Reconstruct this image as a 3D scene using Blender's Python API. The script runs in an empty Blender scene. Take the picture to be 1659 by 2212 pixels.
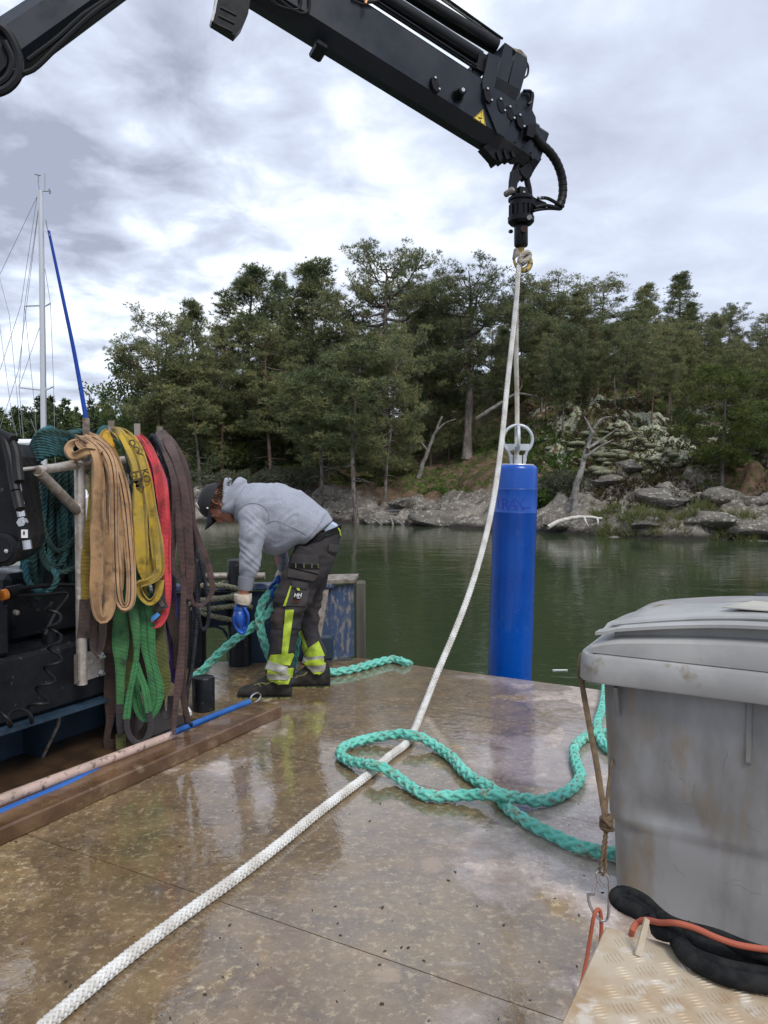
import bpy, bmesh, math, random
import numpy as np
from mathutils import Vector, Matrix, noise as mnoise
R = math.radians
rng = np.random.default_rng(7)
random.seed(7)
scene = bpy.context.scene
col = scene.collection

# ------------------------------------------------------------------ camera
PITCH = R(2.62); FPX = 1660.0; CAMZ = 1.45
cam_d = bpy.data.cameras.new("camera"); cam = bpy.data.objects.new("camera", cam_d); col.objects.link(cam)
cam.location = (0, 0, CAMZ); cam.rotation_euler = (math.pi/2 - PITCH, 0, 0)
cam_d.sensor_fit = 'HORIZONTAL'; cam_d.sensor_width = 36; cam_d.lens = 36*FPX/1659
cam_d.clip_start = 0.05; cam_d.clip_end = 3000
scene.camera = cam

# ------------------------------------------------------------------ world: overcast sky
SUN_EL, SUN_AZ = R(52), R(150)       # azimuth from +Y towards +X
world = bpy.data.worlds.new("World"); scene.world = world; world.use_nodes = True
nt = world.node_tree; nt.nodes.clear()
def wn(t, **k):
    n = nt.nodes.new(t)
    for a, b in k.items(): setattr(n, a, b)
    return n
L = nt.links.new
out = wn('ShaderNodeOutputWorld')
sky = wn('ShaderNodeTexSky', sky_type='NISHITA', sun_disc=False, sun_elevation=SUN_EL, sun_rotation=SUN_AZ)
bg1 = wn('ShaderNodeBackground'); bg1.inputs[1].default_value = 0.09; L(sky.outputs[0], bg1.inputs[0])
tc = wn('ShaderNodeTexCoord'); sep = wn('ShaderNodeSeparateXYZ'); L(tc.outputs['Generated'], sep.inputs[0])
def wmath(op, a, b=None, c=None, clamp=False):
    n = wn('ShaderNodeMath', operation=op, use_clamp=clamp)
    for i, v in enumerate((a, b, c)):
        if v is None: continue
        if isinstance(v, (int, float)): n.inputs[i].default_value = v
        else: L(v, n.inputs[i])
    return n.outputs[0]
zc = wmath('ADD', wmath('MAXIMUM', sep.outputs[2], 0.0), 0.22)
px_ = wmath('DIVIDE', sep.outputs[0], zc); py_ = wmath('DIVIDE', sep.outputs[1], zc)
cmb = wn('ShaderNodeCombineXYZ'); L(px_, cmb.inputs[0]); L(py_, cmb.inputs[1])
def wnoise(scale, detail, rough, dist=0.0, off=(0, 0, 0)):
    mp = wn('ShaderNodeMapping'); mp.inputs[1].default_value = off; L(cmb.outputs[0], mp.inputs[0])
    n = wn('ShaderNodeTexNoise'); n.inputs['Scale'].default_value = scale; n.inputs['Detail'].default_value = detail
    n.inputs['Roughness'].default_value = rough; n.inputs['Distortion'].default_value = dist
    L(mp.outputs[0], n.inputs['Vector']); return n.outputs[0]
n1 = wnoise(1.15, 7, 0.50, 0.2, (3.1, 1.7, 0)); n2 = wnoise(5.0, 6, 0.55, 0.3, (0.4, 5.2, 0)); n3 = wnoise(0.55, 3, 0.5, 0, (8, 2, 0))
mix_ = wmath('ADD', wmath('ADD', wmath('MULTIPLY', n1, 0.55), wmath('MULTIPLY', n2, 0.34)), wmath('MULTIPLY', n3, 0.11))
# broken cloud to the left, smoother veil to the right
side = wmath('MULTIPLY_ADD', px_, -0.9, 0.55, True)
contr = wmath('MULTIPLY_ADD', side, 1.75, 0.60)
val = wmath('MULTIPLY_ADD', wmath('SUBTRACT', mix_, 0.5), contr, 0.49)
for gx_, gy_, gr_, ga_ in ((-.22, 1.05, .26, -.075), (-.72, 1.35, .35, -.055), (-.42, 1.55, .22, .05), (-.55, .85, .16, .04)):
    dx_ = wmath('SUBTRACT', px_, gx_); dy_ = wmath('SUBTRACT', py_, gy_); rr2 = wmath('ADD', wmath('MULTIPLY', dx_, dx_), wmath('MULTIPLY', dy_, dy_))
    gg = wmath('POWER', 2.718, wmath('MULTIPLY', rr2, -1/(gr_*gr_))); val = wmath('ADD', val, wmath('MULTIPLY', gg, ga_))
ramp = wn('ShaderNodeValToRGB'); L(val, ramp.inputs[0])
e = ramp.color_ramp.elements
e[0].position = 0.29; e[0].color = (0.26, 0.285, 0.36, 1)
e[1].position = 0.66; e[1].color = (0.80, 0.83, 0.87, 1)
for p, c in ((0.38, (0.36, 0.39, 0.48, 1)), (0.44, (0.42, 0.455, 0.55, 1)), (0.50, (0.48, 0.53, 0.64, 1)), (0.57, (0.62, 0.665, 0.75, 1))):
    q = ramp.color_ramp.elements.new(p); q.color = c
bg2 = wn('ShaderNodeBackground'); bg2.inputs[1].default_value = 1.0; L(ramp.outputs[0], bg2.inputs[0])
mixs = wn('ShaderNodeMixShader'); mixs.inputs[0].default_value = 0.92
L(bg1.outputs[0], mixs.inputs[1]); L(bg2.outputs[0], mixs.inputs[2]); L(mixs.outputs[0], out.inputs[0])

sun_d = bpy.data.lights.new("sun", 'SUN'); sun = bpy.data.objects.new("sun", sun_d); col.objects.link(sun)
sun_d.energy = 1.5; sun_d.angle = R(18); sun_d.color = (1.0, 0.96, 0.9)
sd = Vector((math.sin(SUN_AZ)*math.cos(SUN_EL), math.cos(SUN_AZ)*math.cos(SUN_EL), math.sin(SUN_EL)))
sun.rotation_euler = sd.to_track_quat('Z', 'Y').to_euler()
vs = scene.view_settings; vs.view_transform = 'Standard'; vs.look = 'None'; vs.gamma = 1; vs.exposure = 0.72; vs.use_curve_mapping = False

# ------------------------------------------------------------------ where things stand
cp, sp = math.cos(PITCH), math.sin(PITCH)
def ray(u, v):
    xc = (u-829.5)/FPX; yc = -(v-1106)/FPX
    return np.array([xc, cp+yc*sp, -sp+yc*cp])
def P(u, v, Y):
    d = ray(u, v); return d*(Y/d[1]) + np.array([0, 0, CAMZ])
def G(u, v, z=0.0):
    d = ray(u, v); return d*((z-CAMZ)/d[2]) + np.array([0, 0, CAMZ])
UA = np.array([math.cos(R(-29)), math.sin(R(-29)), 0.]); VA = np.array([math.sin(R(29)), math.cos(R(29)), 0.]); ZA = np.array([0, 0, 1.])
def D(u, v, z=0.0): return UA*u + VA*v + ZA*z          # deck frame
def unD(p): return np.array([np.dot(p, UA), np.dot(p, VA), p[2]])

# ------------------------------------------------------------------ objects
def props(o, label=None, cat=None, group=None, kind=None):
    if label: o["label"] = label
    if cat: o["category"] = cat
    if group: o["group"] = group
    if kind: o["kind"] = kind
    return o
def thing(name, label, cat, loc=(0, 0, 0), group=None):
    o = bpy.data.objects.new(name, None); col.objects.link(o); o.location = loc
    o.empty_display_size = 0.1
    return props(o, label, cat, group)
def rootloc(o):
    v = np.zeros(3)
    while o is not None: v = v + np.array(o.location); o = o.parent
    return v
def mk(name, V, F, mat, parent=None, smooth=True, uv=None, attr=None, label=None, cat=None, group=None, kind=None, sharp=None):
    V = np.asarray(V, float).reshape(-1, 3)
    loc = None
    if parent is not None: V = V - rootloc(parent)
    elif kind != 'structure':
        loc = (V.min(0)+V.max(0))/2; loc[2] = V[:, 2].min(); V = V - loc
    me = bpy.data.meshes.new(name)
    if isinstance(F, np.ndarray):
        n, k = F.shape
        me.vertices.add(len(V)); me.vertices.foreach_set('co', V.astype(np.float32).ravel())
        me.loops.add(n*k); me.loops.foreach_set('vertex_index', F.astype(np.int32).ravel())
        me.polygons.add(n); me.polygons.foreach_set('loop_start', np.arange(0, n*k, k, dtype=np.int32))
        me.polygons.foreach_set('loop_total', np.full(n, k, dtype=np.int32))
        me.update(calc_edges=True)
    else:
        me.from_pydata(V.tolist(), [], F)
    if uv is not None:
        l = me.uv_layers.new(name='UVMap'); idx = np.empty(len(me.loops), np.int32); me.loops.foreach_get('vertex_index', idx)
        l.data.foreach_set('uv', np.asarray(uv, np.float32)[idx].ravel())
    if attr:
        for an, ad in attr.items():
            a = me.color_attributes.new(an, 'FLOAT_COLOR', 'POINT'); c = np.ones((len(V), 4), np.float32); c[:, :ad.shape[1]] = ad
            a.data.foreach_set('color', c.ravel())
    me.polygons.foreach_set('use_smooth', np.full(len(me.polygons), bool(smooth)))
    if mat is not None: me.materials.append(mat)
    if smooth and sharp: me.set_sharp_from_angle(angle=R(sharp))
    me.validate(); me.update()
    o = bpy.data.objects.new(name, me); col.objects.link(o)
    if parent is not None: o.parent = parent
    elif loc is not None: o.location = loc
    return props(o, label, cat, group, kind)

class MB:
    def __init__(s): s.V = []; s.F = []; s.UV = []
    def add(s, V, F, UV=None):
        b = len(s.V); s.V += [tuple(map(float, v)) for v in V]; s.F += [tuple(int(i)+b for i in f) for f in F]
        s.UV += [tuple(map(float, t)) for t in UV] if UV is not None else [(0, 0)]*len(V)
        return s
    def box(s, c, size, ax=None, bev=0.0):
        ax = np.eye(3) if ax is None else np.asarray(ax, float)
        c = np.asarray(c, float); h = np.asarray(size, float)/2
        b = min(bev, h.min()*0.9)
        if b <= 0:
            V = [c + ax[0]*h[0]*i + ax[1]*h[1]*j + ax[2]*h[2]*k for k in (-1, 1) for j in (-1, 1) for i in (-1, 1)]
            return s.add(V, [(0, 2, 3, 1), (4, 5, 7, 6), (0, 1, 5, 4), (2, 6, 7, 3), (0, 4, 6, 2), (1, 3, 7, 5)])
        V = []; ids = {}
        for i in (-1, 1):
            for j in (-1, 1):
                for k in (-1, 1):
                    for m in range(3):
                        t = np.array([i*(h[0]-b), j*(h[1]-b), k*(h[2]-b)]); t[m] = (i, j, k)[m]*h[m]
                        ids[(i, j, k, m)] = len(V); V.append(c + ax.T @ t)
        F = []
        for m in range(3):
            a, d = (m+1) % 3, (m+2) % 3
            for sg in (-1, 1):
                q = []
                for (x, y) in ((-1, -1), (1, -1), (1, 1), (-1, 1)):
                    t = [0, 0, 0]; t[m] = sg; t[a] = x; t[d] = y; q.append(ids[(*t, m)])
                F.append(tuple(q if sg > 0 else q[::-1]))
            for x in (-1, 1):                         # edges along m
                for y in (-1, 1):
                    t0 = [0, 0, 0]; t0[m] = -1; t0[a] = x; t0[d] = y; t1 = list(t0); t1[m] = 1
                    F.append((ids[(*t0, a)], ids[(*t0, d)], ids[(*t1, d)], ids[(*t1, a)]))
        for i in (-1, 1):
            for j in (-1, 1):
                for k in (-1, 1): F.append(tuple(ids[(i, j, k, m)] for m in range(3)))
        return s.add(V, F)
    def loft(s, rings, cap=True, closed=False, uvlen=None):
        n = len(rings[0]); V = [p for r_ in rings for p in r_]; m = len(rings); F = []
        for i in range(m if closed else m-1):
            for j in range(n):
                a = i*n+j; b = i*n+(j+1) % n; c = ((i+1) % m)*n+(j+1) % n; d = ((i+1) % m)*n+j
                F.append((a, b, c, d))
        if cap and not closed: F.append(tuple(range(n-1, -1, -1))); F.append(tuple(range((m-1)*n, m*n)))
        UV = None
        if uvlen is not None: UV = [(j/n, uvlen[i]) for i in range(m) for j in range(n)]
        return s.add(V, F, UV)
    def cyl(s, p0, p1, r0, r1=None, n=14, bev=0.0):
        r1 = r0 if r1 is None else r1
        p0 = np.asarray(p0, float); p1 = np.asarray(p1, float); t = p1-p0; l = np.linalg.norm(t); t = t/l
        a, b = perp(t); ang = np.linspace(0, 2*math.pi, n, endpoint=False)
        st = [(0, r0), (l, r1)] if bev <= 0 else [(0, r0-bev), (bev, r0), (l-bev, r1), (l, r1-bev)]
        return s.loft([[p0+t*z+(a*math.cos(q)+b*math.sin(q))*r_ for q in ang] for z, r_ in st])
    def lathe(s, p0, axis, prof, n=24):
        t = np.asarray(axis, float); t = t/np.linalg.norm(t); a, b = perp(t); p0 = np.asarray(p0, float)
        ang = np.linspace(0, 2*math.pi, n, endpoint=False)
        return s.loft([[p0+t*z+(a*math.cos(q)+b*math.sin(q))*max(r_, 1e-4) for q in ang] for z, r_ in prof])
    def tube(s, path, r, n=8, closed=False, cap=True):
        path = np.asarray(path, float); T, A, B = frames(path, closed)
        rr = np.broadcast_to(np.asarray(r, float), (len(path),)); ang = np.linspace(0, 2*math.pi, n, endpoint=False)
        ln = np.concatenate([[0], np.cumsum(np.linalg.norm(np.diff(path, axis=0), axis=1))])
        return s.loft([[path[i]+(A[i]*math.cos(q)+B[i]*math.sin(q))*rr[i] for q in ang] for i in range(len(path))], cap=cap, closed=closed, uvlen=ln)
    def prism(s, poly, d):
        poly = [np.asarray(p, float) for p in poly]; d = np.asarray(d, float); n = len(poly)
        return s.add(poly+[p+d for p in poly], [tuple(range(n-1, -1, -1)), tuple(range(n, 2*n))]+[(i, (i+1) % n, (i+1) % n+n, i+n) for i in range(n)])
    def mk(s, name, mat, parent=None, smooth=False, **k):
        sharp = k.pop('sharp', 35 if smooth else None)
        return mk(name, s.V, s.F, mat, parent, smooth, uv=s.UV, sharp=sharp, **k)
def perp(t):
    h = np.array([0, 0, 1.]) if abs(t[2]) < 0.9 else np.array([1., 0, 0])
    a = np.cross(h, t); a /= np.linalg.norm(a); return a, np.cross(t, a)
def frames(path, closed=False):
    n = len(path)
    if closed: T = np.roll(path, -1, 0)-np.roll(path, 1, 0)
    else: T = np.gradient(path, axis=0)
    T = T/np.maximum(np.linalg.norm(T, axis=1, keepdims=True), 1e-9)
    A = np.zeros_like(T); a, _ = perp(T[0]); A[0] = a
    for i in range(1, n):
        a = A[i-1]-T[i]*np.dot(A[i-1], T[i]); A[i] = a/max(np.linalg.norm(a), 1e-9)
    return T, A, np.cross(T, A)
def crom(pts, step=0.02, closed=False, num=None):
    p = np.asarray(pts, float)
    if closed: q = np.vstack([p[-1], p, p[0], p[1]])
    else: q = np.vstack([2*p[0]-p[1], p, 2*p[-1]-p[-2]])
    o = []
    for i in range(1, len(q)-2):
        n = 12; t = np.linspace(0, 1, n, endpoint=False)[:, None]; a, b, c, d = q[i-1], q[i], q[i+1], q[i+2]
        o.append(0.5*((2*b)+(-a+c)*t+(2*a-5*b+4*c-d)*t*t+(-a+3*b-3*c+d)*t**3))
    if not closed: o.append(p[-1:])
    o = np.vstack(o)
    if closed: o = np.vstack([o, o[:1]])
    s = np.concatenate([[0], np.cumsum(np.linalg.norm(np.diff(o[:, :3], axis=0), axis=1))])
    m = num or max(3, int(s[-1]/step)+1); t = np.linspace(0, s[-1], m)
    if closed: t = t[:-1]
    return np.stack([np.interp(t, s, o[:, k]) for k in range(o.shape[1])], 1)
def jtube(path, r, n):                                  # numpy strand
    T, A, B = frames(path); m = len(path); q = np.arange(n)*2*math.pi/n
    rr = np.broadcast_to(np.asarray(r, float), (m,))[:, None, None]
    V = path[:, None]+(A[:, None]*np.cos(q)[None, :, None]+B[:, None]*np.sin(q)[None, :, None])*rr
    i = np.arange(m-1)[:, None]*n; j = np.arange(n)[None]; jn = (j+1) % n
    F = np.stack([i+j, i+jn, i+n+jn, i+n+j], -1).reshape(-1, 4)
    return V.reshape(-1, 3), F
def join(parts):
    V = []; F = []; b = 0
    for v, f in parts: V.append(v); F.append(f+b); b += len(v)
    return np.vstack(V), np.vstack(F)
def laid(path, Rr, pitch, k=3, sides=5, spp=12, sr=0.54, so=0.50, jit=0.0):   # twisted rope
    path = np.asarray(path); ln = np.linalg.norm(np.diff(path, axis=0), axis=1).sum()
    path = crom(path, num=max(8, int(ln/pitch*spp))); T, A, B = frames(path)
    s = np.concatenate([[0], np.cumsum(np.linalg.norm(np.diff(path, axis=0), axis=1))]); o = []
    for i in range(k):
        th = 2*math.pi*(s/pitch+i/k); c = path+(A*np.cos(th)[:, None]+B*np.sin(th)[:, None])*Rr*so
        o.append(jtube(c, Rr*sr, sides))
    return join(o)
def plait(path, Rr, pitch, k=3, sides=5, spp=16, sr=0.36, core=0.6):
    path = np.asarray(path); ln = np.linalg.norm(np.diff(path, axis=0), axis=1).sum()
    path = crom(path, num=max(8, int(ln/pitch*spp))); T, A, B = frames(path)
    s = np.concatenate([[0], np.cumsum(np.linalg.norm(np.diff(path, axis=0), axis=1))]); o = [jtube(path, Rr*core, 6)]
    for sg in (1, -1):
        for i in range(k):
            ph = s/pitch+i/k; th = sg*2*math.pi*ph
            rad = Rr*(1-sr)+sg*Rr*0.13*np.cos(2*math.pi*k*2*s/pitch/1.0*0.5+math.pi*i*0)
            c = path+(A*np.cos(th)[:, None]+B*np.sin(th)[:, None])*rad[:, None]
            o.append(jtube(c, Rr*sr, sides))
    return join(o)

# ------------------------------------------------------------------ materials
def M(name, c, rough=0.5, metal=0.0, c2=None, scale=6.0, lo=0.42, hi=0.62, c3=None, scale3=30.0, lo3=0.55, hi3=0.65,
      bump=0.0, bscale=60.0, bdist=0.01, spec=0.5, rvar=0.0, stretch=(1, 1, 1), coat=0.0, sheen=0.0, rnd=0.0, transl=None):
    m = bpy.data.materials.new(name); m.use_nodes = True; t = m.node_tree; b = t.nodes['Principled BSDF']; K = t.links.new
    b.inputs['Base Color'].default_value = (*c, 1); b.inputs['Roughness'].default_value = rough; b.inputs['Metallic'].default_value = metal
    b.inputs['Specular IOR Level'].default_value = spec; b.inputs['Coat Weight'].default_value = coat; b.inputs['Sheen Weight'].default_value = sheen
    co = t.nodes.new('ShaderNodeTexCoord'); mp = t.nodes.new('ShaderNodeMapping'); mp.inputs[3].default_value = stretch; K(co.outputs['Object'], mp.inputs[0])
    def nz(s, d=6):
        n = t.nodes.new('ShaderNodeTexNoise'); n.inputs['Scale'].default_value = s; n.inputs['Detail'].default_value = d; n.inputs['Roughness'].default_value = 0.6
        K(mp.outputs[0], n.inputs['Vector']); return n.outputs[0]
    def mr(s, a, z, x=0, y=1):
        n = t.nodes.new('ShaderNodeMapRange'); n.clamp = True
        for i, q in enumerate((a, z, x, y)): n.inputs[i+1].default_value = q
        K(s, n.inputs[0]); return n.outputs[0]
    def mx(f, A_, B_):
        n = t.nodes.new('ShaderNodeMix'); n.data_type = 'RGBA'
        K(f, n.inputs[0])
        for i, q in ((6, A_), (7, B_)):
            if isinstance(q, tuple): n.inputs[i].default_value = (*q, 1)
            else: K(q, n.inputs[i])
        return n.outputs[2]
    cur = tuple(c)
    if c2 is not None: cur = mx(mr(nz(scale), lo, hi), cur, tuple(c2))
    if c3 is not None: cur = mx(mr(nz(scale3, 8), lo3, hi3), cur, tuple(c3))
    if rnd > 0:
        oi = t.nodes.new('ShaderNodeObjectInfo'); hs = t.nodes.new('ShaderNodeHueSaturation')
        K(mr(oi.outputs['Random'], 0, 1, 1-rnd, 1+rnd), hs.inputs['Value']); K(mr(oi.outputs['Random'], 0, 1, 0.5+rnd*0.05, 0.5-rnd*0.05), hs.inputs['Hue'])
        if isinstance(cur, tuple): hs.inputs['Color'].default_value = (*cur, 1)
        else: K(cur, hs.inputs['Color'])
        cur = hs.outputs[0]
    if not isinstance(cur, tuple): K(cur, b.inputs['Base Color'])
    if rvar > 0: K(mr(nz(scale*1.7), 0.35, 0.65, max(rough-rvar, 0.02), rough+rvar), b.inputs['Roughness'])
    if bump > 0:
        bp = t.nodes.new('ShaderNodeBump'); bp.inputs['Strength'].default_value = bump; bp.inputs['Distance'].default_value = bdist
        K(nz(bscale), bp.inputs['Height']); K(bp.outputs[0], b.inputs['Normal'])
    if transl:
        tr = t.nodes.new('ShaderNodeBsdfTranslucent'); ms = t.nodes.new('ShaderNodeMixShader'); ms.inputs[0].default_value = transl
        if isinstance(cur, tuple): tr.inputs[0].default_value = (*cur, 1)
        else: K(cur, tr.inputs[0])
        K(b.outputs[0], ms.inputs[1]); K(tr.outputs[0], ms.inputs[2]); K(ms.outputs[0], t.nodes['Material Output'].inputs[0])
    return m

# numpy value noise
_tab = np.random.default_rng(11).random((256, 256))
def vn(x, y):
    xi = np.floor(x).astype(int); yi = np.floor(y).astype(int); fx = x-xi; fy = y-yi
    fx = fx*fx*(3-2*fx); fy = fy*fy*(3-2*fy); g = lambda a, b: _tab[a % 256, b % 256]
    return (g(xi, yi)*(1-fx)+g(xi+1, yi)*fx)*(1-fy)+(g(xi, yi+1)*(1-fx)+g(xi+1, yi+1)*fx)*fy
def fbm(x, y, o=5, g=0.5):
    s = 0; a = 1; t = 0
    for i in range(o): s = s+a*vn(x*2**i+17*i, y*2**i+31*i); t += a; a *= g
    return s/t
def sstep(x, a, b):
    t = np.clip((x-a)/(b-a), 0, 1); return t*t*(3-2*t)
# ------------------------------------------------------------------ water
WZ = -0.6
def water_mat():
    m = bpy.data.materials.new('water'); m.use_nodes = True; t = m.node_tree; b = t.nodes['Principled BSDF']; K = t.links.new
    b.inputs['Base Color'].default_value = (0.032, 0.047, 0.022, 1); b.inputs['Roughness'].default_value = 0.03; b.inputs['IOR'].default_value = 1.333
    co = t.nodes.new('ShaderNodeTexCoord')
    hs = None
    for sc, st, am, of in ((0.55, (1, 1.5, 1), 1.0, 0), (2.2, (0.8, 1.6, 1), 0.42, 3), (7.0, (1, 1.7, 1), 0.14, 7)):
        mp = t.nodes.new('ShaderNodeMapping'); mp.inputs[3].default_value = st; mp.inputs[1].default_value = (of, of, 0); mp.inputs[2].default_value = (0, 0, 0.2*of)
        K(co.outputs['Object'], mp.inputs[0])
        n = t.nodes.new('ShaderNodeTexNoise'); n.inputs['Scale'].default_value = sc; n.inputs['Detail'].default_value = 3; n.inputs['Roughness'].default_value = 0.45
        n.inputs['Distortion'].default_value = 0.6
        K(mp.outputs[0], n.inputs['Vector'])
        ml = t.nodes.new('ShaderNodeMath'); ml.operation = 'MULTIPLY'; ml.inputs[1].default_value = am; K(n.outputs[0], ml.inputs[0])
        if hs is None: hs = ml.outputs[0]
        else:
            ad = t.nodes.new('ShaderNodeMath'); ad.operation = 'ADD'; K(hs, ad.inputs[0]); K(ml.outputs[0], ad.inputs[1]); hs = ad.outputs[0]
    # patches of calm and ruffled water
    n = t.nodes.new('ShaderNodeTexNoise'); n.inputs['Scale'].default_value = 0.11; n.inputs['Detail'].default_value = 2; K(co.outputs['Object'], n.inputs['Vector'])
    mr = t.nodes.new('ShaderNodeMapRange'); mr.inputs[1].default_value = 0.4; mr.inputs[2].default_value = 0.62; mr.inputs[3].default_value = 0.35; mr.inputs[4].default_value = 1.0
    K(n.outputs[0], mr.inputs[0])
    bp = t.nodes.new('ShaderNodeBump'); bp.inputs['Distance'].default_value = 0.026; K(mr.outputs[0], bp.inputs['Strength']); K(hs, bp.inputs['Height']); K(bp.outputs[0], b.inputs['Normal'])
    return m
mk('water', [(-1500, -300, WZ), (1500, -300, WZ), (1500, 2500, WZ), (-1500, 2500, WZ)], [(0, 1, 2, 3)], water_mat(), smooth=False, kind='structure')

fl_ = G(1210, 1447.5, WZ+.006)  # pale sliver mesh standing in for a glint of light on the water
MB().loft([[fl_+np.array([a, b*w, h]) for b, h in ((-1, 0), (0, .006), (1, 0), (0, -.004))] for a, w in ((-.08, .003), (-.05, .007), (0, .009), (.05, .007), (.08, .003))]).mk('water_glint', M('pale_glint', (0.75, 0.78, 0.8), .5), None, label='thin pale splinter modelled on the water left of the bin lid', cat='glint')
# ------------------------------------------------------------------ rocky island
SX = [-24, -20, -18, -14, -10, -7.9, -4, -1.6, 0, 2.3, 4.6, 6.2, 7.7, 9.4, 12.3, 16, 22, 34, 60]
SY = [120, 60, 46, 38, 35.5, 34.4, 34.2, 33.7, 32.7, 31.5, 28.6, 28.0, 26.4, 25.2, 24.6, 23, 21, 19, 18]
def gbase(x, y):
    d = y-np.interp(x, SX, SY)
    r = sstep(x, 3.0, 9.5)
    dl = np.minimum(d, 34)
    up = 0.42*(1-np.exp(-np.maximum(d, 0)/0.8)) + (0.20+0.10*r)*np.maximum(dl, 0) + 0.03*np.maximum(d-34, 0)
    dn = np.minimum(d, 0)*0.35
    return WZ-0.05+up+dn, d, r
def ground(x, y):
    x = np.asarray(x, float); y = np.asarray(y, float)
    h, d, r = gbase(x, y)
    near = sstep(d, -0.5, 0.6)*(1-0.55*sstep(d, 7, 14)*(1-r))
    w = fbm(x*0.33+5, y*0.33+2, 3)
    rd = 1-np.abs(2*fbm(x*0.45+9, y*0.55+3, 4)-1)
    st = fbm(x*1.3, y*1.6, 4)
    h = h + near*((w-0.5)*1.3 + (rd-0.75)*1.1*(0.7+0.8*r) + (st-0.5)*0.55 + np.abs(fbm(x*.9+3, y*1.4+8, 4)-.5)*-1.2) + (fbm(x*4, y*5, 3)-0.5)*0.16*near
    # outcrop on the right with a steep face
    q = np.exp(-(((x-9.8)/2.6)**2+((y-38.5)/3.0)**2)); h = h+0.5*sstep(q, 0.15, 0.6)
    return h
def gz(x, y): return float(ground(np.array([x]), np.array([y]))[0])

def island_mat():
    m = bpy.data.materials.new('island_ground'); m.use_nodes = True; t = m.node_tree; b = t.nodes['Principled BSDF']; K = t.links.new
    b.inputs['Roughness'].default_value = 0.9; b.inputs['Specular IOR Level'].default_value = 0.25
    co = t.nodes.new('ShaderNodeTexCoord'); at = t.nodes.new('ShaderNodeVertexColor'); at.layer_name = 'zone'; sp_ = t.nodes.new('ShaderNodeSeparateColor'); K(at.outputs[0], sp_.inputs[0])
    def nz(s, d=7, r=0.62):
        n = t.nodes.new('ShaderNodeTexNoise'); n.inputs['Scale'].default_value = s; n.inputs['Detail'].default_value = d; n.inputs['Roughness'].default_value = r
        K(co.outputs['Object'], n.inputs['Vector']); return n.outputs[0]
    def mr(s, a, z):
        n = t.nodes.new('ShaderNodeMapRange'); n.clamp = True; n.inputs[1].default_value = a; n.inputs[2].default_value = z; K(s, n.inputs[0]); return n.outputs[0]
    def mx(f, A_, B_):
        n = t.nodes.new('ShaderNodeMix'); n.data_type = 'RGBA'; K(f, n.inputs[0])
        for i, q in ((6, A_), (7, B_)):
            if isinstance(q, tuple): n.inputs[i].default_value = (*q, 1)
            else: K(q, n.inputs[i])
        return n.outputs[2]
    def ma(op, a, b_):
        n = t.nodes.new('ShaderNodeMath'); n.operation = op; n.use_clamp = False; K(a, n.inputs[0])
        if isinstance(b_, float): n.inputs[1].default_value = b_
        else: K(b_, n.inputs[1])
        return n.outputs[0]
    rock = mx(mr(nz(1.3), .4, .62), (0.105, 0.092, 0.074), (0.22, 0.195, 0.165))
    rock = mx(mr(nz(7), .52, .66), rock, (0.36, 0.35, 0.32))
    rock = mx(mr(nz(4), .60, .70), rock, (0.055, 0.05, 0.048))
    soil = mx(mr(nz(2.5), .4, .6), (0.085, 0.055, 0.036), (0.15, 0.10, 0.066))
    moss = mx(mr(nz(6), .4, .62), (0.022, 0.034, 0.010), (0.085, 0.105, 0.022))
    lich = mx(mr(nz(9), .4, .6), (0.20, 0.21, 0.14), (0.44, 0.46, 0.36))
    c = mx(mr(ma('ADD', sp_.outputs[0], ma('MULTIPLY', nz(2.2), 0.9)), .75, .95), soil, rock)
    c = mx(mr(ma('MULTIPLY', sp_.outputs[1], mr(nz(3.1), .3, .7)), .28, .45), c, moss)
    c = mx(mr(ma('MULTIPLY', sp_.outputs[2], mr(nz(2.6), .25, .75)), .36, .46), c, lich)
    sz = t.nodes.new('ShaderNodeSeparateXYZ'); K(co.outputs['Object'], sz.inputs[0])
    c = mx(mr(ma('ADD', ma('MULTIPLY', sz.outputs[2], 1.0), ma('MULTIPLY', nz(3), .25)), -.22, -.38), c, (0.028, 0.024, 0.02))
    K(c, b.inputs['Base Color'])
    bp = t.nodes.new('ShaderNodeBump'); bp.inputs['Strength'].default_value = 0.9; bp.inputs['Distance'].default_value = 0.12; K(nz(5, 9, .68), bp.inputs['Height']); K(bp.outputs[0], b.inputs['Normal'])
    return m
def grid_terrain(name, xs, ys, mat):
    X, Y = np.meshgrid(xs, ys); Z = ground(X, Y)
    V = np.stack([X, Y, Z], -1).reshape(-1, 3); nx = len(xs); ny = len(ys)
    i = np.arange(ny-1)[:, None]*nx; j = np.arange(nx-1)[None]; F = np.stack([i+j, i+j+1, i+nx+j+1, i+nx+j], -1).reshape(-1, 4)
    _, d, r = gbase(X, Y)
    n = fbm(X*0.5+40, Y*0.6+7, 4)
    rockm = np.clip((1-sstep(d, 2.0, 7.5))*(.55+1.1*(fbm(X*.5+11, Y*.8+4, 3))) + r*0.45*(n > .5) - 0.15, 0, 1)
    mossm = np.clip(sstep(d, 3.5, 7)*(0.75+0.5*(fbm(X*.7, Y*.7+60, 3)-.4)*2), 0, 1)
    lichm = np.clip(r*sstep(d, 6, 9)*(1-sstep(d, 18, 24))*(fbm(X*.4+80, Y*.5, 3)*2.2-.35), 0, 1)
    z = np.stack([rockm, mossm, lichm], -1).reshape(-1, 3)
    return mk(name, V, F, mat, smooth=True, attr={'zone': z}, kind='structure')
xs = np.concatenate([np.arange(-26, -10, .4), np.arange(-10, 22, .14), np.arange(22, 62, .7)])
ysn = np.concatenate([np.arange(17, 44, .14), np.arange(44, 60, .4), np.arange(60, 130, 2)])
grid_terrain('rocky_island', xs, ysn, island_mat())

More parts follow.
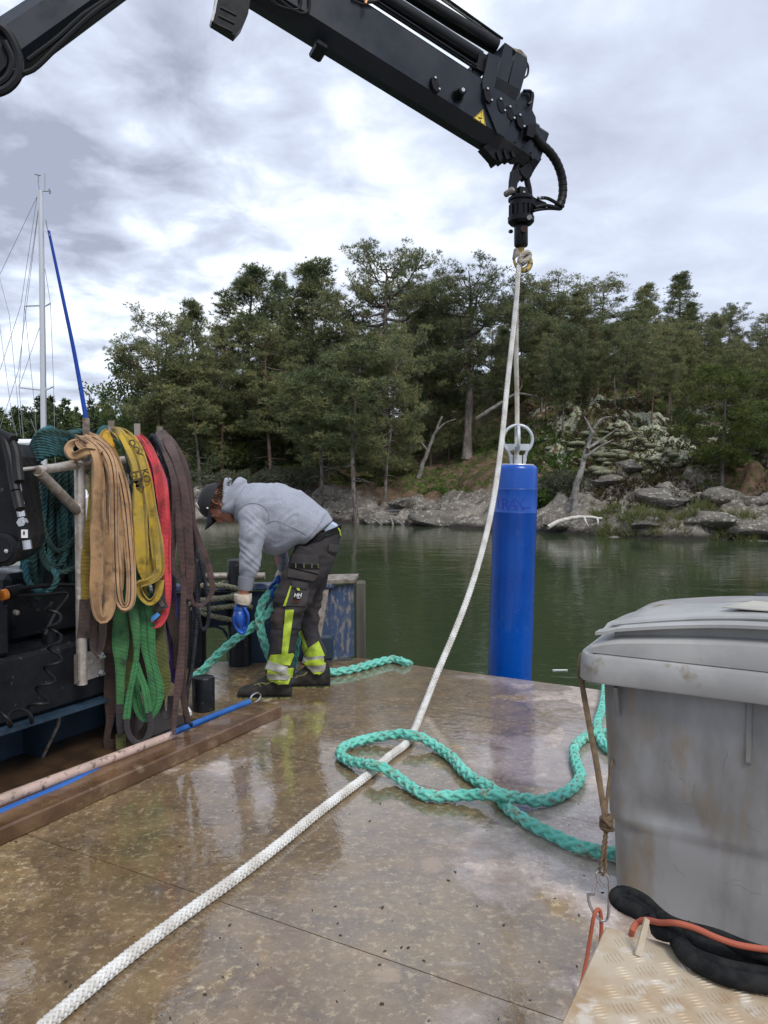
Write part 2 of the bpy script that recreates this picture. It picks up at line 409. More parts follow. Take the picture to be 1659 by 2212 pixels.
# ------------------------------------------------------------------ trees
M_bark = M('pine_bark', (0.12, 0.098, 0.085), .95, c2=(0.24, 0.215, 0.195), scale=4, c3=(0.04, 0.03, 0.026), scale3=14, stretch=(1, 1, .3), bump=.8, bscale=14, bdist=.05, spec=.2)
M_barkr = M('orange_pine_bark', (0.16, 0.095, 0.065), .9, c2=(0.17, 0.145, 0.13), scale=1.2, c3=(0.05, 0.035, 0.028), scale3=12, bump=.6, bscale=12, bdist=.04, spec=.2)
M_dead = M('dead_wood', (0.24, 0.23, 0.21), .85, c2=(0.12, 0.11, 0.10), scale=5, bump=.5, bscale=20, bdist=.02, spec=.2)
M_needle = M('pine_needles', (0.145, 0.175, 0.082), .55, c2=(0.275, 0.27, 0.115), scale=.8, lo=.42, hi=.6, c3=(0.07, 0.105, 0.055), scale3=2.3, lo3=.5, hi3=.62, rnd=.28, spec=.3, transl=.25)
M_young = M('young_needles', (0.085, 0.115, 0.028), .55, c2=(0.15, 0.17, 0.04), scale=1.2, rnd=.15, spec=.3, transl=.3)
M_bush = M('juniper_needles', (0.075, 0.09, 0.05), .6, c2=(0.12, 0.125, 0.08), scale=2, spec=.3, transl=.2)
M_birch = M('birch_leaves', (0.12, 0.18, 0.05), .5, c2=(0.19, 0.25, 0.075), scale=1.5, spec=.3, transl=.4)
def tubes(paths, n=6):
    return join([jtube(p, r, n) for p, r in paths])
def blades(C, rad, tufts, per, Lb, wb, rg, flat=.6, up=.5, droop=0.0):
    m = len(C); N = m*tufts
    dirs = rg.normal(size=(N, 3)); dirs /= np.linalg.norm(dirs, axis=1, keepdims=True)
    rr = np.repeat(rad, tufts)*rg.random(N)**.45
    q = dirs*rr[:, None]; q[:, 2] *= flat; P0 = np.repeat(C, tufts, 0)+q
    od = dirs*np.array([1, 1, .6])+np.array([0, 0, up])
    P1 = np.repeat(P0, per, 0); d = np.repeat(od, per, 0)*.75+rg.normal(size=(N*per, 3))*.55; d[:, 2] -= droop
    d /= np.linalg.norm(d, axis=1, keepdims=True)
    s = np.cross(d, rg.normal(size=d.shape)); s /= np.maximum(np.linalg.norm(s, axis=1, keepdims=True), 1e-6)
    ln = Lb*(.6+.8*rg.random(len(d)))[:, None]
    V = np.stack([P1-s*wb*.5, P1+s*wb*.5, P1+d*ln], 1).reshape(-1, 3)
    return V, np.arange(len(V)).reshape(-1, 3)
def pine(seed, H, cb=.35, Rc=2.6, kind='scots', r0=.16, dens=1.0, lean=0.0, tone=None, fork=False, nb=34, fine=1.0):
    rg = np.random.default_rng(seed); paths = []
    t = np.linspace(0, 1, 12); bend = rg.normal(size=2)*.035*H
    tr = np.stack([bend[0]*np.sin(t*3+seed)*t+lean*H*t, bend[1]*np.sin(t*2.3+seed*2)*t, H*t*.97], 1)
    tr = crom(tr, num=22); tt = np.linspace(0, 1, 22)
    rad = r0*(1-tt)**.75*.9+.02; rad[:3] *= (1.35, 1.15, 1.05); paths.append((tr, rad))
    C = []; RC = []
    def branch(p0, az, ln, rise, rb, depth=0):
        n = 6; s = np.linspace(0, 1, n)
        kx = rg.normal(size=(n, 3))*ln*.06; kx[0] = 0
        d = np.array([math.cos(az), math.sin(az), 0])
        sag = -.22 if kind == 'scots' else .05
        p = p0+d*(ln*s)[:, None]+np.array([0, 0, 1])*(ln*(rise*s+sag*np.sin(s*math.pi)))[:, None]+kx.cumsum(0)*.6
        paths.append((p, np.linspace(rb, rb*.3, n)))
        if depth == 0 or (depth == 1 and ln > 1.2):
            k = int(3+rg.random()*3) if depth == 0 else 2
            for i in range(k):
                f = .35+.6*rg.random(); q = p[int(f*(n-1))]
                branch(q, az+rg.choice([-1, 1])*(.5+.6*rg.random()), ln*(.28+.25*rg.random()), rise*.7+.35*rg.random(), rb*.45, depth+1)
        f0 = .45 if depth == 0 else .25
        m = max(1, int(ln*(1-f0)/.34*dens))
        for f in np.linspace(f0, 1, m+1)[1:]:
            C.append(np.array([np.interp(f, s, p[:, a]) for a in range(3)])+rg.normal(size=3)*.12+np.array([0, 0, .08])); RC.append(.30+.22*rg.random())
    for i in range(nb):
        f = cb+(1-cb)*(i+.5+rg.normal()*.3)/nb; f = min(max(f, cb), .985); g = (f-cb)/(1-cb)
        if kind == 'scots': prof = (.55+.75*math.sin(min(g*1.15, 1)*math.pi*.62))*(1-.72*g**3.2)*(.65+.5*rg.random())
        elif kind == 'spire': prof = (1-g)**.75*(.8+.35*rg.random())+.05
        else: prof = (.35+.65*math.sin(math.pi*min(1, g+.12)))*(.6+.6*rg.random())
        p0 = np.array([np.interp(f, tt, tr[:, a]) for a in range(3)])
        ln = max(Rc*prof, .25); rise = (.05+.75*g**1.5+.2*rg.normal()) if kind == 'scots' else (.15+.7*g if kind == 'spire' else .3)
        branch(p0, i*2.4+rg.normal()*.5, ln, rise, .045*ln/2.5*min(r0/.16,1.5)+.008)
    C.append(tr[-1]); RC.append(.35)
    for i in range(int(6*(1 if kind != 'dead' else 4))):                     # bare dead limbs below the crown
        f = cb*(.45+.6*rg.random()); p0 = np.array([np.interp(f, tt, tr[:, a]) for a in range(3)]); az = rg.random()*6.3; ln = .5+1.1*rg.random()
        s = np.linspace(0, 1, 5); p = p0+np.array([math.cos(az), math.sin(az), -.1])*(ln*s)[:, None]+rg.normal(size=(5, 3)).cumsum(0)*.04*s[:, None]
        paths.append((p, np.linspace(.022, .006, 5)))
    Vt, Ft = tubes(paths, 6)
    C = np.array(C); RC = np.array(RC)
    if kind == 'birch': Vc, Fc = blades(C, RC*1.25, int(16*fine), 7, .13, .085, rg, 1.0, .0, .9)
    else: Vc, Fc = blades(C, RC*(1.2 if kind == 'scots' else 1.0), int(20*fine), 9, .20, .028, rg, .36 if kind == 'scots' else .6, .5)
    return (Vt, Ft), (Vc, Fc), float(np.percentile(Vc[:, 2], 99.6))
PROTO = {}
def proto(key, **k):
    t, c, H = pine(**k)
    mt = M_barkr if k.get('tone') == 'r' else M_bark
    mc = {'y': M_young, 'b': M_birch}.get(k.get('tone'), M_needle)
    PROTO[key] = (t, c, H, mt, mc, {})
proto('wide', seed=1, H=12, cb=.40, Rc=3.3, r0=.2, nb=38)
proto('wide_b', seed=2, H=12, cb=.36, Rc=2.9, r0=.17, tone='r', nb=40)
proto('wide_c', seed=3, H=11, cb=.30, Rc=2.7, r0=.16, nb=42)
proto('big', seed=14, H=13, cb=.42, Rc=3.5, r0=.36, nb=40, dens=1.1, lean=.02)
proto('tall', seed=5, H=12, cb=.38, Rc=2.1, r0=.14, tone='r', nb=36)
proto('spire', seed=6, H=11, cb=.12, Rc=2.2, kind='spire', r0=.13, nb=52)
proto('spire_b', seed=7, H=10, cb=.15, Rc=1.8, kind='spire', r0=.12, nb=46)
proto('slim', seed=8, H=8, cb=.45, Rc=1.3, r0=.075, nb=26)
proto('young', seed=9, H=6, cb=.28, Rc=1.9, r0=.08, tone='y', nb=32)
proto('back', seed=31, H=12, cb=.12, Rc=2.8, r0=.15, nb=46, fine=.8)
proto('back_b', seed=32, H=12, cb=.08, Rc=2.3, kind='spire', r0=.14, nb=56, fine=.8)
proto('birch', seed=10, H=9, cb=.25, Rc=2.3, kind='birch', r0=.09, tone='b', nb=34)
proto('lean', seed=12, H=10, cb=.5, Rc=2.3, r0=.15, lean=.09, tone='r', nb=30)
def place_tree(key, u, Y, vtop, label, group=None, rot=None, wid=1.0, x=None, name='pine_tree'):
    t, c, H, mt, mc, cache = PROTO[key]
    if x is None: x = P(u, 1030, Y)[0]
    z0 = gz(x, Y)-.08; zt = P(u, vtop, Y)[2]; s = (zt-z0)/H
    root = thing(name, label, 'tree', (x, Y, z0), group)
    if rot is None: rot = rng.random()*6.28
    root.rotation_euler = (0, 0, rot); root.scale = (s*wid, s*wid, s)
    for nm, (V, F), m in (('trunk', t, mt), ('crown', c, mc)):
        if nm not in cache:
            save = np.array(V); o = mk(nm, save, F, m, None, smooth=(nm == 'trunk'), kind='structure'); del o['kind']; cache[nm] = o.data; o.parent = root
        else:
            o = bpy.data.objects.new(nm, cache[nm]); col.objects.link(o); o.parent = root
    return root
front = [
 ('wide_b', 345, 43, 672, 1.0, 'leftmost pine of the island, its limbs reaching out over the open water'),
 ('birch', 285, 45, 770, 1.0, 'pale green drooping birch at the left tip of the island'),
 ('spire', 437, 47, 655, .95, 'pointed pine behind the hanging slings, with a spire above the tan one'),
 ('spire', 540, 45, 588, 1.25, 'tall pine with straight grey trunk left of the bent worker'),
 ('spire_b', 607, 50, 597, .9, 'narrow pointed pine peeking up between two taller crowns left of centre'),
 ('spire_b', 675, 45, 562, 1.3, 'tall narrow crowned pine above the back of the worker'),
 ('tall', 585, 43, 700, 1.1, 'dense mid height pine in front of the grey trunk above the juniper'),
 ('big', 838, 44, 524, .95, 'tallest pine of the island, rounded crown against the sky, left of the thick trunk'),
 ('wide_c', 925, 51, 598, .8, 'pine filling the gap between the two highest crowns'),
 ('big', 1008, 41.5, 570, 1.05, 'old pine with very thick grey trunk and broad umbrella crown beside the white rope'),
 ('wide_b', 1125, 49, 596, .8, 'pine whose top shows right behind the crane hook rope'),
 ('wide', 1195, 47, 588, .95, 'broad pine just right of the blue buoy ring, high on the slope'),
 ('tall', 1290, 49, 603, 1.1, 'pine with split top on the slope right of the ropes'),
 ('spire', 1378, 48, 617, .9, 'pine with thin grey trunk standing in the gap above the lichen rocks'),
 ('spire_b', 1462, 52, 590, 1.1, 'highest pointed pine on the right hand slope'),
 ('lean', 1440, 40, 690, 1.0, 'pine leaning right with reddish bare trunk rising from lichen boulders'),
 ('wide_c', 1560, 50, 655, .8, 'pine with thin double top near the right edge of the wood'),
 ('tall', 1640, 49, 680, 1.0, 'pine at the far right edge of the photo on the skyline'),
 ('young', 1560, 29.5, 790, 1.15, 'light green young pine on the rocks at the right shore'),
 ('young', 1655, 31, 870, 1.0, 'yellow green young pine cut by the right edge of the picture'),
 ('slim', 770, 34.5, 740, 1.35, 'slender pine rising from the shore rocks right behind the worker'),
 ('wide_c', 832, 37, 700, .75, 'mid size pine with forked grey trunk at the top of the bare rock'),
 ('slim', 690, 37, 800, 1.5, 'small pine above the rear of the bent worker'),
 ('slim', 1200, 38, 770, .9, 'thin straight pine beside the blue buoy top'),
 ('slim', 1255, 44, 800, 1.3, 'slight dark pine high on the slope between lichen rocks and ropes'),
 ('slim', 1345, 41, 860, 1.0, 'small dark green pine above the pale lichen boulders'),
 ('slim', 430, 42, 780, 1.4, 'thin trunked pine showing just right of the brown slings'),
 ('tall', 480, 43, 690, .9, 'pine with a curved low limb over the cap of the worker'),
 ('wide_b', 930, 43, 700, .7, 'low spreading pine under the rounded tallest crown'),
 ('slim', 1085, 44, 740, .7, 'dark pine right behind the white rope under the umbrella crown'),
 ('slim', 1590, 33, 830, 1.2, 'thin shore pine with bare lower trunk by the big rounded rocks'),
 ('wide_c', 1510, 44, 690, .8, 'mid green pine with ragged crown behind the light young pine'),
]
for i, (k, u, Y, vt, w, lab) in enumerate(front): place_tree(k, u, Y, vt, lab, rot=i*1.3, wid=w*(1.3 if 1150 < u < 1659 and Y > 43 else 1))
keys = ['back', 'back_b', 'back', 'spire', 'back_b', 'spire_b']
tops_u = [225, 320, 370, 440, 490, 540, 600, 640, 670, 740, 780, 850, 910, 950, 1000, 1060, 1100, 1150, 1200, 1290, 1330, 1370, 1440, 1470, 1510, 1580, 1659, 1800, 2100]
tops_v = [740, 690, 710, 680, 640, 600, 610, 650, 580, 645, 610, 540, 580, 610, 585, 585, 615, 605, 600, 615, 650, 635, 625, 600, 655, 665, 690, 690, 690]
nbk = 0
for Y in (54, 61, 69):
    for u in np.arange(250+(Y % 5)*15, 2050, 88 if Y < 60 else 100):
        uu = u+rng.normal()*20; x = P(uu, 1030, Y)[0]
        if Y > np.interp(x, SX, SY)+1:
            nbk += 1
            place_tree(keys[(nbk*7) % 6], uu, Y, np.interp(uu, tops_u, tops_v)+45+rng.random()*85+(Y-53)*1.2, 'dark pine in the packed wood behind the front row of trees', 'pines packed behind the front row', wid=1.45 if uu > 1130 else 1.0)
for (u, Y, vt) in ((1900, 34, 560), (2100, 30, 500), (1780, 40, 640), (2350, 33, 430), (1980, 46, 600)):
    place_tree('wide', u, Y, vt, 'dark pine in the packed wood behind the front row of trees', 'pines packed behind the front row')
for i, u in enumerate(range(1150, 1760, 48)):
    Y = 50+(i*5) % 8; nbk += 1
    place_tree(keys[(i*5) % 6] if i % 3 else 'wide_c', u, Y, np.interp(u, tops_u, tops_v)+15+(i*37) % 60, 'dark pine in the packed wood behind the front row of trees', 'pines packed behind the front row', wid=1.35)
sl_rng = np.random.default_rng(77)
for i in range(20):
    u = 1165+i*27+sl_rng.normal()*9; Y = 37+sl_rng.random()*11
    place_tree(('slim', 'tall', 'slim', 'wide_c')[i % 4], u, Y, 660+sl_rng.random()*110+(20 if i % 2 else 0), 'slim pine dotted over the right hand slope among lichen rocks', 'slim pines dotted over the right slope', wid=1.25 if i % 4 == 0 else .85)
print('trees', nbk, sum(len(p[1][1]) for p in PROTO.values()), sum(len(p[0][1]) for p in PROTO.values()))
# ------------------------------------------------------------------ understory, boulders, heather, lichen
proto('sapling', seed=21, H=4, cb=.08, Rc=1.3, kind='spire', r0=.04, nb=30, tone='n')
proto('sapling_y', seed=22, H=3, cb=.1, Rc=1.3, r0=.04, nb=22, tone='y')
for i in range(20):
    u = 260+rng.random()*1500; x0 = P(u, 1030, 42)[0]; Y = np.interp(x0, SX, SY)+7+rng.random()*14
    z = gz(P(u, 1030, Y)[0], Y); H = 1.6+rng.random()*3.2
    if u > 1120: u -= 700; x0 = P(u, 1030, 42)[0]; Y = np.interp(x0, SX, SY)+9+rng.random()*12; z = gz(P(u, 1030, Y)[0], Y)
    vt = 1106-FPX*math.tan(math.atan2(z+H-CAMZ, Y)+PITCH)
    place_tree('sapling' if i % 3 else 'sapling_y', u, Y, vt, 'small dark understory pine between the big trunks', 'understory pines on the island', wid=.9+.5*rng.random())

def ico(sub):
    bm = bmesh.new(); bmesh.ops.create_icosphere(bm, subdivisions=sub, radius=1); V = np.array([v.co[:] for v in bm.verts]); F = np.array([[v.index for v in f.verts] for f in bm.faces]); bm.free(); return V, F
IV3, IF3 = ico(3); IV2, IF2 = ico(2); IV4, IF4 = ico(4)
def n3(V, s, seed): return np.array([mnoise.noise(Vector((v*s+seed).tolist())) for v in V])
M_rock = M('granite', (0.15, 0.135, 0.115), .85, c2=(0.08, 0.07, 0.06), scale=2.5, c3=(0.30, 0.305, 0.27), scale3=5, lo3=.54, hi3=.62, bump=1.0, bscale=9, bdist=.09, spec=.3, rnd=.15)
rockp = []
for k in range(6):
    V = IV3.copy(); r_ = np.random.default_rng(100+k)
    for _ in range(9):
        n = r_.normal(size=3); n /= np.linalg.norm(n); dd = V@n; c = .55+.3*r_.random(); V -= np.maximum(dd-c, 0)[:, None]*n*.92
    V *= (1+.12*n3(V, 1.6, k*7))[:, None]; V *= (1.25, .9, .62)
    rockp.append(V)
rockm = {}
def boulder(x, y, s, k, label, group=None, zoff=0):
    k %= 6
    if k not in rockm:
        me = bpy.data.meshes.new('boulder'); me.from_pydata(rockp[k].tolist(), [], IF3.tolist()); me.polygons.foreach_set('use_smooth', [True]*len(IF3)); me.materials.append(M_rock); me.set_sharp_from_angle(angle=R(38)); rockm[k] = me
    o = bpy.data.objects.new('boulder', rockm[k]); col.objects.link(o)
    o.location = (x, y, gz(x, y)-.06+s*.03+zoff); o.rotation_euler = ((k*.13) % .3, .1, k*2.1+x); o.scale = (s*1.15, s, s*(.60+.1*(k % 3)))
    return props(o, label, 'rock', group)
def at_ground(u, v):                                   # where the line of sight meets the island
    Y = np.arange(18, 75, .12); d = ray(u, v); X = d[0]/d[1]*Y; Zr = CAMZ+d[2]/d[1]*Y
    k = np.nonzero(Zr <= np.maximum(ground(X, Y), WZ))[0]
    i = k[0] if len(k) else len(Y)//2
    return np.array([X[i], Y[i], Zr[i]])
nb_ = [(875, 1095, .75, 'rounded grey boulder on the brown shore slope right of the worker'), (650, 1118, .35, 'small pale boulder low on the rock above the worker\'s back'),
       (1520, 1125, .75, 'big round grey boulder standing at the water on the right shore'), (1620, 1145, .8, 'long low grey boulder at the far right waterline'),
       (1440, 1075, .85, 'broad flat topped grey boulder right of the buoy'), (1560, 1080, .8, 'large grey boulder behind the round one on the right'),
       (1390, 1140, .45, 'small flat stone at the waterline between buoy and bin'), (1620, 1085, .75, 'grey rock at the right edge above the long low one'),
       (940, 1120, .8, 'low slab of rock at the waterline below the rounded boulder'), (830, 1125, .75, 'low reddish slab at the water near the fallen sticks'),
       (1310, 1040, .7, 'steep grey rock face below the lichen cushions'), (1350, 1010, .8, 'dark rock with white lichen specks on the slope right of the buoy')]
for i, (u, v, s, lab) in enumerate(nb_):
    p = at_ground(u, v); boulder(p[0], p[1], s, i, lab)
for i in range(48):
    u = rng.choice([rng.uniform(1160, 1700), rng.uniform(640, 1660)]); x0 = P(u, 1030, 30)[0]; y = np.interp(x0, SX, SY)+rng.uniform(-.3, 4.5)**1.0; x = P(u, 1030, y)[0]
    y = max(y, np.interp(x, SX, SY)-.2)
    boulder(x, y, .14+.42*rng.random()**2.5, i, 'loose grey stone on the shoreline of the island', 'loose stones along the shore')

def scatter_stuff(name, label, cat, mat, pts, Lb, wb, tufts, per, rad, flat=.6, up=.6, seed=0):
    V, F = blades(np.array(pts), np.array(rad), tufts, per, Lb, wb, np.random.default_rng(seed), flat, up)
    return mk(name, V, F, mat, smooth=False, label=label, cat=cat, kind='stuff')
M_heath = M('heather', (0.045, 0.032, 0.020), .8, c2=(0.075, 0.060, 0.026), scale=1.2, spec=.2, c3=(0.05, 0.065, 0.02), scale3=.9, transl=.15)
M_blue = M('blueberry_scrub', (0.055, 0.105, 0.018), .6, c2=(0.095, 0.15, 0.03), scale=1.5, spec=.3, transl=.3)
M_grass = M('shore_grass', (0.12, 0.15, 0.045), .6, c2=(0.17, 0.165, 0.07), scale=2, spec=.3, transl=.3)
pts = []; rd = []
for i in range(1500):
    u = rng.uniform(1130, 1750); d = rng.uniform(2.6, 22); x0 = P(u, 1030, 36)[0]; y = np.interp(x0, SX, SY)+d; x = P(u, 1030, y)[0]
    if fbm(np.array([x*.55+30]), np.array([y*.55+3]), 3)[0] < .44+.10*(d < 4): continue
    pts.append((x, y, gz(x, y)+.08)); rd.append(.22+.22*rng.random())
scatter_stuff('heather', 'dark brown green heather covering the slope between the lichen rocks', 'heather', M_heath, pts, .17, .035, 12, 6, rd, .7, .8, 3)
pts = []; rd = []
for i in range(1500):
    u = rng.uniform(380, 1250); d = rng.uniform(5, 16); x0 = P(u, 1030, 40)[0]; y = np.interp(x0, SX, SY)+d; x = P(u, 1030, y)[0]
    if fbm(np.array([x*.4+70]), np.array([y*.5+33]), 3)[0] < .50: continue
    pts.append((x, y, gz(x, y)+.06)); rd.append(.22+.2*rng.random())
scatter_stuff('blueberry_scrub', 'bright green blueberry scrub under the pines', 'scrub', M_blue, pts, .13, .06, 10, 6, rd, .5, .8, 4)
pts = []; rd = []
for i in range(160):
    u = rng.uniform(1280, 1640); x0 = P(u, 1030, 27)[0]; y = np.interp(x0, SX, SY)+rng.uniform(.15, 1.3); x = P(u, 1030, y)[0]
    pts.append((x, y, gz(x, y)+.02)); rd.append(.16+.1*rng.random())
scatter_stuff('shore_grass', 'pale green grass tufts along the right waterline', 'grass', M_grass, pts, .3, .02, 7, 5, rd, .3, 1.6, 5)
# reindeer lichen cushions
M_lich = M('reindeer_lichen', (0.19, 0.195, 0.135), .95, c2=(0.10, 0.10, 0.06), scale=5, c3=(0.29, 0.30, 0.22), scale3=12, bump=.9, bscale=30, bdist=.04, spec=.1)
parts = []
def cushion(x, y, s):
    V = IV2*np.array([s*(.9+.5*rng.random()), s*(.8+.3*rng.random()), s*.42]); V = V*(1+.14*n3(IV2, 2.2, rng.random()*50))[:, None]+np.array([x, y, gz(x, y)+.02]); parts.append((V-[0, 0, s*.10], IF2))
for (u0, v0, su, sv, n) in ((1280, 955, 26, 9, 26), (1345, 938, 22, 7, 22), (1305, 990, 24, 10, 28), (1400, 962, 30, 6, 16), (1212, 1012, 14, 10, 12), (1480, 925, 34, 8, 16), (1285, 1022, 22, 6, 14), (1600, 985, 50, 4, 14), (1180, 962, 14, 8, 8), (1440, 1000, 24, 6, 12), (1240, 985, 12, 12, 8)):
    for i in range(n):
        p = at_ground(u0+rng.normal()*su, v0+rng.normal()*sv); cushion(p[0], p[1], .07+.30*rng.random()**2)
V, F = join(parts); mk('reindeer_lichen', V, F, M_lich, label='pale reindeer lichen cushions heaped over the slope rocks', cat='lichen', kind='stuff')

# juniper thicket behind the worker's cap
def bush(u, v, Y, w, h, label, mat, nl=60, seed=1):
    rg = np.random.default_rng(seed); b = P(u, v, Y); b[2] = gz(b[0], Y)
    root = thing('juniper_bush', label, 'bush', b); paths = []; C = []
    for i in range(nl):
        az = rg.random()*6.28; ln = w*(.3+.7*rg.random()); s = np.linspace(0, 1, 7)
        p = b+np.array([math.cos(az), math.sin(az)*.6, 0])*(ln*s)[:, None]+np.array([0, 0, 1])*(h*(.6+.5*rg.random())*np.sin(s*1.9))[:, None]+rg.normal(size=(7, 3)).cumsum(0)*.05*s[:, None]
        paths.append((p, np.linspace(.03, .006, 7)))
        for f in (3, 4, 5, 6): C.append(p[f]+rg.normal(size=3)*.1)
    V, F = tubes(paths, 4); mk('branches', V, F, M_dead, root)
    V, F = blades(np.array(C), np.full(len(C), .28), 12, 6, .13, .035, rg, .6, .5); mk('foliage', V, F, mat, root, smooth=False)
bush(520, 1030, 37.5, 2.6, 1.5, 'grey green juniper thicket with bare grey twigs behind the worker\'s cap', M_bush, 80, 1)
bush(640, 1035, 38.5, 1.6, 1.1, 'lower juniper thicket between the cap and the grey back of the worker', M_bush, 40, 2)
bush(1180, 1075, 30.5, .8, .7, 'small bright yellow green bush left of the fallen white branch', M_blue, 26, 3)
bush(1205, 1065, 30.5, 1.2, 1.2, 'dull green scrub at the foot of the leaning dead tree', M_bush, 36, 4)
bush(1620, 1055, 31, 1.0, .9, 'small wind bent bush on the rocks near the right edge', M_bush, 30, 5)

def branchy(name, label, cat, pts, r0, r1, mat, twigs=()):
    root = thing(name, label, cat, pts[0]); p = crom(pts, num=18)
    V, F = jtube(p+rng.normal(size=p.shape)*r0*.12, np.linspace(r0, r1, 18), 8); mk('trunk', V, F, mat, root)
    for tw in twigs:
        q = crom(tw, num=9); V, F = jtube(q, np.linspace(r1*1.2, r1*.35, 9), 5); mk('branch', V, F, mat, root)
    return root
M_white = M('bleached_wood', (0.52, 0.50, 0.46), .8, c2=(0.38, 0.36, 0.32), scale=8, spec=.2)
Yl = 26.6
branchy('driftwood_branch', 'bleached white fallen branch lying across the waterline right of the buoy', 'driftwood',
        [P(1184, 1139, Yl), P(1205, 1128, Yl+.1), P(1235, 1119, Yl+.2), P(1270, 1117, Yl+.3), P(1300, 1120, Yl+.3)], .085, .045, M_white,
        [[P(1262, 1118, Yl+.2), P(1266, 1128, Yl), P(1272, 1137, Yl-.1)], [P(1290, 1119, Yl+.3), P(1292, 1128, Yl), P(1291, 1134, Yl)]])
bx = at_ground(1243, 1092); Yd = bx[1]
branchy('dead_tree', 'leaning dead tree trunk with pale lichen right of the buoy', 'tree', [bx-[0, 0, .2], P(1240, 1070, Yd), P(1252, 1030, Yd), P(1268, 970, Yd+.2), P(1284, 925, Yd+.3)], .15, .06, M_dead,
        [[P(1262, 990, Yd), P(1295, 965, Yd), P(1325, 950, Yd)], [P(1268, 970, Yd), P(1300, 950, Yd+.4), P(1335, 925, Yd+.3)], [P(1280, 935, Yd), P(1270, 915, Yd), P(1262, 900, Yd)], [P(1283, 926, Yd), P(1300, 905, Yd), P(1322, 900, Yd)]])
bx = at_ground(902, 1030); Yd = bx[1]
branchy('leaning_snag', 'bare grey snag leaning right between the pines left of the thick trunk', 'tree', [bx-[0, 0, .2], P(915, 1000, Yd), P(940, 935, Yd), P(955, 900, Yd)], .14, .05, M_dead,
        [[P(925, 975, Yd), P(905, 950, Yd), P(890, 930, Yd)], [P(940, 935, Yd), P(960, 915, Yd), P(985, 905, Yd)]])
for i, (a, b, lab) in enumerate((((825, 1135), (800, 1118), 'thin broken stick poking from the water below the slab'), ((850, 1138), (838, 1110), 'thin dry stick leaning upright at the waterline behind the worker'), ((885, 1104), (835, 1103), 'straight pale log lying on the shore rock behind the worker'), ((875, 1139), (845, 1118), 'crooked stick lying half in the water right of the upright one'))):
    Y0 = np.interp(P(850, 1100, 33)[0], SX, SY)+(.2 if i != 2 else 1.6); o = mk('stick', *jtube(crom([P(*a, Y0), P((a[0]+b[0])/2+2, (a[1]+b[1])/2-1, Y0+.2), P(*b, Y0+.3)], num=8), np.linspace(.05, .03, 8), 6), M_dead if i != 2 else M_white, label=lab, cat='stick')
# bare limbs of the old pine reaching right, behind the rope
Yo = 41
branchy('fallen_limb', 'grey crooked dead limb reaching right from behind the thick pine trunk', 'tree', [P(1030, 905, Yo), P(1060, 885, Yo-.2), P(1095, 862, Yo), P(1118, 850, Yo), P(1150, 855, Yo), P(1178, 868, Yo)], .13, .04, M_dead,
        [[P(1095, 862, Yo), P(1085, 840, Yo), P(1060, 845, Yo)], [P(1118, 850, Yo), P(1128, 830, Yo), P(1120, 805, Yo)]])

# ------------------------------------------------------------------ far shore
M_far = M('far_foliage', (0.050, 0.075, 0.035), .7, c2=(0.10, 0.13, 0.05), scale=.12, spec=.2, c3=(0.03, 0.05, 0.03), scale3=.4)
xs_f = np.linspace(-260, 260, 140)
V = []; F = []
for i, x in enumerate(xs_f):
    y0 = 150+10*math.sin(x*.03)
    for j, (dy, z) in enumerate(((0, -.7), (2, .4), (30, 3.0), (90, 9.0))): V.append((x, y0+dy, z+(fbm(np.array([x*.08]), np.array([j*3.]), 3)[0]-.5)*j))
for i in range(139):
    for j in range(3): F.append((i*4+j, i*4+4+j, i*4+5+j, i*4+1+j))
mk('far_shore', V, F, M('far_ground', (0.10, 0.08, 0.06), .9, c2=(0.05, 0.07, 0.03), scale=.1), kind='structure')
rg = np.random.default_rng(5); C = []; rd = []
for i in range(440):
    near = i < 280
    x = rg.uniform(-130, -22) if near else rg.uniform(-190, 190); y = 152+10*math.sin(x*.03)+rg.random()**1.5*60; H = rg.uniform(9, 15)+(2.5 if rg.random() < .2 else 0)
    b = .6+(y-152)*.09; w = rg.uniform(1.6, 3.0)
    for k in range(64 if near else 18):
        f = rg.random(); z = b+H*(.12+.88*f); rr_ = w*(1-f)**.6; a = rg.random()*6.28
        C.append((x+math.cos(a)*rr_*.8, y+math.sin(a)*rr_*.8, z)); rd.append(.9*(1-.5*f))
V, F = blades(np.array(C), np.array(rd), 5, 4, .85, .36, rg, .7, .5)
mk('far_wood', V, F, M_far, smooth=False, label='far wooded shore seen behind the sailing boat rigging', cat='wood', kind='stuff')

# ------------------------------------------------------------------ sailing boats
M_hull = M('white_gelcoat', (0.78, 0.79, 0.80), .25, spec=.5, coat=.3); M_navy = M('navy_canvas', (0.012, 0.02, 0.06), .7); M_alu_m = M('mast_alloy', (0.55, 0.56, 0.58), .35, metal=.6)
M_wire = M('rig_wire', (0.25, 0.26, 0.28), .4, metal=.5); M_bluec = M('blue_sail_cover', (0.02, 0.08, 0.45), .6)
Ym = 28.0
boat = thing('sailing_boat', 'white sailing boat moored behind the sling rack, tall bare mast and blue furled foresail', 'sailing boat', P(95, 1000, Ym)*[1, 1, 0]+[0, 0, WZ])
mb = P(96, 1045, Ym); hd = np.array([.5, .866, 0]); hs_ = np.array([.866, -.5, 0]); rings = []
for s in np.linspace(0, 1, 15):
    w = max(.03, 1.55*(1-max(0, (s-.42)/.58)**2.2)*(.8+.2*min(1, s*4))); c = np.array([mb[0], mb[1], 0])+hd*(-5.6+9.4*s); sh = 1.15+.3*s**2
    rings.append([c+hs_*a*w*k+[0, 0, WZ-.15+(sh+.15)*z] for a, k, z in ((-1, 1, 1), (-1, .96, .5), (-1, .7, .1), (1, .7, .1), (1, .96, .5), (1, 1, 1))])
MB().loft(rings).mk('hull', M_hull, boat, True)
c0 = np.array([mb[0], mb[1], WZ])
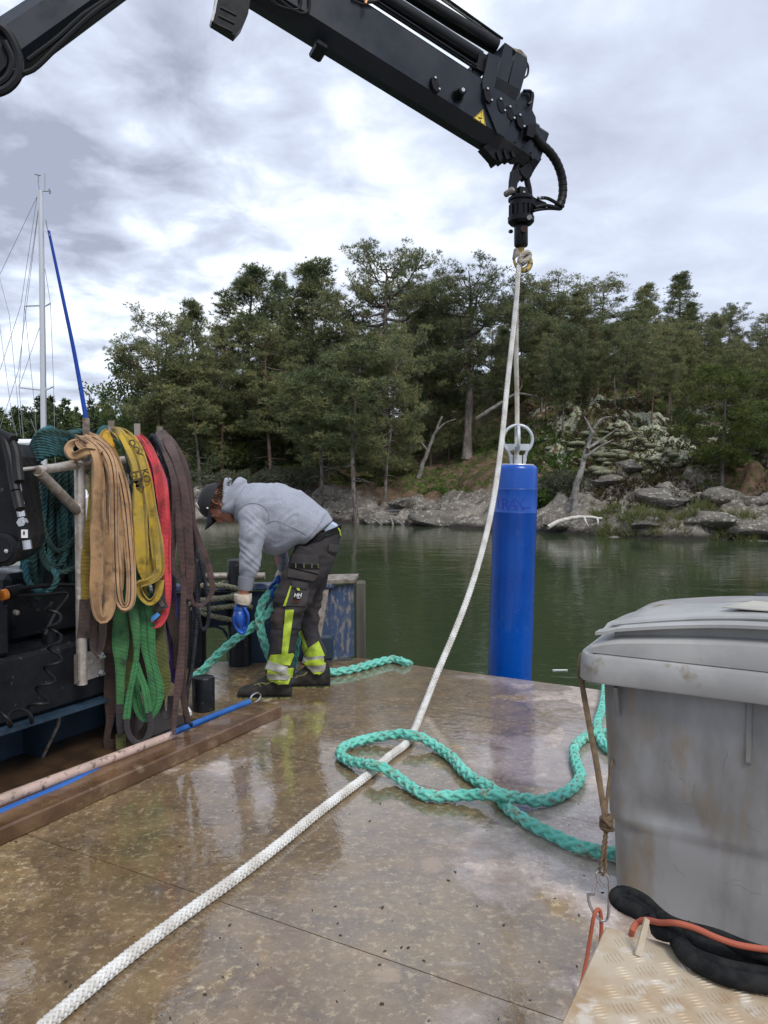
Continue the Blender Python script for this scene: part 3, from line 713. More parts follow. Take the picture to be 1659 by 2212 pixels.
MB().box(c0-hd*.6+[0, 0, 1.4], (3.8, 1.7, .45), ax=[hd, hs_, ZA], bev=.12).mk('cabin', M_hull, boat, True)
MB().box(c0-hd*2.6+[0, 0, 1.85], (1.5, 1.9, .6), ax=[hd, hs_, ZA], bev=.2).mk('spray_hood', M_navy, boat, True)
MB().tube([c0-hd*.1+[0, 0, 3.0], c0-hd*2.2+[0, 0, 3.0], c0-hd*4.4+[0, 0, 2.9]], [.22, .19, .12], 10).mk('boom_cover', M_navy, boat, True)
MB().tube([c0-hd*.2+[0, 0, 3.28], c0-hd*4.0+[0, 0, 3.12]], .13, 8).mk('furled_mainsail', M_hull, boat, True)
mt = P(88, 412, Ym); MB().cyl(mb-[0, 0, .3], mt, .115, .09, 14).mk('mast', M_alu_m, boat, True)
MB().tube([P(99, 475, Ym), P(101, 490, Ym), P(108, 510, Ym)], .02, 5).mk('forestay_swivel', M_wire, boat)
MB().tube(crom([P(105, 498, Ym), P(135, 640, Ym+.8), P(162, 770, Ym+1.6), P(189, 925, Ym+2.6), P(199, 1010, Ym+3)], num=16), np.linspace(.05, .11, 16), 8).mk('furled_foresail', M_bluec, boat, True)
for a, b in (((90, 660), (53, 661)), ((98, 661), (109, 655)), ((94, 843), (41, 837)), ((97, 843), (116, 835))): MB().cyl(P(*a, Ym), P(*b, Ym), .03, n=6).mk('spreader', M_alu_m, boat)
for pl in ([(86, 430), (53, 661), (75, 880), (86, 1050)], [(86, 430), (40, 800), (0, 925)], [(80, 425), (0, 592)], [(80, 425), (45, 660), (0, 800)], [(97, 580), (109, 655), (116, 835), (120, 1040)], [(53, 661), (41, 837), (60, 1050)], [(95, 680), (41, 837)]):
    MB().tube([P(*q, Ym+.05) for q in pl], .010, 4).mk('stay', M_wire, boat)
MB().tube([P(86, 412, Ym), P(83, 395, Ym), P(83, 380, Ym)], .02, 5).mk('aerial', M_wire, boat)
MB().tube([P(75, 376, Ym), P(82, 378, Ym), P(88, 379, Ym)], .02, 4).tube([P(97, 410, Ym), P(97, 375, Ym)], .012, 4).tube([P(90, 413, Ym), P(110, 413, Ym)], .02, 5).tube([P(106, 408, Ym), P(108, 418, Ym)], .035, 5).mk('wind_vane', M_wire, boat)
b2 = thing('sailing_boat', 'second sailing boat at the left edge with thin rigging and low white cabin top', 'sailing boat', P(-60, 1000, 45)*[1, 1, 0]+[0, 0, WZ])
q = P(-60, 980, 45); rings = []
for s in np.linspace(0, 1, 10):
    w = max(.04, 1.5*(1-max(0, (s-.5)/.5)**2.2)); rings.append([(q[0]-5+9*s, 45+a*w*k, WZ-.2+1.6*z) for a, k, z in ((-1, 1, 1), (-1, .9, .5), (-1, .5, .1), (1, .5, .1), (1, .9, .5), (1, 1, 1))])
MB().loft(rings).mk('hull', M_hull, b2, True)
MB().box((q[0]-.6, 45, WZ+1.75), (3.6, 1.7, .6), bev=.15).mk('cabin', M_hull, b2, True)
MB().cyl(P(-18, 985, 45), P(-22, 500, 45), .09, .06, 8).mk('mast', M_alu_m, b2, True)
for pl in ([(-22, 520), (20, 640+40), (45, 940)], [(-20, 560), (30, 930)], [(66, 905), (90, 965)], [(22, 885), (40, 955)]): MB().tube([P(*k_, 45) for k_ in pl], .014, 4).mk('stay', M_wire, b2)
b3 = thing('white_jetty', 'pale floating jetty seen over the water at the left edge', 'jetty', P(10, 1190, 9))
for v, Y in ((1213, 11.0), (1240, 9.6)):
    c = P(-40, v, Y); MB().box((c[0], Y, WZ+.12), (3.0, .45, .12), bev=.02).mk('plank', M_hull, b3)
# ------------------------------------------------------------------ work deck
def deck_mat():
    m = bpy.data.materials.new('wet_deck'); m.use_nodes = True; t = m.node_tree; b = t.nodes['Principled BSDF']; K = t.links.new
    co = t.nodes.new('ShaderNodeTexCoord'); sx = t.nodes.new('ShaderNodeSeparateXYZ'); K(co.outputs['Object'], sx.inputs[0])
    def nz(s, d=7, r=0.6, dist=0.0, off=0.0):
        mp = t.nodes.new('ShaderNodeMapping'); mp.inputs[1].default_value = (off, off*.7, 0); K(co.outputs['Object'], mp.inputs[0])
        n = t.nodes.new('ShaderNodeTexNoise'); n.inputs['Scale'].default_value = s; n.inputs['Detail'].default_value = d; n.inputs['Roughness'].default_value = r; n.inputs['Distortion'].default_value = dist
        K(mp.outputs[0], n.inputs['Vector']); return n.outputs[0]
    def mr(s, a, z, x=0, y=1):
        n = t.nodes.new('ShaderNodeMapRange'); n.clamp = True
        for i, q in enumerate((a, z, x, y)): n.inputs[i+1].default_value = q
        K(s, n.inputs[0]); return n.outputs[0]
    def ma(op, a, b_=None, c_=None):
        n = t.nodes.new('ShaderNodeMath'); n.operation = op
        for i, q in enumerate((a, b_, c_)):
            if q is None: continue
            if isinstance(q, (int, float)): n.inputs[i].default_value = q
            else: K(q, n.inputs[i])
        return n.outputs[0]
    def mx(f, A_, B_):
        n = t.nodes.new('ShaderNodeMix'); n.data_type = 'RGBA'
        if isinstance(f, float): n.inputs[0].default_value = f
        else: K(f, n.inputs[0])
        for i, q in ((6, A_), (7, B_)):
            if isinstance(q, tuple): n.inputs[i].default_value = (*q, 1)
            else: K(q, n.inputs[i])
        return n.outputs[2]
    # dry worn surface
    base = mx(mr(nz(9, 9, .7), .38, .62), (0.31, 0.245, 0.212), (0.50, 0.42, 0.37))
    base = mx(mr(nz(40, 10, .80, 0), .52, .60), base, (0.62, 0.54, 0.45))
    base = mx(mr(nz(2.2, 6, .6, 0, 4), .52, .70), base, (0.19, 0.145, 0.11))
    # silt stain: where water has stood, mostly on the left and in the tracks
    lx = ma('MULTIPLY_ADD', sx.outputs[0], -0.28, ma('MULTIPLY_ADD', sx.outputs[1], 0.05, 0.0))
    sm = ma('ADD', nz(1.25, 7, .62, .4, 2), ma('MAXIMUM', ma('MINIMUM', lx, 0.16), -0.17))
    stain = mr(sm, .485, .545)
    brown = mx(mr(nz(6, 8, .7, 0, 9), .36, .60), (0.070, 0.042, 0.010), (0.25, 0.16, 0.052))
    brown = mx(mr(nz(30, 10, .80, 0, 5), .525, .60), brown, (0.50, 0.39, 0.22))
    brown = mx(mr(nz(3.5, 5, .6, 0, 13), .60, .72), brown, (0.17, 0.07, 0.014))
    c = mx(ma('MULTIPLY', stain, .86), base, brown)
    # two worn tan patches
    for (u, v, r_) in ((935, 1868, .085), (840, 2105, .075)):
        p = G(u, v); vm = t.nodes.new('ShaderNodeVectorMath'); vm.operation = 'DISTANCE'; vm.inputs[1].default_value = p; K(co.outputs['Object'], vm.inputs[0])
        c = mx(mr(ma('ADD', vm.outputs['Value'], ma('MULTIPLY', nz(9, 6, .7), .16)), r_+.05, r_+.025), c, (0.38, 0.27, 0.16))
    mps = t.nodes.new('ShaderNodeMapping'); mps.inputs[3].default_value = (1.2, 11, 1); mps.inputs[2].default_value = (0, 0, R(38)); K(co.outputs['Object'], mps.inputs[0])
    ns = t.nodes.new('ShaderNodeTexNoise'); ns.inputs['Scale'].default_value = 3.0; ns.inputs['Detail'].default_value = 6; ns.inputs['Roughness'].default_value = .7; K(mps.outputs[0], ns.inputs['Vector'])
    c = mx(ma('MULTIPLY', mr(ns.outputs[0], .62, .70), .5), c, (0.48, 0.42, 0.34))
    c = mx(ma('MULTIPLY', mr(ns.outputs[0], .38, .30), .5), c, (0.07, 0.045, 0.02))
    c = mx(mr(nz(75, 3, .6, 0, 3), .68, .72), c, (0.035, 0.03, 0.028))
    # water film: puddle mask
    pm = ma('ADD', nz(0.95, 7, .56, .5, 6), ma('MULTIPLY', ma('SUBTRACT', sm, .5), .30))
    pud = mr(pm, .452, .468)
    damp = mr(nz(3.4, 7, .65, 0, 20), .40, .55)
    c = mx(ma('MULTIPLY', pud, .42), c, (0.085, 0.052, 0.026))
    K(c, b.inputs['Base Color'])
    K(ma('SUBTRACT', .62, ma('MULTIPLY', damp, .30)), b.inputs['Roughness'])
    K(ma('MAXIMUM', pud, ma('MULTIPLY_ADD', damp, .40, .30)), b.inputs['Coat Weight']); b.inputs['Coat IOR'].default_value = 1.72
    K(ma('MULTIPLY_ADD', pud, -.065, .085), b.inputs['Coat Roughness'])
    bp = t.nodes.new('ShaderNodeBump'); bp.inputs['Strength'].default_value = .55; bp.inputs['Distance'].default_value = .006; K(nz(45, 7, .7), bp.inputs['Height']); K(bp.outputs[0], b.inputs['Normal'])
    b2_ = t.nodes.new('ShaderNodeBump'); b2_.inputs['Strength'].default_value = .30; b2_.inputs['Distance'].default_value = .003; K(nz(22, 4, .55, .6), b2_.inputs['Height'])
    K(b2_.outputs[0], b.inputs['Coat Normal'])
    return m
M_deck = deck_mat()
M_blue = M('worn_blue_paint', (0.020, 0.040, 0.095), .45, c2=(0.035, 0.06, 0.12), scale=4, c3=(0.17, 0.155, 0.145), scale3=30, lo3=.50, hi3=.60, bump=.3, bscale=40, bdist=.004, rvar=.15, stretch=(1, 1, .35))
M_navy2 = M('navy_steel', (0.010, 0.020, 0.040), .5, spec=.3, c2=(0.018, 0.032, 0.055), scale=5, c3=(0.07, 0.06, 0.05), scale3=22, lo3=.62, hi3=.70, bump=.2, bscale=30, bdist=.004, rvar=.15)
M_slate = M('slate_blue_steel', (0.028, 0.052, 0.082), .5, spec=.3, c2=(0.018, 0.034, 0.055), scale=4, c3=(0.10, 0.07, 0.045), scale3=30, lo3=.66, hi3=.72, rvar=.15)
M_black = M('black_paint', (0.006, 0.007, 0.009), .40, spec=.22, c2=(0.012, 0.013, 0.016), scale=6, c3=(0.09, 0.075, 0.06), scale3=26, lo3=.62, hi3=.70, bump=.25, bscale=40, bdist=.004, rvar=.15)
M_worn = M('worn_edge_steel', (0.30, 0.27, 0.24), .55, metal=.3, c2=(0.14, 0.10, 0.07), scale=14, rvar=.15)
M_rubber = M('black_rubber', (0.008, 0.008, 0.009), .5, spec=.25, bump=.15, bscale=90, bdist=.002)
M_wet = M('wet_timber', (0.085, 0.042, 0.018), .28, c2=(0.16, 0.090, 0.044), scale=5, stretch=(1, 1, 1), c3=(0.20, 0.135, 0.08), scale3=11, lo3=.58, hi3=.7, bump=.35, bscale=18, bdist=.008, rvar=.14, coat=.35)
A_ = G(775, 1421); edge = [G(880, 1437), G(1050, 1466), G(1160, 1478), G(1262, 1491), G(1345, 1503)]
ve = 5.24; uA = unD(A_)[0]
LB = np.array([-4.6, 5.55, 0])
deck = MB().prism([(-4.6, -2.0, -.62), (3.4, -2.0, -.62), D(4.2, ve-.02)+[0, 0, -.62], A_+[0, -.02, -.62], LB+[0, -.02, -.62]], (0, 0, .60)).mk('deck', M_navy2, None, kind='structure')
def clip_poly(poly, n, c):                      # keep dot(p,n) <= c
    o = []
    for i in range(len(poly)):
        a, b = poly[i], poly[(i+1) % len(poly)]; da, db = np.dot(a, n)-c, np.dot(b, n)-c
        if da <= 0: o.append(a)
        if da*db < 0: o.append(a+(b-a)*(da/(da-db)))
    return o
en = np.cross(A_-LB, ZA); en = en/np.linalg.norm(en); en = en if en[1] > 0 else -en
vcuts = [-3.2, .75, 1.97, 3.19, 4.30, ve]; ucuts = [-8, -4.4, 1.9, 4.4]
for i in range(len(vcuts)-1):
    for j in range(len(ucuts)-1):
        g = .0020; off = .6*(i % 2)
        u0, u1, v0, v1 = ucuts[j]+g+off, ucuts[j+1]-g+off, vcuts[i]+g, vcuts[i+1]-g
        poly = [D(u0, v0, -.018), D(u1, v0, -.018), D(u1, v1, -.018), D(u0, v1, -.018)]
        poly = clip_poly(poly, en, np.dot(en, A_)); poly = clip_poly(poly, np.array([0, -1., 0]), 1.9)
        poly = clip_poly(poly, np.array([-1., 0, 0]), 4.5); poly = clip_poly(poly, np.array([1., 0, 0]), 3.8)
        if len(poly) < 3: continue
        MB().prism(poly, (0, 0, .018)).mk('deck_plate', M_deck, deck)
# edge timber strip of the deck and small grit
mbg = MB()
for i in range(230):
    u, v = rng.uniform(0, 1320), rng.uniform(1560, 2212); p = G(u, v); s = .0012+.0045*rng.random()**4
    a = rng.random()*3; c_, s_ = math.cos(a), math.sin(a)
    mbg.box(p+[0, 0, s*.3], (s*2.2, s, s*.6), ax=[(c_, s_, 0), (-s_, c_, 0), (0, 0, 1)])
mbg.mk('grit', M('grit', (0.04, 0.032, 0.025), .7), None, label='scattered dark grit and bark crumbs on the wet deck', cat='grit', kind='stuff')

# ------------------------------------------------------------------ bulwark at the far left edge of the deck
bw = thing('bulwark', 'dark blue steel bulwark with sloping worn end plate behind the worker', 'bulwark', A_-[.9, 0, 0])
ed = (A_-LB)/np.linalg.norm(A_-LB); nb2 = np.array([-ed[1], ed[0], 0])
def Bw(s, z, o=0.0): return A_-ed*s+nb2*o+np.array([0, 0, z])          # s metres left of the corner
# wall with freeing port: pieces butt joined
H = .60
MB().box(Bw((.35+1.02)/2, H/2-.02, -.06), (.67, .02, H-.04), ax=[ed, nb2, ZA]).mk('wall_plate', M_navy2, bw)
MB().prism([Bw(1.02, .30, -.07), Bw(3.9, .30, -.07), Bw(3.9, H-.04, -.07), Bw(1.02, H-.04, -.07)], nb2*.02).mk('wall_plate', M_navy2, bw)
MB().prism([Bw(1.42, 0, -.07), Bw(3.9, 0, -.07), Bw(3.9, .297, -.07), Bw(1.42, .297, -.07)], nb2*.02).mk('wall_plate', M_navy2, bw)
MB().tube([Bw(1.02, .02, -.06), Bw(1.02, .20, -.06), Bw(1.06, .27, -.06), Bw(1.12, .295, -.06), Bw(1.34, .295, -.06), Bw(1.40, .27, -.06), Bw(1.415, .02, -.06)], .012, 6).mk('port_rim', M_slate, bw, True)
MB().box(Bw(2.05, H, -.06), (3.7, .11, .05), ax=[ed, nb2, ZA], bev=.01).mk('cap_rail', M_blue, bw)
# sloping end plate: big worn blue wedge
a0, a1, a2, a3 = P(1, 1, 1), 0, 0, 0
Yf = A_[1]-.12
def Q(u, v, Y): return P(u, v, Y)
front_ = [Q(764, 1418, Yf), Q(764, 1262, Yf+.02), Q(712, 1268, Yf+.02), Q(688, 1392, Yf-.04), Q(684, 1432, Yf-.06)]
MB().prism(front_, (0, .03, 0)).mk('end_plate', M_blue, bw)
MB().prism([Q(711, 1268, Yf-.01), Q(698, 1268, Yf-.01), Q(652, 1432, Yf-.12), Q(684, 1434, Yf-.1)], (0, .36, 0)).mk('flange', M_worn, bw)
MB().prism([Q(696, 1262, Yf-.02), Q(766, 1259, Yf-.02), Q(766, 1259, Yf-.02)+[.02, .36, 0], Q(696, 1262, Yf-.02)+[-.05, .36, 0]], (0, 0, .028)).mk('top_plate', M_worn, bw)
MB().prism([Q(766.5, 1418, Yf), Q(766.5, 1262, Yf), Q(766.5, 1262, Yf)+[0, .33, 0], Q(766.5, 1418, Yf)+[0, .33, 0]], (.006, 0, 0)).mk('side_plate', M_navy2, bw)
MB().box(Bw(.31, .12, -.10), (.20, .12, .20), ax=[ed, nb2, ZA], bev=.02).mk('inner_bracket', M_slate, bw)
M_grey_t = M('weathered_timber', (0.10, 0.095, 0.075), .85, c2=(0.055, 0.05, 0.04), scale=7, stretch=(1, 1, .1), bump=.6, bscale=20, bdist=.01)
tp = A_+[.012, .06, 0]; MB().box(tp+[0, 0, .20], (.085, .12, .82), bev=.012).mk('fender_post', M_grey_t, None, label='weathered timber fender post at the corner of the deck beside the blue wedge', cat='post')
# ------------------------------------------------------------------ bollards
def bollard_post(mb, p, r, h, n=24): mb.lathe(p, ZA, [(0, r), (h-.012, r), (h-.003, r-.006), (h, r-.02)], n)
bt = thing('double_bollard', 'black double bollard with cross bar and rope behind the arm of the worker', 'bollard', G(480, 1434))
p1 = G(518, 1436); hgt = P(518, 1208, p1[1])[2]
p2 = p1+np.array([-.34, -.03, 0])
for p in (p1, p2):
    m_ = MB(); bollard_post(m_, p, .088, hgt); m_.mk('post', M_black, bt, True)
MB().cyl(p1+[-.09, 0, hgt-.13], p2+[.09, 0, hgt-.13], .028, n=12).mk('cross_bar', M_worn, bt, True)
MB().cyl(p1+[.09, 0, hgt-.13], p1+[.2, 0, hgt-.13], .028, n=12).mk('cross_bar', M_worn, bt, True)
M_oldrope = M('old_beige_rope', (0.22, 0.21, 0.14), .85, c2=(0.13, 0.14, 0.09), scale=12, c3=(0.36, 0.33, 0.26), scale3=60)
pts = []
for i in range(60):
    a = i*.55; c = (p1+p2)/2; f = .5+.5*math.sin(a*.5+.3); pts.append(c+np.array([.235*math.cos(a)*(1+.1*math.sin(i)), .13*math.sin(a), hgt-.32+.10*math.sin(i*.23)+.05*math.cos(i*.7)]))
V, F = laid(crom(pts, num=160), .022, .09, sides=4, spp=7); mk('mooring_rope', V, F, M_oldrope, None, label='old beige rope wound round the double bollard', cat='rope')
ps = G(440, 1533); m_ = MB(); hs2 = P(440, 1461, ps[1])[2]; bollard_post(m_, ps, .069, hs2); sb_ = m_.mk('bollard', M_black, None, True, label='short stout black bollard with worn top standing in front of the slings', cat='bollard')
rb = thing('bollard', 'black bollard with grey cross pin showing over the bin lid at the right edge', 'bollard', P(1650, 1300, 4.2)*[1, 1, 0])
pb = P(1650, 1300, 4.2); MB().lathe((pb[0], pb[1], 0), ZA, [(0, .06), (P(1650, 1289, 4.2)[2]-.01, .06), (P(1650, 1284, 4.2)[2], .05)]).mk('post', M_black, rb, True)
MB().cyl((pb[0]-.05, pb[1], pb[2]+.0), (pb[0]-.15, pb[1], pb[2]+.0), .018, n=10).mk('cross_pin', M_worn, rb, True)

# ------------------------------------------------------------------ plank and boat hooks on the left
pe = unD(G(608, 1549)); pl_dir = G(608, 1549)-G(0, 1829); pl_dir /= np.linalg.norm(pl_dir); pl_n = np.array([-pl_dir[1], pl_dir[0], 0])
p0 = G(608, 1549)-pl_dir*3.9; cen = p0+pl_dir*1.95+pl_n*.115+np.array([0, 0, .034])
mbp = MB(); rings = []
for i in range(40):
    c = p0+pl_dir*3.9*i/39; w = .0; j = lambda k: (vn(np.array([i*.7+k*9.]), np.array([k*3.]))[0]-.5)*.006
    rings.append([c+[0, 0, .004+j(0)], c+pl_n*.182+[0, 0, .004], c+pl_n*(.185+j(1))+[0, 0, .062], c+pl_n*.178+[0, 0, .072+j(2)], c+pl_n*.007+[0, 0, .072+j(3)], c+[0, 0, .064]+pl_n*j(4)])
mbp.loft(rings).mk('plank', M_wet, None, False, label='long wet brown timber plank lying along the left side of the deck', cat='plank')
M_pole = M('pale_pink_pole', (0.50, 0.36, 0.31), .5, c2=(0.36, 0.27, 0.22), scale=6, c3=(0.15, 0.11, 0.08), scale3=30, stretch=(1, 1, 1)); M_bpole = M('blue_pole', (0.012, 0.085, 0.32), .4, c2=(0.02, 0.12, 0.40), scale=5, c3=(0.15, 0.15, 0.15), scale3=30, lo3=.62, hi3=.7)
za = .024
q0 = G(0, 1729, .095); q1 = G(372, 1588, .085); dq = (q1-q0)/np.linalg.norm(q1-q0)
MB().tube([q0-dq*1.2, q0, q1], [.026, .026, .022], 12).mk('pole', M_pole, None, True, label='pale pink worn pole lying along the plank below the slings', cat='pole')
r0_ = G(0, 1757, .065); r1_ = G(186, 1677, .06); r2_ = G(360, 1590, .05); r3_ = G(538, 1516, .045)
bh = thing('boat_hook', 'blue boat hook pole with steel eye lying behind the plank', 'boat hook', r2_)
MB().tube(crom([r0_-(r1_-r0_)*.8, r0_, r1_, r2_, r3_], num=16), .019, 12).mk('pole', M_bpole, bh, True)
dr = (r3_-r2_)/np.linalg.norm(r3_-r2_); ring = [r3_+dr*(.012+.055*(1-math.cos(a))/1)+np.array([0, 0, .028*math.sin(a)+.01]) for a in np.linspace(.3, 6.0, 14)]
M_steel = M('stainless', (0.55, 0.55, 0.56), .25, metal=1.0, rvar=.1)
MB().tube(ring, .005, 6).mk('eye', M_steel, bh, True)

# ------------------------------------------------------------------ crane base machinery on the left
PF = np.array([-1.62, 3.83, 0])                    # point on the front face plane, running along VA
def F_(t, z, o=0.0): return PF+VA*t-UA*o+np.array([0, 0, z])
cb_ = thing('machinery_frame', 'black steel machinery beam with slate blue skirt along the left side of the deck', 'machinery', F_(-.6, 0, .4))
AX = [VA, -UA, ZA]
MB().box(F_(-.75, .44, .26), (3.1, .5, .32), ax=AX, bev=.02).mk('beam', M_black, cb_)
MB().box(F_(-.75, .266, .22), (3.14, .52, .018), ax=AX).mk('flange', M_slate, cb_)
MB().box(F_(-.75, .13, .30), (3.0, .02, .25), ax=AX).mk('skirt', M_slate, cb_)
for t in (-1.6, -1.0, -.42, -.02, .5):
    MB().prism([F_(t, 0.002, .288), F_(t, .256, .288), F_(t, .256, .02), F_(t, .20, .03), F_(t, .002, .16)], VA*.014).mk('rib', M_slate, cb_)
    MB().prism([F_(t+.001, .252, .006), F_(t+.001, .2, .016), F_(t+.001, 0.002, .146), F_(t+.001, 0.002, .156), F_(t+.001, .2, .027), F_(t+.001, .252, .018)], VA*.012).mk('rib_edge', M_worn, cb_)
MB().box(F_(-.75, .004, .20), (3.2, .6, .008), ax=AX).mk('foot_plate', M('wet_silt', (0.035, 0.022, 0.014), .35, c2=(0.07, 0.04, 0.02), scale=6, spec=.4), cb_)
# upper dark housing behind the valves and the rope
MB().box(F_(.35, .78, .42), (.95, .35, .36), ax=AX, bev=.03).mk('housing', M_black, cb_)
MB().box(F_(-.9, .70, .46), (1.4, .25, .20), ax=AX, bev=.02).mk('housing', M_black, cb_)
MB().cyl(F_(.02, .602, .12), F_(.02, .67, .12), .033, n=12).mk('pipe_plug', M_black, cb_, True)
MB().tube(crom([F_(-.28, .88, .12), F_(-.05, .86, .08), F_(.12, .84, .10), F_(.02, .76, .07), F_(-.05, .66, .06)], num=24), .009, 6).mk('hose', M_rubber, cb_, True)
MB().tube(crom([F_(-.3, .90, .12), F_(0, .90, .1), F_(.28, .86, .16)], num=14), .012, 6).mk('hose', M_rubber, cb_, True)
# spiral cable
def zz(x, y): return (x*.2976, 1261.8+y*.2976)
cl_ = crom([P(u, v, 3.40+.47*max(u, 0)/225) for u, v in ((-60, 1562), (10, 1552), (62, 1546), (92, 1500), (112, 1440), (120, 1385), (118, 1335), (105, 1300))], num=230)
T_, A_1, B_1 = frames(cl_); q_ = np.linspace(0, 1, 230); rr_c = .050*np.sin(np.clip(q_*12, 0, 1.57))*(1-.45*q_)*(1+.15*np.sin(q_*31)); th_c = q_*2*math.pi*8.5
MB().tube(cl_+(A_1*np.cos(th_c)[:, None]+B_1*np.sin(th_c)[:, None]*.8)*rr_c[:, None], .0075, 6).mk('spiral_cable', M_rubber, None, True, label='black spiral cable hanging slack in front of the black machinery beam', cat='cable')
# valve block
vb = thing('valve_block', 'black hydraulic valve block with round caps and an orange plug at the left edge', 'valve block', F_(-.36, .6, .1))
MB().box(F_(-.86, .725, .14), (1.18, .26, .24), ax=AX, bev=.02).mk('body', M_black, vb)
M_brass = M('dirty_black_cap', (0.022, 0.021, 0.02), .5, c2=(0.06, 0.05, 0.04), scale=20)
for k in range(5): MB().lathe(F_(-.335-.115*k, .85, .10), ZA, [(0, .042), (.05, .044), (.062, .038), (.075, .036), (.08, .02)], 16).mk('cap', M_brass, vb, True)
MB().cyl(F_(-.262, .885, .09), F_(-.235, .888, .09), .026, n=14).mk('plug', M('orange_plastic', (0.75, 0.22, 0.02), .45), vb, True)
MB().cyl(F_(-.234, .888, .10), F_(-.12, .89, .14), .034, .030, 12).mk('connector', M_rubber, vb, True)
MB().box(F_(-.6, .73, .018), (.13, .006, .035), ax=AX).mk('slot', M_rubber, vb)
MB().lathe(F_(-.22, .80, .05), UA, [(0, .014), (.02, .012), (.024, .004)], 10).mk('button', M_worn, vb, True)
# hydraulic cylinder head with hoses at the far left
hc = thing('hydraulic_motor', 'bulky black hydraulic motor with hoses and steel couplings cut by the left edge', 'hydraulic motor', P(0, 1225, 3.3)*[1, 1, 1])
Yh = 3.3
outl = [(-80, 960), (10, 955), (24, 985), (30, 1050), (38, 1110), (45, 1165), (40, 1195), (22, 1215), (0, 1226), (-60, 1228)]
MB().prism([P(u, v, Yh) for u, v in outl], (-.05, .35, 0)).mk('body', M_black, hc)
MB().lathe(P(8, 1187, Yh), (0, -1, 0), [(-.01, .075), (.015, .072), (.02, .06), (.021, .055), (.03, .05)], 28).mk('cover_disc', M_black, hc, True)
MB().lathe(P(16, 1190, Yh-.03), (0, -1, 0), [(-.01, .010), (.012, .009), (.013, .004)], 12).mk('bolt', M_steel, hc, True)
for pl in ([(-20, 930), (18, 946), (34, 975), (38, 1010), (42, 1040)], [(-20, 950), (10, 955), (22, 985), (28, 1030), (38, 1075), (44, 1100)], [(-10, 938), (20, 945), (30, 950)], [(-20, 944), (8, 948), (20, 980), (30, 1030), (34, 1060)]):
    MB().tube(crom([P(u, v, Yh-.06-.02*i) for i, (u, v) in enumerate(pl)], num=22), .020, 10).mk('hose', M_rubber, hc, True)
def coup(u0, v0, u1, v1, r, mat, name): MB().cyl(P(u0, v0, Yh-.10), P(u1, v1, Yh-.10), r, n=12).mk(name, mat, hc, True)
coup(36, 1036, 38, 1044, .021, M_steel, 'clamp'); coup(38, 1046, 41, 1062, .014, M_steel, 'coupling'); coup(40, 1085, 43, 1092, .022, M_steel, 'clamp')
coup(42, 1093, 47, 1116, .018, M_steel, 'coupling'); coup(47, 1118, 49, 1128, .011, M_steel, 'coupling')
MB().lathe(P(50, 1128, Yh-.10), (0, -1, 0), [(-.01, .019), (.02, .019)], 6).mk('hex_nut', M_steel, hc)
MB().cyl(P(49, 1124, Yh-.13), P(50, 1130, Yh-.13), .008, n=8).mk('bolt', M_steel, hc, True)
coup(50, 1136, 56, 1165, .026, M_black, 'coupling'); MB().box(P(53, 1153, Yh-.132), (.026, .004, .034)).mk('label_plate', M('white_label', (0.7, 0.7, 0.68), .5), hc)
for k in range(5): MB().box(P(51.6, 1148+k*1.6, Yh-.1355), (.008, .0015, .0016)).mk('label_line', M_rubber, hc)
coup(57, 1167, 60, 1186, .019, M_steel, 'coupling'); coup(46, 1170, 44, 1184, .012, M_rubber, 'plug')

# ------------------------------------------------------------------ aluminium rack
M_alu = M('aluminium_tube', (0.50, 0.46, 0.42), .45, metal=.55, c2=(0.33, 0.27, 0.22), scale=9, c3=(0.62, 0.60, 0.57), scale3=30, bump=.1, rvar=.12)
rk = thing('sling_rack', 'aluminium tube rack carrying the slings and the teal rope', 'rack', F_(.17, .1, -.04))
Yk = 3.86
MB().cyl(P(177, 1478, Yk), P(172, 1005, Yk), .027, n=18).mk('post', M_alu, rk, True)
MB().cyl(P(83, 1018, Yk-.35), P(168, 1104, Yk-.01), .024, n=16).mk('brace', M_alu, rk, True)
MB().tube([P(80, 1016, Yk-.36), P(172, 1004, Yk), P(215, 1000, Yk+.22)], .021, 14).mk('rail', M_alu, rk, True)
MB().tube([P(172, 1010, Yk), P(218, 1000, Yk+.30), P(290, 990, Yk+.7), P(350, 985, Yk+1.0)], .021, 12).mk('rail', M_alu, rk, True)
MB().tube(crom([P(40, 1015, Yk-.5), P(90, 1009, Yk-.30), P(150, 999, Yk-.1), P(180, 988, Yk-.04), P(198, 980, Yk-.02), P(206, 984, Yk)], num=26), .0085, 8).mk('hook_rod', M_alu, rk, True)
for (u, v0, v1, Y) in ((187, 903, 1010, 3.95), (241, 909, 1000, 4.2), (297, 915, 990, 4.45), (345.5, 921, 985, 4.7), (281, 935, 1000, 4.75)):
    MB().box((P(u, v0, Y)+P(u, v1, Y))/2, (.033, .012, np.linalg.norm(P(u, v0, Y)-P(u, v1, Y)))).mk('pin', M_worn, rk)
MB().prism([P(163, 1415, Yk+.03), P(226, 1400, Yk+.2), P(226, 1457, Yk+.2), P(163, 1478, Yk+.03)], VA*.0+UA*(-.012)).mk('base_plate', M_alu, rk)
MB().prism([P(163, 1413, Yk-.03), P(169, 1411, Yk-.05), P(169, 1472, Yk-.05), P(163, 1478, Yk-.03)], (0, .07, 0)).mk('gusset', M_alu, rk)
for (u, v) in ((218, 1416), (218, 1453)):
    p = P(u, v, Yk+.17); n_ = (UA*.85-VA*.2); MB().lathe(p, n_, [(0, .019), (.004, .019), (.0041, .014), (.016, .014)], 6).mk('nut', M_steel, rk); MB().cyl(p, p+n_/np.linalg.norm(n_)*.038, .007, n=8).mk('bolt', M_steel, rk)
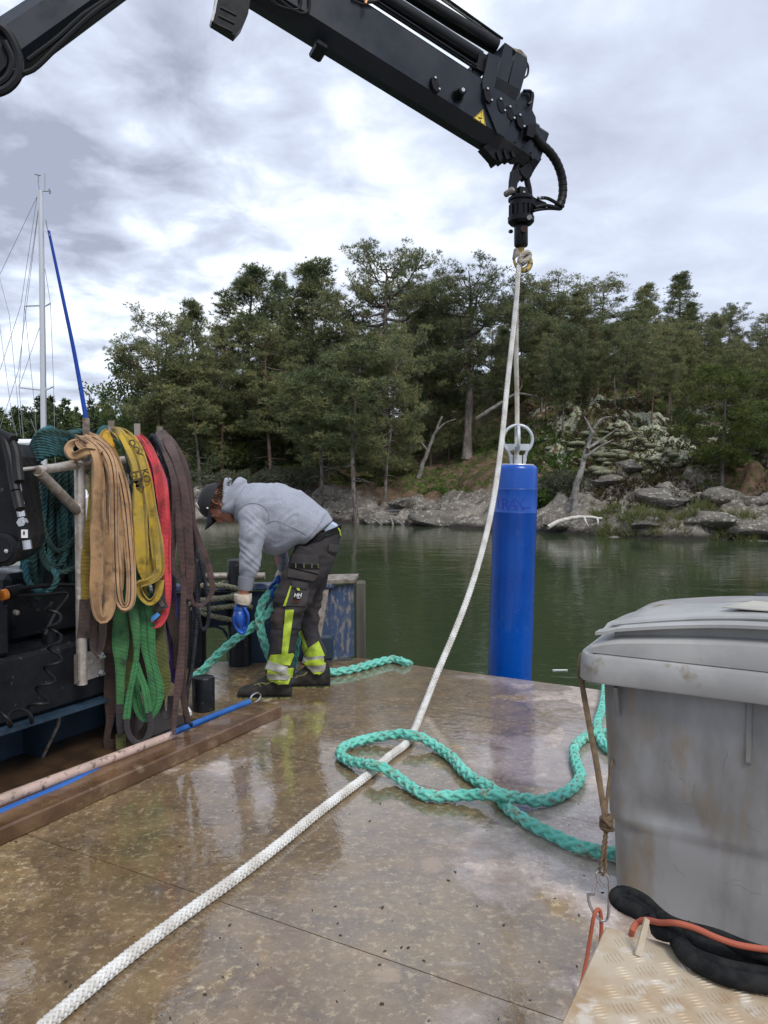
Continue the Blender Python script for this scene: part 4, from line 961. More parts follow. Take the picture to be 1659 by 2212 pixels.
# ------------------------------------------------------------------ slings and ropes on the rack
def Mstrap(name, c, c2, stripes=(), sc=(0.03, 0.02, 0.02), rib=0.0, rough=.85, wd=.05, print_=None):
    m = M(name, c, rough, c2=c2, scale=9, lo=.40, hi=.66, c3=tuple(x*.30+.008 for x in c), scale3=11, lo3=.52, hi3=.68, spec=.25, sheen=.15)
    t = m.node_tree; b = t.nodes['Principled BSDF']; K = t.links.new
    uv = t.nodes.new('ShaderNodeUVMap'); sx = t.nodes.new('ShaderNodeSeparateXYZ'); K(uv.outputs[0], sx.inputs[0])
    def ma(op, a, b_=None):
        n = t.nodes.new('ShaderNodeMath'); n.operation = op
        for i, q in enumerate((a, b_)):
            if q is None: continue
            if isinstance(q, (int, float)): n.inputs[i].default_value = q
            else: K(q, n.inputs[i])
        return n.outputs[0]
    x = ma('COSINE', ma('MULTIPLY', sx.outputs[0], 2*math.pi))
    cur = b.inputs['Base Color'].links[0].from_socket if b.inputs['Base Color'].links else None
    if stripes:
        acc = None
        for s in stripes:
            d = ma('LESS_THAN', ma('ABSOLUTE', ma('SUBTRACT', x, s)), wd); acc = d if acc is None else ma('MAXIMUM', acc, d)
        n = t.nodes.new('ShaderNodeMix'); n.data_type = 'RGBA'; K(acc, n.inputs[0]); K(cur, n.inputs[6]); n.inputs[7].default_value = (*sc, 1); K(n.outputs[2], b.inputs['Base Color'])
    nz = t.nodes.new('ShaderNodeTexNoise'); nz.inputs['Scale'].default_value = 22; nz.inputs['Detail'].default_value = 5
    co = t.nodes.new('ShaderNodeTexCoord'); mp = t.nodes.new('ShaderNodeMapping'); mp.inputs[3].default_value = (1, 1, .35); K(co.outputs['Object'], mp.inputs[0]); K(mp.outputs[0], nz.inputs['Vector'])
    h = nz.outputs[0]
    if rib: h = ma('ADD', h, ma('MULTIPLY', ma('SINE', ma('MULTIPLY', sx.outputs[1], 2*math.pi/.0068)), rib))
    bp = t.nodes.new('ShaderNodeBump'); bp.inputs['Strength'].default_value = .9; bp.inputs['Distance'].default_value = .011; K(h, bp.inputs['Height']); K(bp.outputs[0], b.inputs['Normal'])
    return m
def Z1(x, y, Y): return P(x*.2976, 877.8+y*.2976, Y)
def strap(name, pts, w, th, mat, parent, tw=0.0, fold=0.0, n=14, seed=0, step=.018, sq=.6):
    # pts: (x, y, Y[, width factor]) ; a soft flat sleeve or webbing
    p = []
    for q in pts: p.append(np.append(Z1(q[0], q[1], q[2]), q[3] if len(q) > 3 else 1.0))
    p = crom(p, step=step); wf = p[:, 3]; p = p[:, :3]; T, _, _ = frames(p); view = p-np.array([0, 0, CAMZ]); view /= np.linalg.norm(view, axis=1, keepdims=True)
    S = np.cross(T, view); S /= np.maximum(np.linalg.norm(S, axis=1, keepdims=True), 1e-6)
    for i in range(1, len(S)):
        if np.dot(S[i], S[i-1]) < 0: S[i] = -S[i]
    k = np.array([.05, .1, .2, .4, .2, .1, .05]); k /= k.sum()
    Sp = np.vstack([S[:1]]*3+[S]+[S[-1:]]*3); S = np.stack([np.convolve(Sp[:, a], k, 'valid') for a in range(3)], 1); S /= np.maximum(np.linalg.norm(S, axis=1, keepdims=True), 1e-6)
    N = np.cross(S, T); rings = []; s = np.concatenate([[0], np.cumsum(np.linalg.norm(np.diff(p, axis=0), axis=1))])
    flip = np.mean(np.sum(N*view, 1)) > 0
    if flip: N = -N
    for i in range(len(p)):
        a = tw if not callable(tw) else tw(s[i]/s[-1]); a += .18*math.sin(s[i]*5+seed)
        ca, sa = math.cos(a), math.sin(a); S_, N_ = S[i]*ca+N[i]*sa, N[i]*ca-S[i]*sa
        ring = []
        ww = w*wf[i]*(1+.10*math.sin(s[i]*9+seed*2.1)+.06*math.sin(s[i]*23+seed))*1.14
        for j in range(n):
            q = 2*math.pi*j/n; cx, sy = math.cos(q), math.sin(q)
            x_ = math.copysign(abs(cx)**sq, cx); y_ = math.copysign(abs(sy)**.8, sy)
            f = fold*(math.sin(x_*4.2+s[i]*6+seed)+.6*math.sin(x_*8+s[i]*11+seed*3))
            ring.append(p[i]+S_*x_*ww/2+N_*(y_*th*.68/2*(1+.2*math.sin(s[i]*17+j))+f*th*1.1))
        rings.append(ring)
    return MB().loft(rings, uvlen=s).mk(name, mat, parent, True, sharp=60)
Mtan = Mstrap('tan_sling', (0.36, 0.22, 0.11), (0.24, 0.145, 0.075)); Mtan2 = Mstrap('tan_striped_sling', (0.42, 0.27, 0.15), (0.29, 0.17, 0.09), (-.45, .05, .5), (0.035, 0.015, 0.012))
Myel = Mstrap('yellow_sling', (0.52, 0.29, 0.02), (0.38, 0.23, 0.03), (-.6, -.45), (0.06, 0.03, 0.01), wd=.03); Myel2 = Mstrap('yellow_webbing', (0.42, 0.30, 0.04), (0.30, 0.19, 0.04), rib=.5)
Myel3 = Mstrap('dirty_yellow_sling', (0.40, 0.27, 0.03), (0.27, 0.20, 0.05), (.35, .5, .65), (0.04, 0.02, 0.012), wd=.03)
Mgrn = Mstrap('green_webbing', (0.045, 0.19, 0.055), (0.09, 0.30, 0.10), (-.75, .75), (0.02, 0.08, 0.03), rib=.6); Mgrn2 = Mstrap('bright_green_webbing', (0.07, 0.33, 0.10), (0.05, 0.22, 0.07), (-.7, 0, .7), (0.03, 0.12, 0.05), rib=.6)
Molv = Mstrap('olive_webbing', (0.16, 0.17, 0.04), (0.09, 0.10, 0.03), rib=.5); Mgry = Mstrap('dark_sewn_eye', (0.055, 0.048, 0.05), (0.03, 0.028, 0.03), rib=.2)
Mbrn = Mstrap('mauve_brown_webbing', (0.135, 0.072, 0.066), (0.08, 0.042, 0.038), rib=.5); Mbrn2 = Mstrap('brown_webbing', (0.085, 0.045, 0.030), (0.05, 0.026, 0.018), rib=.5)
Mbrg = Mstrap('grey_brown_eye', (0.115, 0.082, 0.070), (0.075, 0.052, 0.045), rib=.2)
Mred = Mstrap('red_sling', (0.66, 0.065, 0.078), (0.45, 0.045, 0.055), rib=.15); Mred2 = Mstrap('red_striped_sling', (0.55, 0.04, 0.06), (0.35, 0.03, 0.04), (-.3, .1, .5), (0.05, 0.01, 0.02))
Mpur = Mstrap('purple_webbing', (0.11, 0.035, 0.30), (0.06, 0.02, 0.16), rib=.5)
px2 = .00069
def sling(name, label, cat, u, v, Y): return thing(name, label, cat, P(u, v, Y))
# tan round sling on the nearest pin
t = sling('round_sling', 'worn tan round sling with frayed cover and dark stripes on the nearest rack pin', 'sling', 188, 950, 3.9)
strap('loop', [(615, 225, 3.92, .8), (640, 270, 3.86), (680, 330, 3.80), (705, 420, 3.77), (708, 620, 3.75, 1.05), (704, 900, 3.74, 1.0), (700, 1200, 3.73, 1.02), (698, 1400, 3.72), (712, 1505, 3.72, .95), (745, 1550, 3.73, .85), (785, 1500, 3.75, .95), (795, 1380, 3.78), (782, 1150, 3.81), (772, 850, 3.84), (765, 600, 3.87), (740, 400, 3.90), (690, 270, 3.93), (630, 215, 3.95, .8)], 82*px2*.95, .030, Mtan, t, fold=.36, seed=1)
strap('striped_loop', [(600, 240, 3.96, .8), (690, 260, 3.93), (780, 360, 3.88), (818, 520, 3.85), (826, 800, 3.84), (832, 1100, 3.83), (845, 1350, 3.82), (870, 1440, 3.82, .85), (905, 1465, 3.83, .8), (945, 1420, 3.85, .9), (952, 1250, 3.87), (935, 950, 3.89), (912, 720, 3.92), (870, 500, 3.95), (800, 340, 3.98), (700, 240, 4.0), (620, 210, 4.0, .7)], 76*px2*.95, .026, Mtan2, t, fold=.32, seed=3)
strap('rolled_turn', [(690, 325, 3.80, .7), (620, 325, 3.78), (550, 365, 3.78, 1.1), (510, 345, 3.80, 1.1), (497, 300, 3.84, .9), (530, 265, 3.88, .8), (590, 250, 3.90, .6)], 60*px2, .022, Mtan, t, fold=.32, seed=5)
strap('rolled_turn', [(560, 228, 3.90, .5), (600, 262, 3.86, 1), (660, 300, 3.84, 1), (720, 350, 3.84, .8)], 85*px2, .03, Mtan2, t, fold=.32, seed=6)
strap('loop', [(640, 250, 3.93, .7), (720, 330, 3.89), (762, 520, 3.86), (772, 900, 3.84), (768, 1250, 3.83), (745, 1400, 3.83), (720, 1250, 3.85), (735, 900, 3.88), (730, 600, 3.90)], 48*px2, .014, Mtan2, t, fold=.32, seed=12)
strap('loop', [(700, 240, 3.98, .7), (790, 400, 3.93), (850, 620, 3.90), (872, 900, 3.88), (880, 1200, 3.87), (872, 1330, 3.87)], 44*px2, .014, Mtan, t, fold=.32, seed=14)
# yellow brown webbing hanging behind it
t = sling('webbing_sling', 'old yellow webbing sling with grey brown sewn eyes behind the tan sling', 'sling', 188, 960, 3.93)
strap('band', [(680, 380, 3.90, .4), (672, 500, 3.87, .5), (660, 750, 3.85, .55), (645, 950, 3.84, .75), (632, 1150, 3.83, .95), (625, 1400, 3.83)], 74*px2, .007, Myel2, t, seed=2)
strap('sewn_eye', [(624, 1405, 3.83), (612, 1550, 3.83), (604, 1680, 3.84)], 82*px2, .010, Mbrg, t, seed=2)
strap('band', [(735, 900, 3.9), (740, 1200, 3.9), (740, 1380, 3.9)], 60*px2, .008, Myel2, t, seed=4)
strap('sewn_eye', [(742, 1385, 3.90), (745, 1550, 3.89), (742, 1680, 3.89), (722, 1770, 3.88), (690, 1775, 3.88), (678, 1680, 3.89), (676, 1500, 3.9), (678, 1300, 3.91)], 52*px2, .012, Mbrg, t, tw=.3, seed=5)
strap('band', [(800, 1350, 3.95), (795, 1600, 3.95), (785, 1740, 3.95), (800, 1800, 3.95), (815, 1740, 3.95)], 60*px2, .010, Mbrn2, t, seed=8)
# yellow sling
t = sling('round_sling', 'yellow round sling with faded black lettering on the second rack pin', 'sling', 241, 930, 4.2)
strap('loop', [(800, 170, 4.22, .5), (770, 215, 4.16, 1.1), (790, 300, 4.12, 1.2), (850, 430, 4.06, 1.0), (895, 620, 4.02, .75), (900, 850, 4.0, .6), (885, 1100, 4.0, .6), (882, 1240, 4.0, .3)], 74*px2, .02, Myel, t, fold=.32, seed=1)
strap('loop', [(815, 165, 4.2, .4), (870, 200, 4.10, .9), (940, 330, 4.02), (990, 470, 3.96), (1010, 620, 3.93), (1018, 850, 3.91, 1.15), (1028, 1050, 3.90, 1.2), (1035, 1180, 3.90, .95), (1045, 1260, 3.90, .4)], 76*px2, .026, Myel3, t, fold=.34, seed=7)
strap('loop', [(820, 165, 4.22, .5), (900, 200, 4.15, .9), (990, 310, 4.08), (1050, 480, 4.0), (1095, 700, 3.97), (1130, 920, 3.95, .95), (1150, 1120, 3.93), (1150, 1210, 3.92, .9), (1090, 1265, 3.90, .7), (1020, 1285, 3.90, .7), (1005, 1310, 3.91, .7), (1030, 1380, 3.92, .75), (1090, 1425, 3.93, .75), (1145, 1370, 3.94, .75), (1160, 1260, 3.96, .8)], 74*px2, .026, Myel3, t, fold=.34, seed=9)
strap('loop', [(1030, 900, 4.03), (1080, 1080, 4.0, 1.3), (1110, 1200, 3.98, 1.2), (1040, 1320, 3.96, .6), (1060, 1380, 3.96, .6)], 80*px2, .012, Myel3, t, seed=4)
# lettering printed along the yellow sling
Mprint = M('black_print', (0.03, 0.025, 0.02), .8, c2=(0.12, 0.09, 0.03), scale=30)
def text(name, s, loc, X, Yv, size, mat, parent, ext=.001, shear=0.0, bold=False):
    cu = bpy.data.curves.new(name, 'FONT'); cu.body = s; cu.size = size; cu.extrude = ext; cu.align_x = 'CENTER'; cu.align_y = 'CENTER'; cu.shear = shear
    if bold: cu.offset = size*.02
    o = bpy.data.objects.new(name, cu); col.objects.link(o); bpy.context.view_layer.update()
    me = bpy.data.meshes.new_from_object(o.evaluated_get(bpy.context.evaluated_depsgraph_get())); bpy.data.objects.remove(o)
    X = np.asarray(X, float); X /= np.linalg.norm(X); Yv = np.asarray(Yv, float); Yv = Yv-X*np.dot(X, Yv); Yv /= np.linalg.norm(Yv); Zv = np.cross(X, Yv)
    V = np.array([v.co[:] for v in me.vertices]); V = np.asarray(loc)+V[:, :1]*X+V[:, 1:2]*Yv+V[:, 2:3]*Zv; F = [tuple(p.vertices) for p in me.polygons]; bpy.data.meshes.remove(me)
    return mk(name, V, F, mat, parent, smooth=False)
text('lettering', 'EM', Z1(992, 535, 3.918), Z1(1012, 600, 3.9)-Z1(985, 470, 3.9), [1, 0, .15], .078, Mprint, t, bold=True)
text('lettering', 'KO', Z1(1056, 505, 3.968), Z1(1085, 600, 3.9)-Z1(1045, 450, 3.9), [1, 0, .15], .05, Mprint, t, bold=True)
text('lettering', 'OOO', Z1(985, 318, 4.04), Z1(1020, 380, 3.9)-Z1(955, 270, 3.9), [1, 0, .3], .05, Mprint, t, bold=True)
# frayed filament bundle and thin green rope, purple end
M_fray = M('frayed_filament', (0.42, 0.38, 0.33), .9)
fr = []
for i in range(150):
    y0 = 480+rng.random()*420; x0 = 915+(y0-480)*.10+rng.normal()*12; pp = [Z1(x0, y0, 3.99)]
    for k in range(4): pp.append(pp[-1]+np.array([rng.normal()*.008, -.004, -.012+rng.normal()*.010]))
    fr.append(jtube(crom(pp, num=7), .0009, 3))
V, F = join(fr); mk('frayed_fibres', V, F, M_fray, None, label='frayed pale fibres bursting from the split yellow sling', cat='fibres', kind='stuff')
M_dgr = M('dark_green_rope', (0.018, 0.060, 0.035), .8, c2=(0.03, 0.09, 0.05), scale=20)
V, F = plait(crom([Z1(828, 240, 4.1), Z1(880, 280, 4.06), Z1(925, 380, 4.03), Z1(950, 500, 4.02), Z1(955, 640, 4.02)], num=30), .0105, .04, k=3, sides=4, spp=9); mk('cord', V, F, M_dgr, None, label='thin dark green braided cord beside the yellow sling', cat='cord')
t = sling('webbing_sling', 'purple webbing sling hanging behind the red and brown slings', 'sling', 370, 1200, 4.35)
strap('band', [(930, 400, 4.06, .4), (950, 470, 4.05), (962, 560, 4.05), (955, 640, 4.06, .5)], 50*px2, .01, Mpur, t, seed=1)
strap('band', [(1195, 520, 4.36), (1215, 800, 4.34), (1250, 1200, 4.30), (1262, 1500, 4.26), (1265, 1750, 4.24), (1258, 1900, 4.23), (1275, 2010, 4.23, .7)], 50*px2, .012, Mpur, t, seed=2)
strap('band', [(1235, 1300, 4.32), (1215, 1560, 4.28), (1205, 1750, 4.27), (1225, 1900, 4.26), (1245, 2000, 4.25)], 36*px2, .012, Mpur, t, tw=.5, seed=3)
# green webbing slings
t = sling('webbing_sling', 'straight green webbing sling with dark grey sewn end below the striped tan loop', 'sling', 258, 1200, 4.0)
strap('band', [(880, 900, 4.02), (873, 1100, 4.0), (870, 1300, 3.97), (872, 1500, 3.95), (874, 1720, 3.94), (876, 1840, 3.93, .8), (874, 1980, 3.92, .6), (872, 2160, 3.92, .55)], 94*px2, .009, Mgrn, t, seed=1)
strap('sewn_eye', [(872, 2165, 3.92), (872, 2300, 3.92), (876, 2375, 3.93)], 50*px2, .012, Mgry, t, seed=1)
strap('band', [(877, 2380, 3.95), (877, 2440, 3.95), (878, 2490, 3.95)], 58*px2, .009, Molv, t, seed=1)
t = sling('webbing_sling', 'green webbing sling ending in a wide open eye just above the pink pole', 'sling', 285, 1400, 3.95)
strap('band', [(955, 1250, 4.0), (962, 1450, 3.97), (985, 1620, 3.94, .9), (992, 1760, 3.93, .6), (985, 1880, 3.92, .5)], 70*px2, .009, Mgrn, t, seed=4)
strap('eye', [(985, 1870, 3.91), (960, 1990, 3.90), (935, 2120, 3.89), (918, 2270, 3.89)], 44*px2, .009, Mgrn2, t, seed=2)
strap('eye', [(990, 1870, 3.92), (1020, 1960, 3.92), (1055, 2060, 3.92), (1082, 2220, 3.92)], 42*px2, .009, Mgrn2, t, seed=3)
strap('sewn_eye', [(918, 2265, 3.89), (925, 2350, 3.89), (960, 2420, 3.90), (1015, 2448, 3.90), (1065, 2410, 3.91), (1092, 2330, 3.92), (1085, 2215, 3.92)], 36*px2, .012, Mgry, t, seed=3)
t = sling('webbing_sling', 'broad bright green webbing sling hanging under the yellow sling', 'sling', 310, 1300, 4.05)
strap('band', [(1010, 1200, 4.06), (1035, 1400, 4.04), (1065, 1560, 4.01), (1075, 1750, 3.99), (1110, 1920, 3.97), (1135, 2060, 3.96), (1125, 2180, 3.96, .8), (1060, 2265, 3.97, .6), (1010, 2200, 3.99, .6), (985, 2080, 4.0, .6), (975, 1950, 4.02, .6)], 96*px2, .010, Mgrn2, t, seed=6)
strap('band', [(1125, 1400, 4.10), (1150, 1620, 4.08), (1175, 1850, 4.05), (1195, 2000, 4.04), (1160, 2120, 4.03, .8)], 90*px2, .008, Molv, t, seed=7)
# red sling
t = sling('round_sling', 'bright red round sling with a small blue tag in its lower bend', 'sling', 297, 960, 4.4)
strap('loop', [(995, 215, 4.46, .5), (1010, 260, 4.38, .9), (1060, 380, 4.28, 1.1), (1110, 560, 4.2, 1.0), (1130, 800, 4.17, .7), (1110, 1050, 4.15, .6), (1090, 1250, 4.12, .6)], 78*px2, .02, Mred2, t, fold=.32, seed=2)
strap('loop', [(1015, 215, 4.46, .5), (1080, 310, 4.34, .9), (1150, 470, 4.22, 1.15), (1180, 650, 4.16, 1.1), (1200, 900, 4.12, .95), (1208, 1150, 4.08, .9), (1215, 1350, 4.05, .8), (1205, 1480, 4.03, .7), (1165, 1565, 4.02, .65), (1110, 1585, 4.02, .65), (1060, 1540, 4.03, .7), (1045, 1440, 4.05, .6)], 72*px2, .024, Mred, t, fold=.36, seed=4)
MB().prism([Z1(1095, 1530, 3.98), Z1(1140, 1495, 3.98), Z1(1163, 1515, 3.975), Z1(1125, 1550, 3.97), Z1(1098, 1566, 3.975)], (0, .004, 0)).mk('tag', M('blue_tag', (0.05, 0.22, 0.5), .5), t)
# sewn brown end with stamped number behind yellow loop
t = sling('webbing_sling', 'brown webbing sling with dark sewn end showing through the yellow loop', 'sling', 330, 1250, 4.1)
strap('band', [(1110, 1150, 4.02), (1140, 1300, 4.0), (1165, 1420, 3.99), (1180, 1475, 3.985)], 74*px2, .012, Mgry, t, seed=2)
text('stamped_number', '520', Z1(1168, 1425, 3.972), [.5, 0, -.8], [1, 0, .4], .028, M('faded_print', (0.22, 0.17, 0.13), .8), t)
# mauve-brown webbing
t = sling('webbing_sling', 'long mauve brown webbing sling draped in several bights over the last rack pin', 'sling', 346, 950, 4.6)
strap('bight', [(1150, 180, 4.7, .6), (1165, 240, 4.6), (1225, 380, 4.45), (1275, 540, 4.33), (1285, 700, 4.28), (1262, 900, 4.24, .85), (1250, 1080, 4.2, .7), (1262, 1200, 4.17, .6), (1300, 1245, 4.16, .5), (1325, 1190, 4.17, .55), (1318, 1000, 4.2), (1310, 820, 4.24), (1300, 650, 4.3)], 64*px2, .010, Mbrn, t, seed=1)
strap('bight', [(1165, 175, 4.7, .7), (1230, 280, 4.52), (1290, 420, 4.4), (1335, 600, 4.3), (1355, 800, 4.25), (1372, 1000, 4.2, .9), (1378, 1200, 4.17, .9), (1370, 1400, 4.15, .8)], 62*px2, .010, Mbrn, t, seed=3)
strap('bight', [(1185, 175, 4.7, .5), (1260, 260, 4.6, .7), (1335, 400, 4.5, .7), (1375, 600, 4.4, .7), (1400, 800, 4.33, .7), (1440, 950, 4.3, .9), (1500, 1120, 4.27, .9), (1540, 1290, 4.25, .8), (1530, 1370, 4.24, .6), (1470, 1440, 4.2, .6), (1410, 1440, 4.18, .6), (1388, 1380, 4.17, .6), (1380, 1250, 4.17, .7)], 48*px2, .010, Mbrn, t, seed=5)
strap('hanging_end', [(1300, 1150, 4.18, .7), (1330, 1300, 4.15), (1328, 1500, 4.1), (1318, 1750, 4.06), (1300, 1980, 4.02, 1.1), (1275, 2180, 4.0, .9), (1262, 2320, 3.98, .7), (1268, 2385, 3.96, .6)], 44*px2, .010, Mbrn, t, seed=7)
strap('hanging_end', [(1345, 1400, 4.18), (1350, 1600, 4.15), (1335, 1850, 4.12), (1330, 2100, 4.1), (1370, 2290, 4.08)], 40*px2, .012, Mbrn2, t, seed=8)
strap('bight', [(1175, 185, 4.68, .6), (1215, 330, 4.52), (1240, 520, 4.4), (1232, 800, 4.33), (1222, 1000, 4.3), (1235, 1120, 4.28)], 40*px2, .010, Mbrn2, t, seed=15)
strap('bight', [(1190, 178, 4.7, .6), (1300, 330, 4.55), (1380, 560, 4.44), (1402, 860, 4.38), (1408, 1150, 4.34), (1395, 1350, 4.3)], 34*px2, .010, Mbrn2, t, seed=16)
t = sling('webbing_sling', 'dark brown webbing sling reaching down to the foot plate behind the pink pole', 'sling', 240, 1450, 4.05)
strap('band', [(800, 1600, 4.06), (798, 1850, 4.05), (800, 2100, 4.04), (800, 2260, 4.03, .7), (775, 2420, 4.02, .6), (792, 2510, 4.02, .6), (815, 2420, 4.02, .5)], 74*px2, .012, Mbrn2, t, seed=5)
strap('band', [(940, 1500, 4.1), (945, 1800, 4.1), (935, 2050, 4.1), (950, 2350, 4.1, .8)], 60*px2, .010, Mbrn2, t, seed=6)
strap('band', [(1040, 1700, 4.12), (1055, 2000, 4.12), (1075, 2280, 4.08, .9), (1010, 2400, 4.05, .9), (985, 2420, 4.05, .7)], 60*px2, .010, Mbrn2, t, seed=7)
t = sling('webbing_sling', 'faded brown webbing crowded between the red sling and the mauve bights', 'sling', 340, 1200, 4.4)
strap('band', [(1160, 420, 4.5), (1200, 650, 4.42), (1230, 900, 4.36), (1235, 1200, 4.3), (1240, 1500, 4.25), (1290, 1700, 4.2), (1300, 1900, 4.18)], 70*px2, .010, Mbrn2, t, seed=11)
strap('band', [(1090, 560, 4.3), (1110, 900, 4.25), (1150, 1250, 4.2), (1170, 1600, 4.15), (1200, 1850, 4.12)], 60*px2, .010, Mbrg, t, seed=12)
t = sling('webbing_sling', 'dark olive webbing half hidden behind the tan and yellow slings', 'sling', 262, 1100, 4.15)
strap('band', [(900, 420, 4.2), (930, 700, 4.15), (940, 1000, 4.12), (930, 1300, 4.1), (925, 1600, 4.08), (940, 1850, 4.08), (930, 2100, 4.06)], 70*px2, .012, Molv, t, seed=13)
strap('band', [(860, 500, 4.22), (845, 800, 4.18), (830, 1200, 4.12), (820, 1500, 4.1)], 60*px2, .012, Mbrn2, t, seed=14)
# black soft ropes
M_brope = M('navy_black_rope', (0.012, 0.014, 0.022), .85, c2=(0.03, 0.032, 0.045), scale=25)
def brope(label, paths, r=.014, mat=M_brope):
    o = []
    for p in paths: o.append(plait(crom([Z1(*q) for q in p], step=.02), r, r*4, k=3, sides=4, spp=8))
    V, F = join(o); return mk('rope', V, F, mat, None, label=label, cat='rope')
brope('navy black braided rope doubled over beside the brown slings', [[(1110, 330, 4.75), (1095, 240, 4.7), (1110, 215, 4.66), (1150, 260, 4.6), (1200, 350, 4.5), (1240, 480, 4.42), (1255, 600, 4.38)], [(1130, 340, 4.78), (1120, 260, 4.74), (1170, 330, 4.66), (1215, 430, 4.55), (1245, 560, 4.45)], [(1115, 300, 4.8), (1150, 380, 4.7), (1190, 430, 4.6), (1225, 520, 4.5)]], .0165)
brope('black rope hanging in long bights to the deck right of the brown slings', [[(1290, 300, 4.75), (1350, 420, 4.65), (1390, 600, 4.55), (1405, 800, 4.5), (1420, 1000, 4.45), (1460, 1150, 4.42), (1495, 1320, 4.4), (1515, 1480, 4.4), (1500, 1600, 4.38), (1460, 1610, 4.36), (1440, 1500, 4.35)], [(1370, 500, 4.5), (1395, 800, 4.45), (1420, 1200, 4.4), (1430, 1500, 4.36), (1410, 1750, 4.32), (1385, 1950, 4.3), (1350, 2100, 4.28), (1340, 2250, 4.25)],
        [(1385, 600, 4.52), (1405, 1000, 4.47), (1408, 1350, 4.42), (1400, 1650, 4.38), (1390, 1850, 4.34), (1362, 2050, 4.3), (1352, 2280, 4.26), (1395, 2310, 4.25)], [(1400, 1100, 4.5), (1440, 1300, 4.47), (1425, 1560, 4.43), (1405, 1800, 4.4)]], .012)
M_strapd = M('clear_wrap', (0.10, 0.11, 0.12), .3)
strap('wrap', [(1180, 2090, 4.1), (1175, 2190, 4.1), (1205, 2260, 4.08), (1235, 2210, 4.1), (1240, 2100, 4.12)], 40*px2, .012, Mgry, sling('webbing_sling', 'short grey loop of webbing on the foot plate behind the brown end', 'sling', 355, 1500, 4.1), seed=3)
for o_ in [o for o in col.objects if o.name == 'wrap']: o_.name = 'band'
MB().cyl(P(404, 1531, 4.35), P(410, 1542, 4.3), .014, n=12).mk('taped_rope_end', M('white_tape', (0.75, 0.75, 0.72), .5), None, True, label='white taped end of the teal rope sticking out beside the stout bollard', cat='rope end')

# teal hawser heaped over the back of the rack
M_teal1 = M('petrol_rope', (0.030, 0.062, 0.056), .9, c2=(0.018, 0.036, 0.032), scale=5, c3=(0.045, 0.12, 0.13), scale3=4, lo3=.56, hi3=.66, bump=.5, bscale=150, bdist=.002, spec=.2)
M_teal2 = M('blue_teal_rope', (0.035, 0.12, 0.145), .9, c2=(0.03, 0.075, 0.075), scale=7, bump=.5, bscale=150, bdist=.002, spec=.2)
rt = thing('rope_coil', 'big coil of dark teal laid rope hanging over the left end of the rack', 'rope', P(100, 1000, 4.0))
def lr(pts, r, mat, sides=5): V, F = laid(crom(pts, step=.03), r, r*5.2, sides=sides, spp=8); mk('strand', V, F, mat, rt)
rg = np.random.default_rng(3)
for i in range(11):        # bundle over the end hook
    o = i*13; lr([Z1(165+o*.9, 1180-8*i, 4.0), Z1(195+o*.5, 800, 4.0), Z1(215+o*.35, 470, 3.96), Z1(225+o*.55, 330-i*5, 3.92+.02*i), Z1(270+o*.7, 215-i*6+8*(i % 2), 3.96+.02*i), Z1(350+o*.35, 165+i*6-8*(i % 2), 4.04+.02*i), Z1(405+o*.22, 200+i*4, 4.16), Z1(425+o*.1, 300, 4.25)], .0165, M_teal2 if i < 4 else M_teal1)
for i in range(9):         # turns over the top
    lr([Z1(215, 440-14*i, 3.92), Z1(280, 385-22*i, 3.88), Z1(380, 345-20*i, 3.88), Z1(470+8*i, 360-16*i, 3.92), Z1(520+5*i, 420, 4.0)], .0165, M_teal1 if i % 3 else M_teal2)
for i in range(8):
    lr([Z1(430+10*i, 330-i*3, 4.1), Z1(470+14*i, 215-i*4, 4.15), Z1(560+12*i, 180+i*7, 4.25), Z1(640+9*i, 215+i*6, 4.35), Z1(670+8*i, 320, 4.4)], .0165, M_teal1)
for i in range(5):
    lr([Z1(690+8*i, 300, 4.5), Z1(720+10*i, 190+i*8, 4.55), Z1(770+12*i, 155+i*10, 4.6), Z1(840+12*i, 200+i*6, 4.7), Z1(960+5*i, 240+5*i, 4.8)], .016, M_teal2 if i < 2 else M_teal1)
for i in range(30):        # hanging loops
    x0 = 190+rg.random()*350; dx = 60+rg.random()*130; yb = 1120+rg.random()*260; d = 4.03+.28*rg.random()+.05*(x0 > 400); x1 = min(x0+dx, 560)
    lr([Z1(x0, 420+rg.random()*60, d-.02), Z1(x0-6+rg.normal()*8, 700, d), Z1(x0-12+rg.normal()*10, 1000, d+.02), Z1(x0-5, yb-90, d), Z1((x0+x1)/2, yb, d-.02), Z1(x1+5, yb-90, d+.02), Z1(x1+rg.normal()*8, 900, d+.04), Z1(x1, 450, d+.05)], .0155, M_teal1)
for i in range(5): lr([Z1(235+i*12, 470, 3.95), Z1(215+i*16, 800, 3.95), Z1(195+i*14, 1100, 3.96), Z1(172+i*20, 1330, 3.97), Z1(200+i*16, 1400, 3.99), Z1(240+i*12, 1340, 4.0), Z1(260+i*8, 1000, 4.02)], .0165, M_teal2 if i < 2 else M_teal1)
lr([Z1(290, 760, 3.93), Z1(330, 930, 3.93), Z1(390, 1035, 3.93), Z1(450, 1045, 3.94), Z1(520, 990, 3.96), Z1(560, 930, 4.0)], .0155, M_teal1)
lr([Z1(280, 900, 3.93), Z1(310, 1100, 3.93), Z1(370, 1185, 3.92), Z1(460, 1205, 3.93), Z1(560, 1165, 3.97)], .0155, M_teal1)
lr([Z1(180, 1130, 3.92), Z1(200, 1260, 3.90), Z1(270, 1335, 3.89), Z1(350, 1340, 3.89), Z1(405, 1280, 3.90), Z1(405, 1215, 3.91), Z1(370, 1180, 3.93)], .0165, M_teal2)
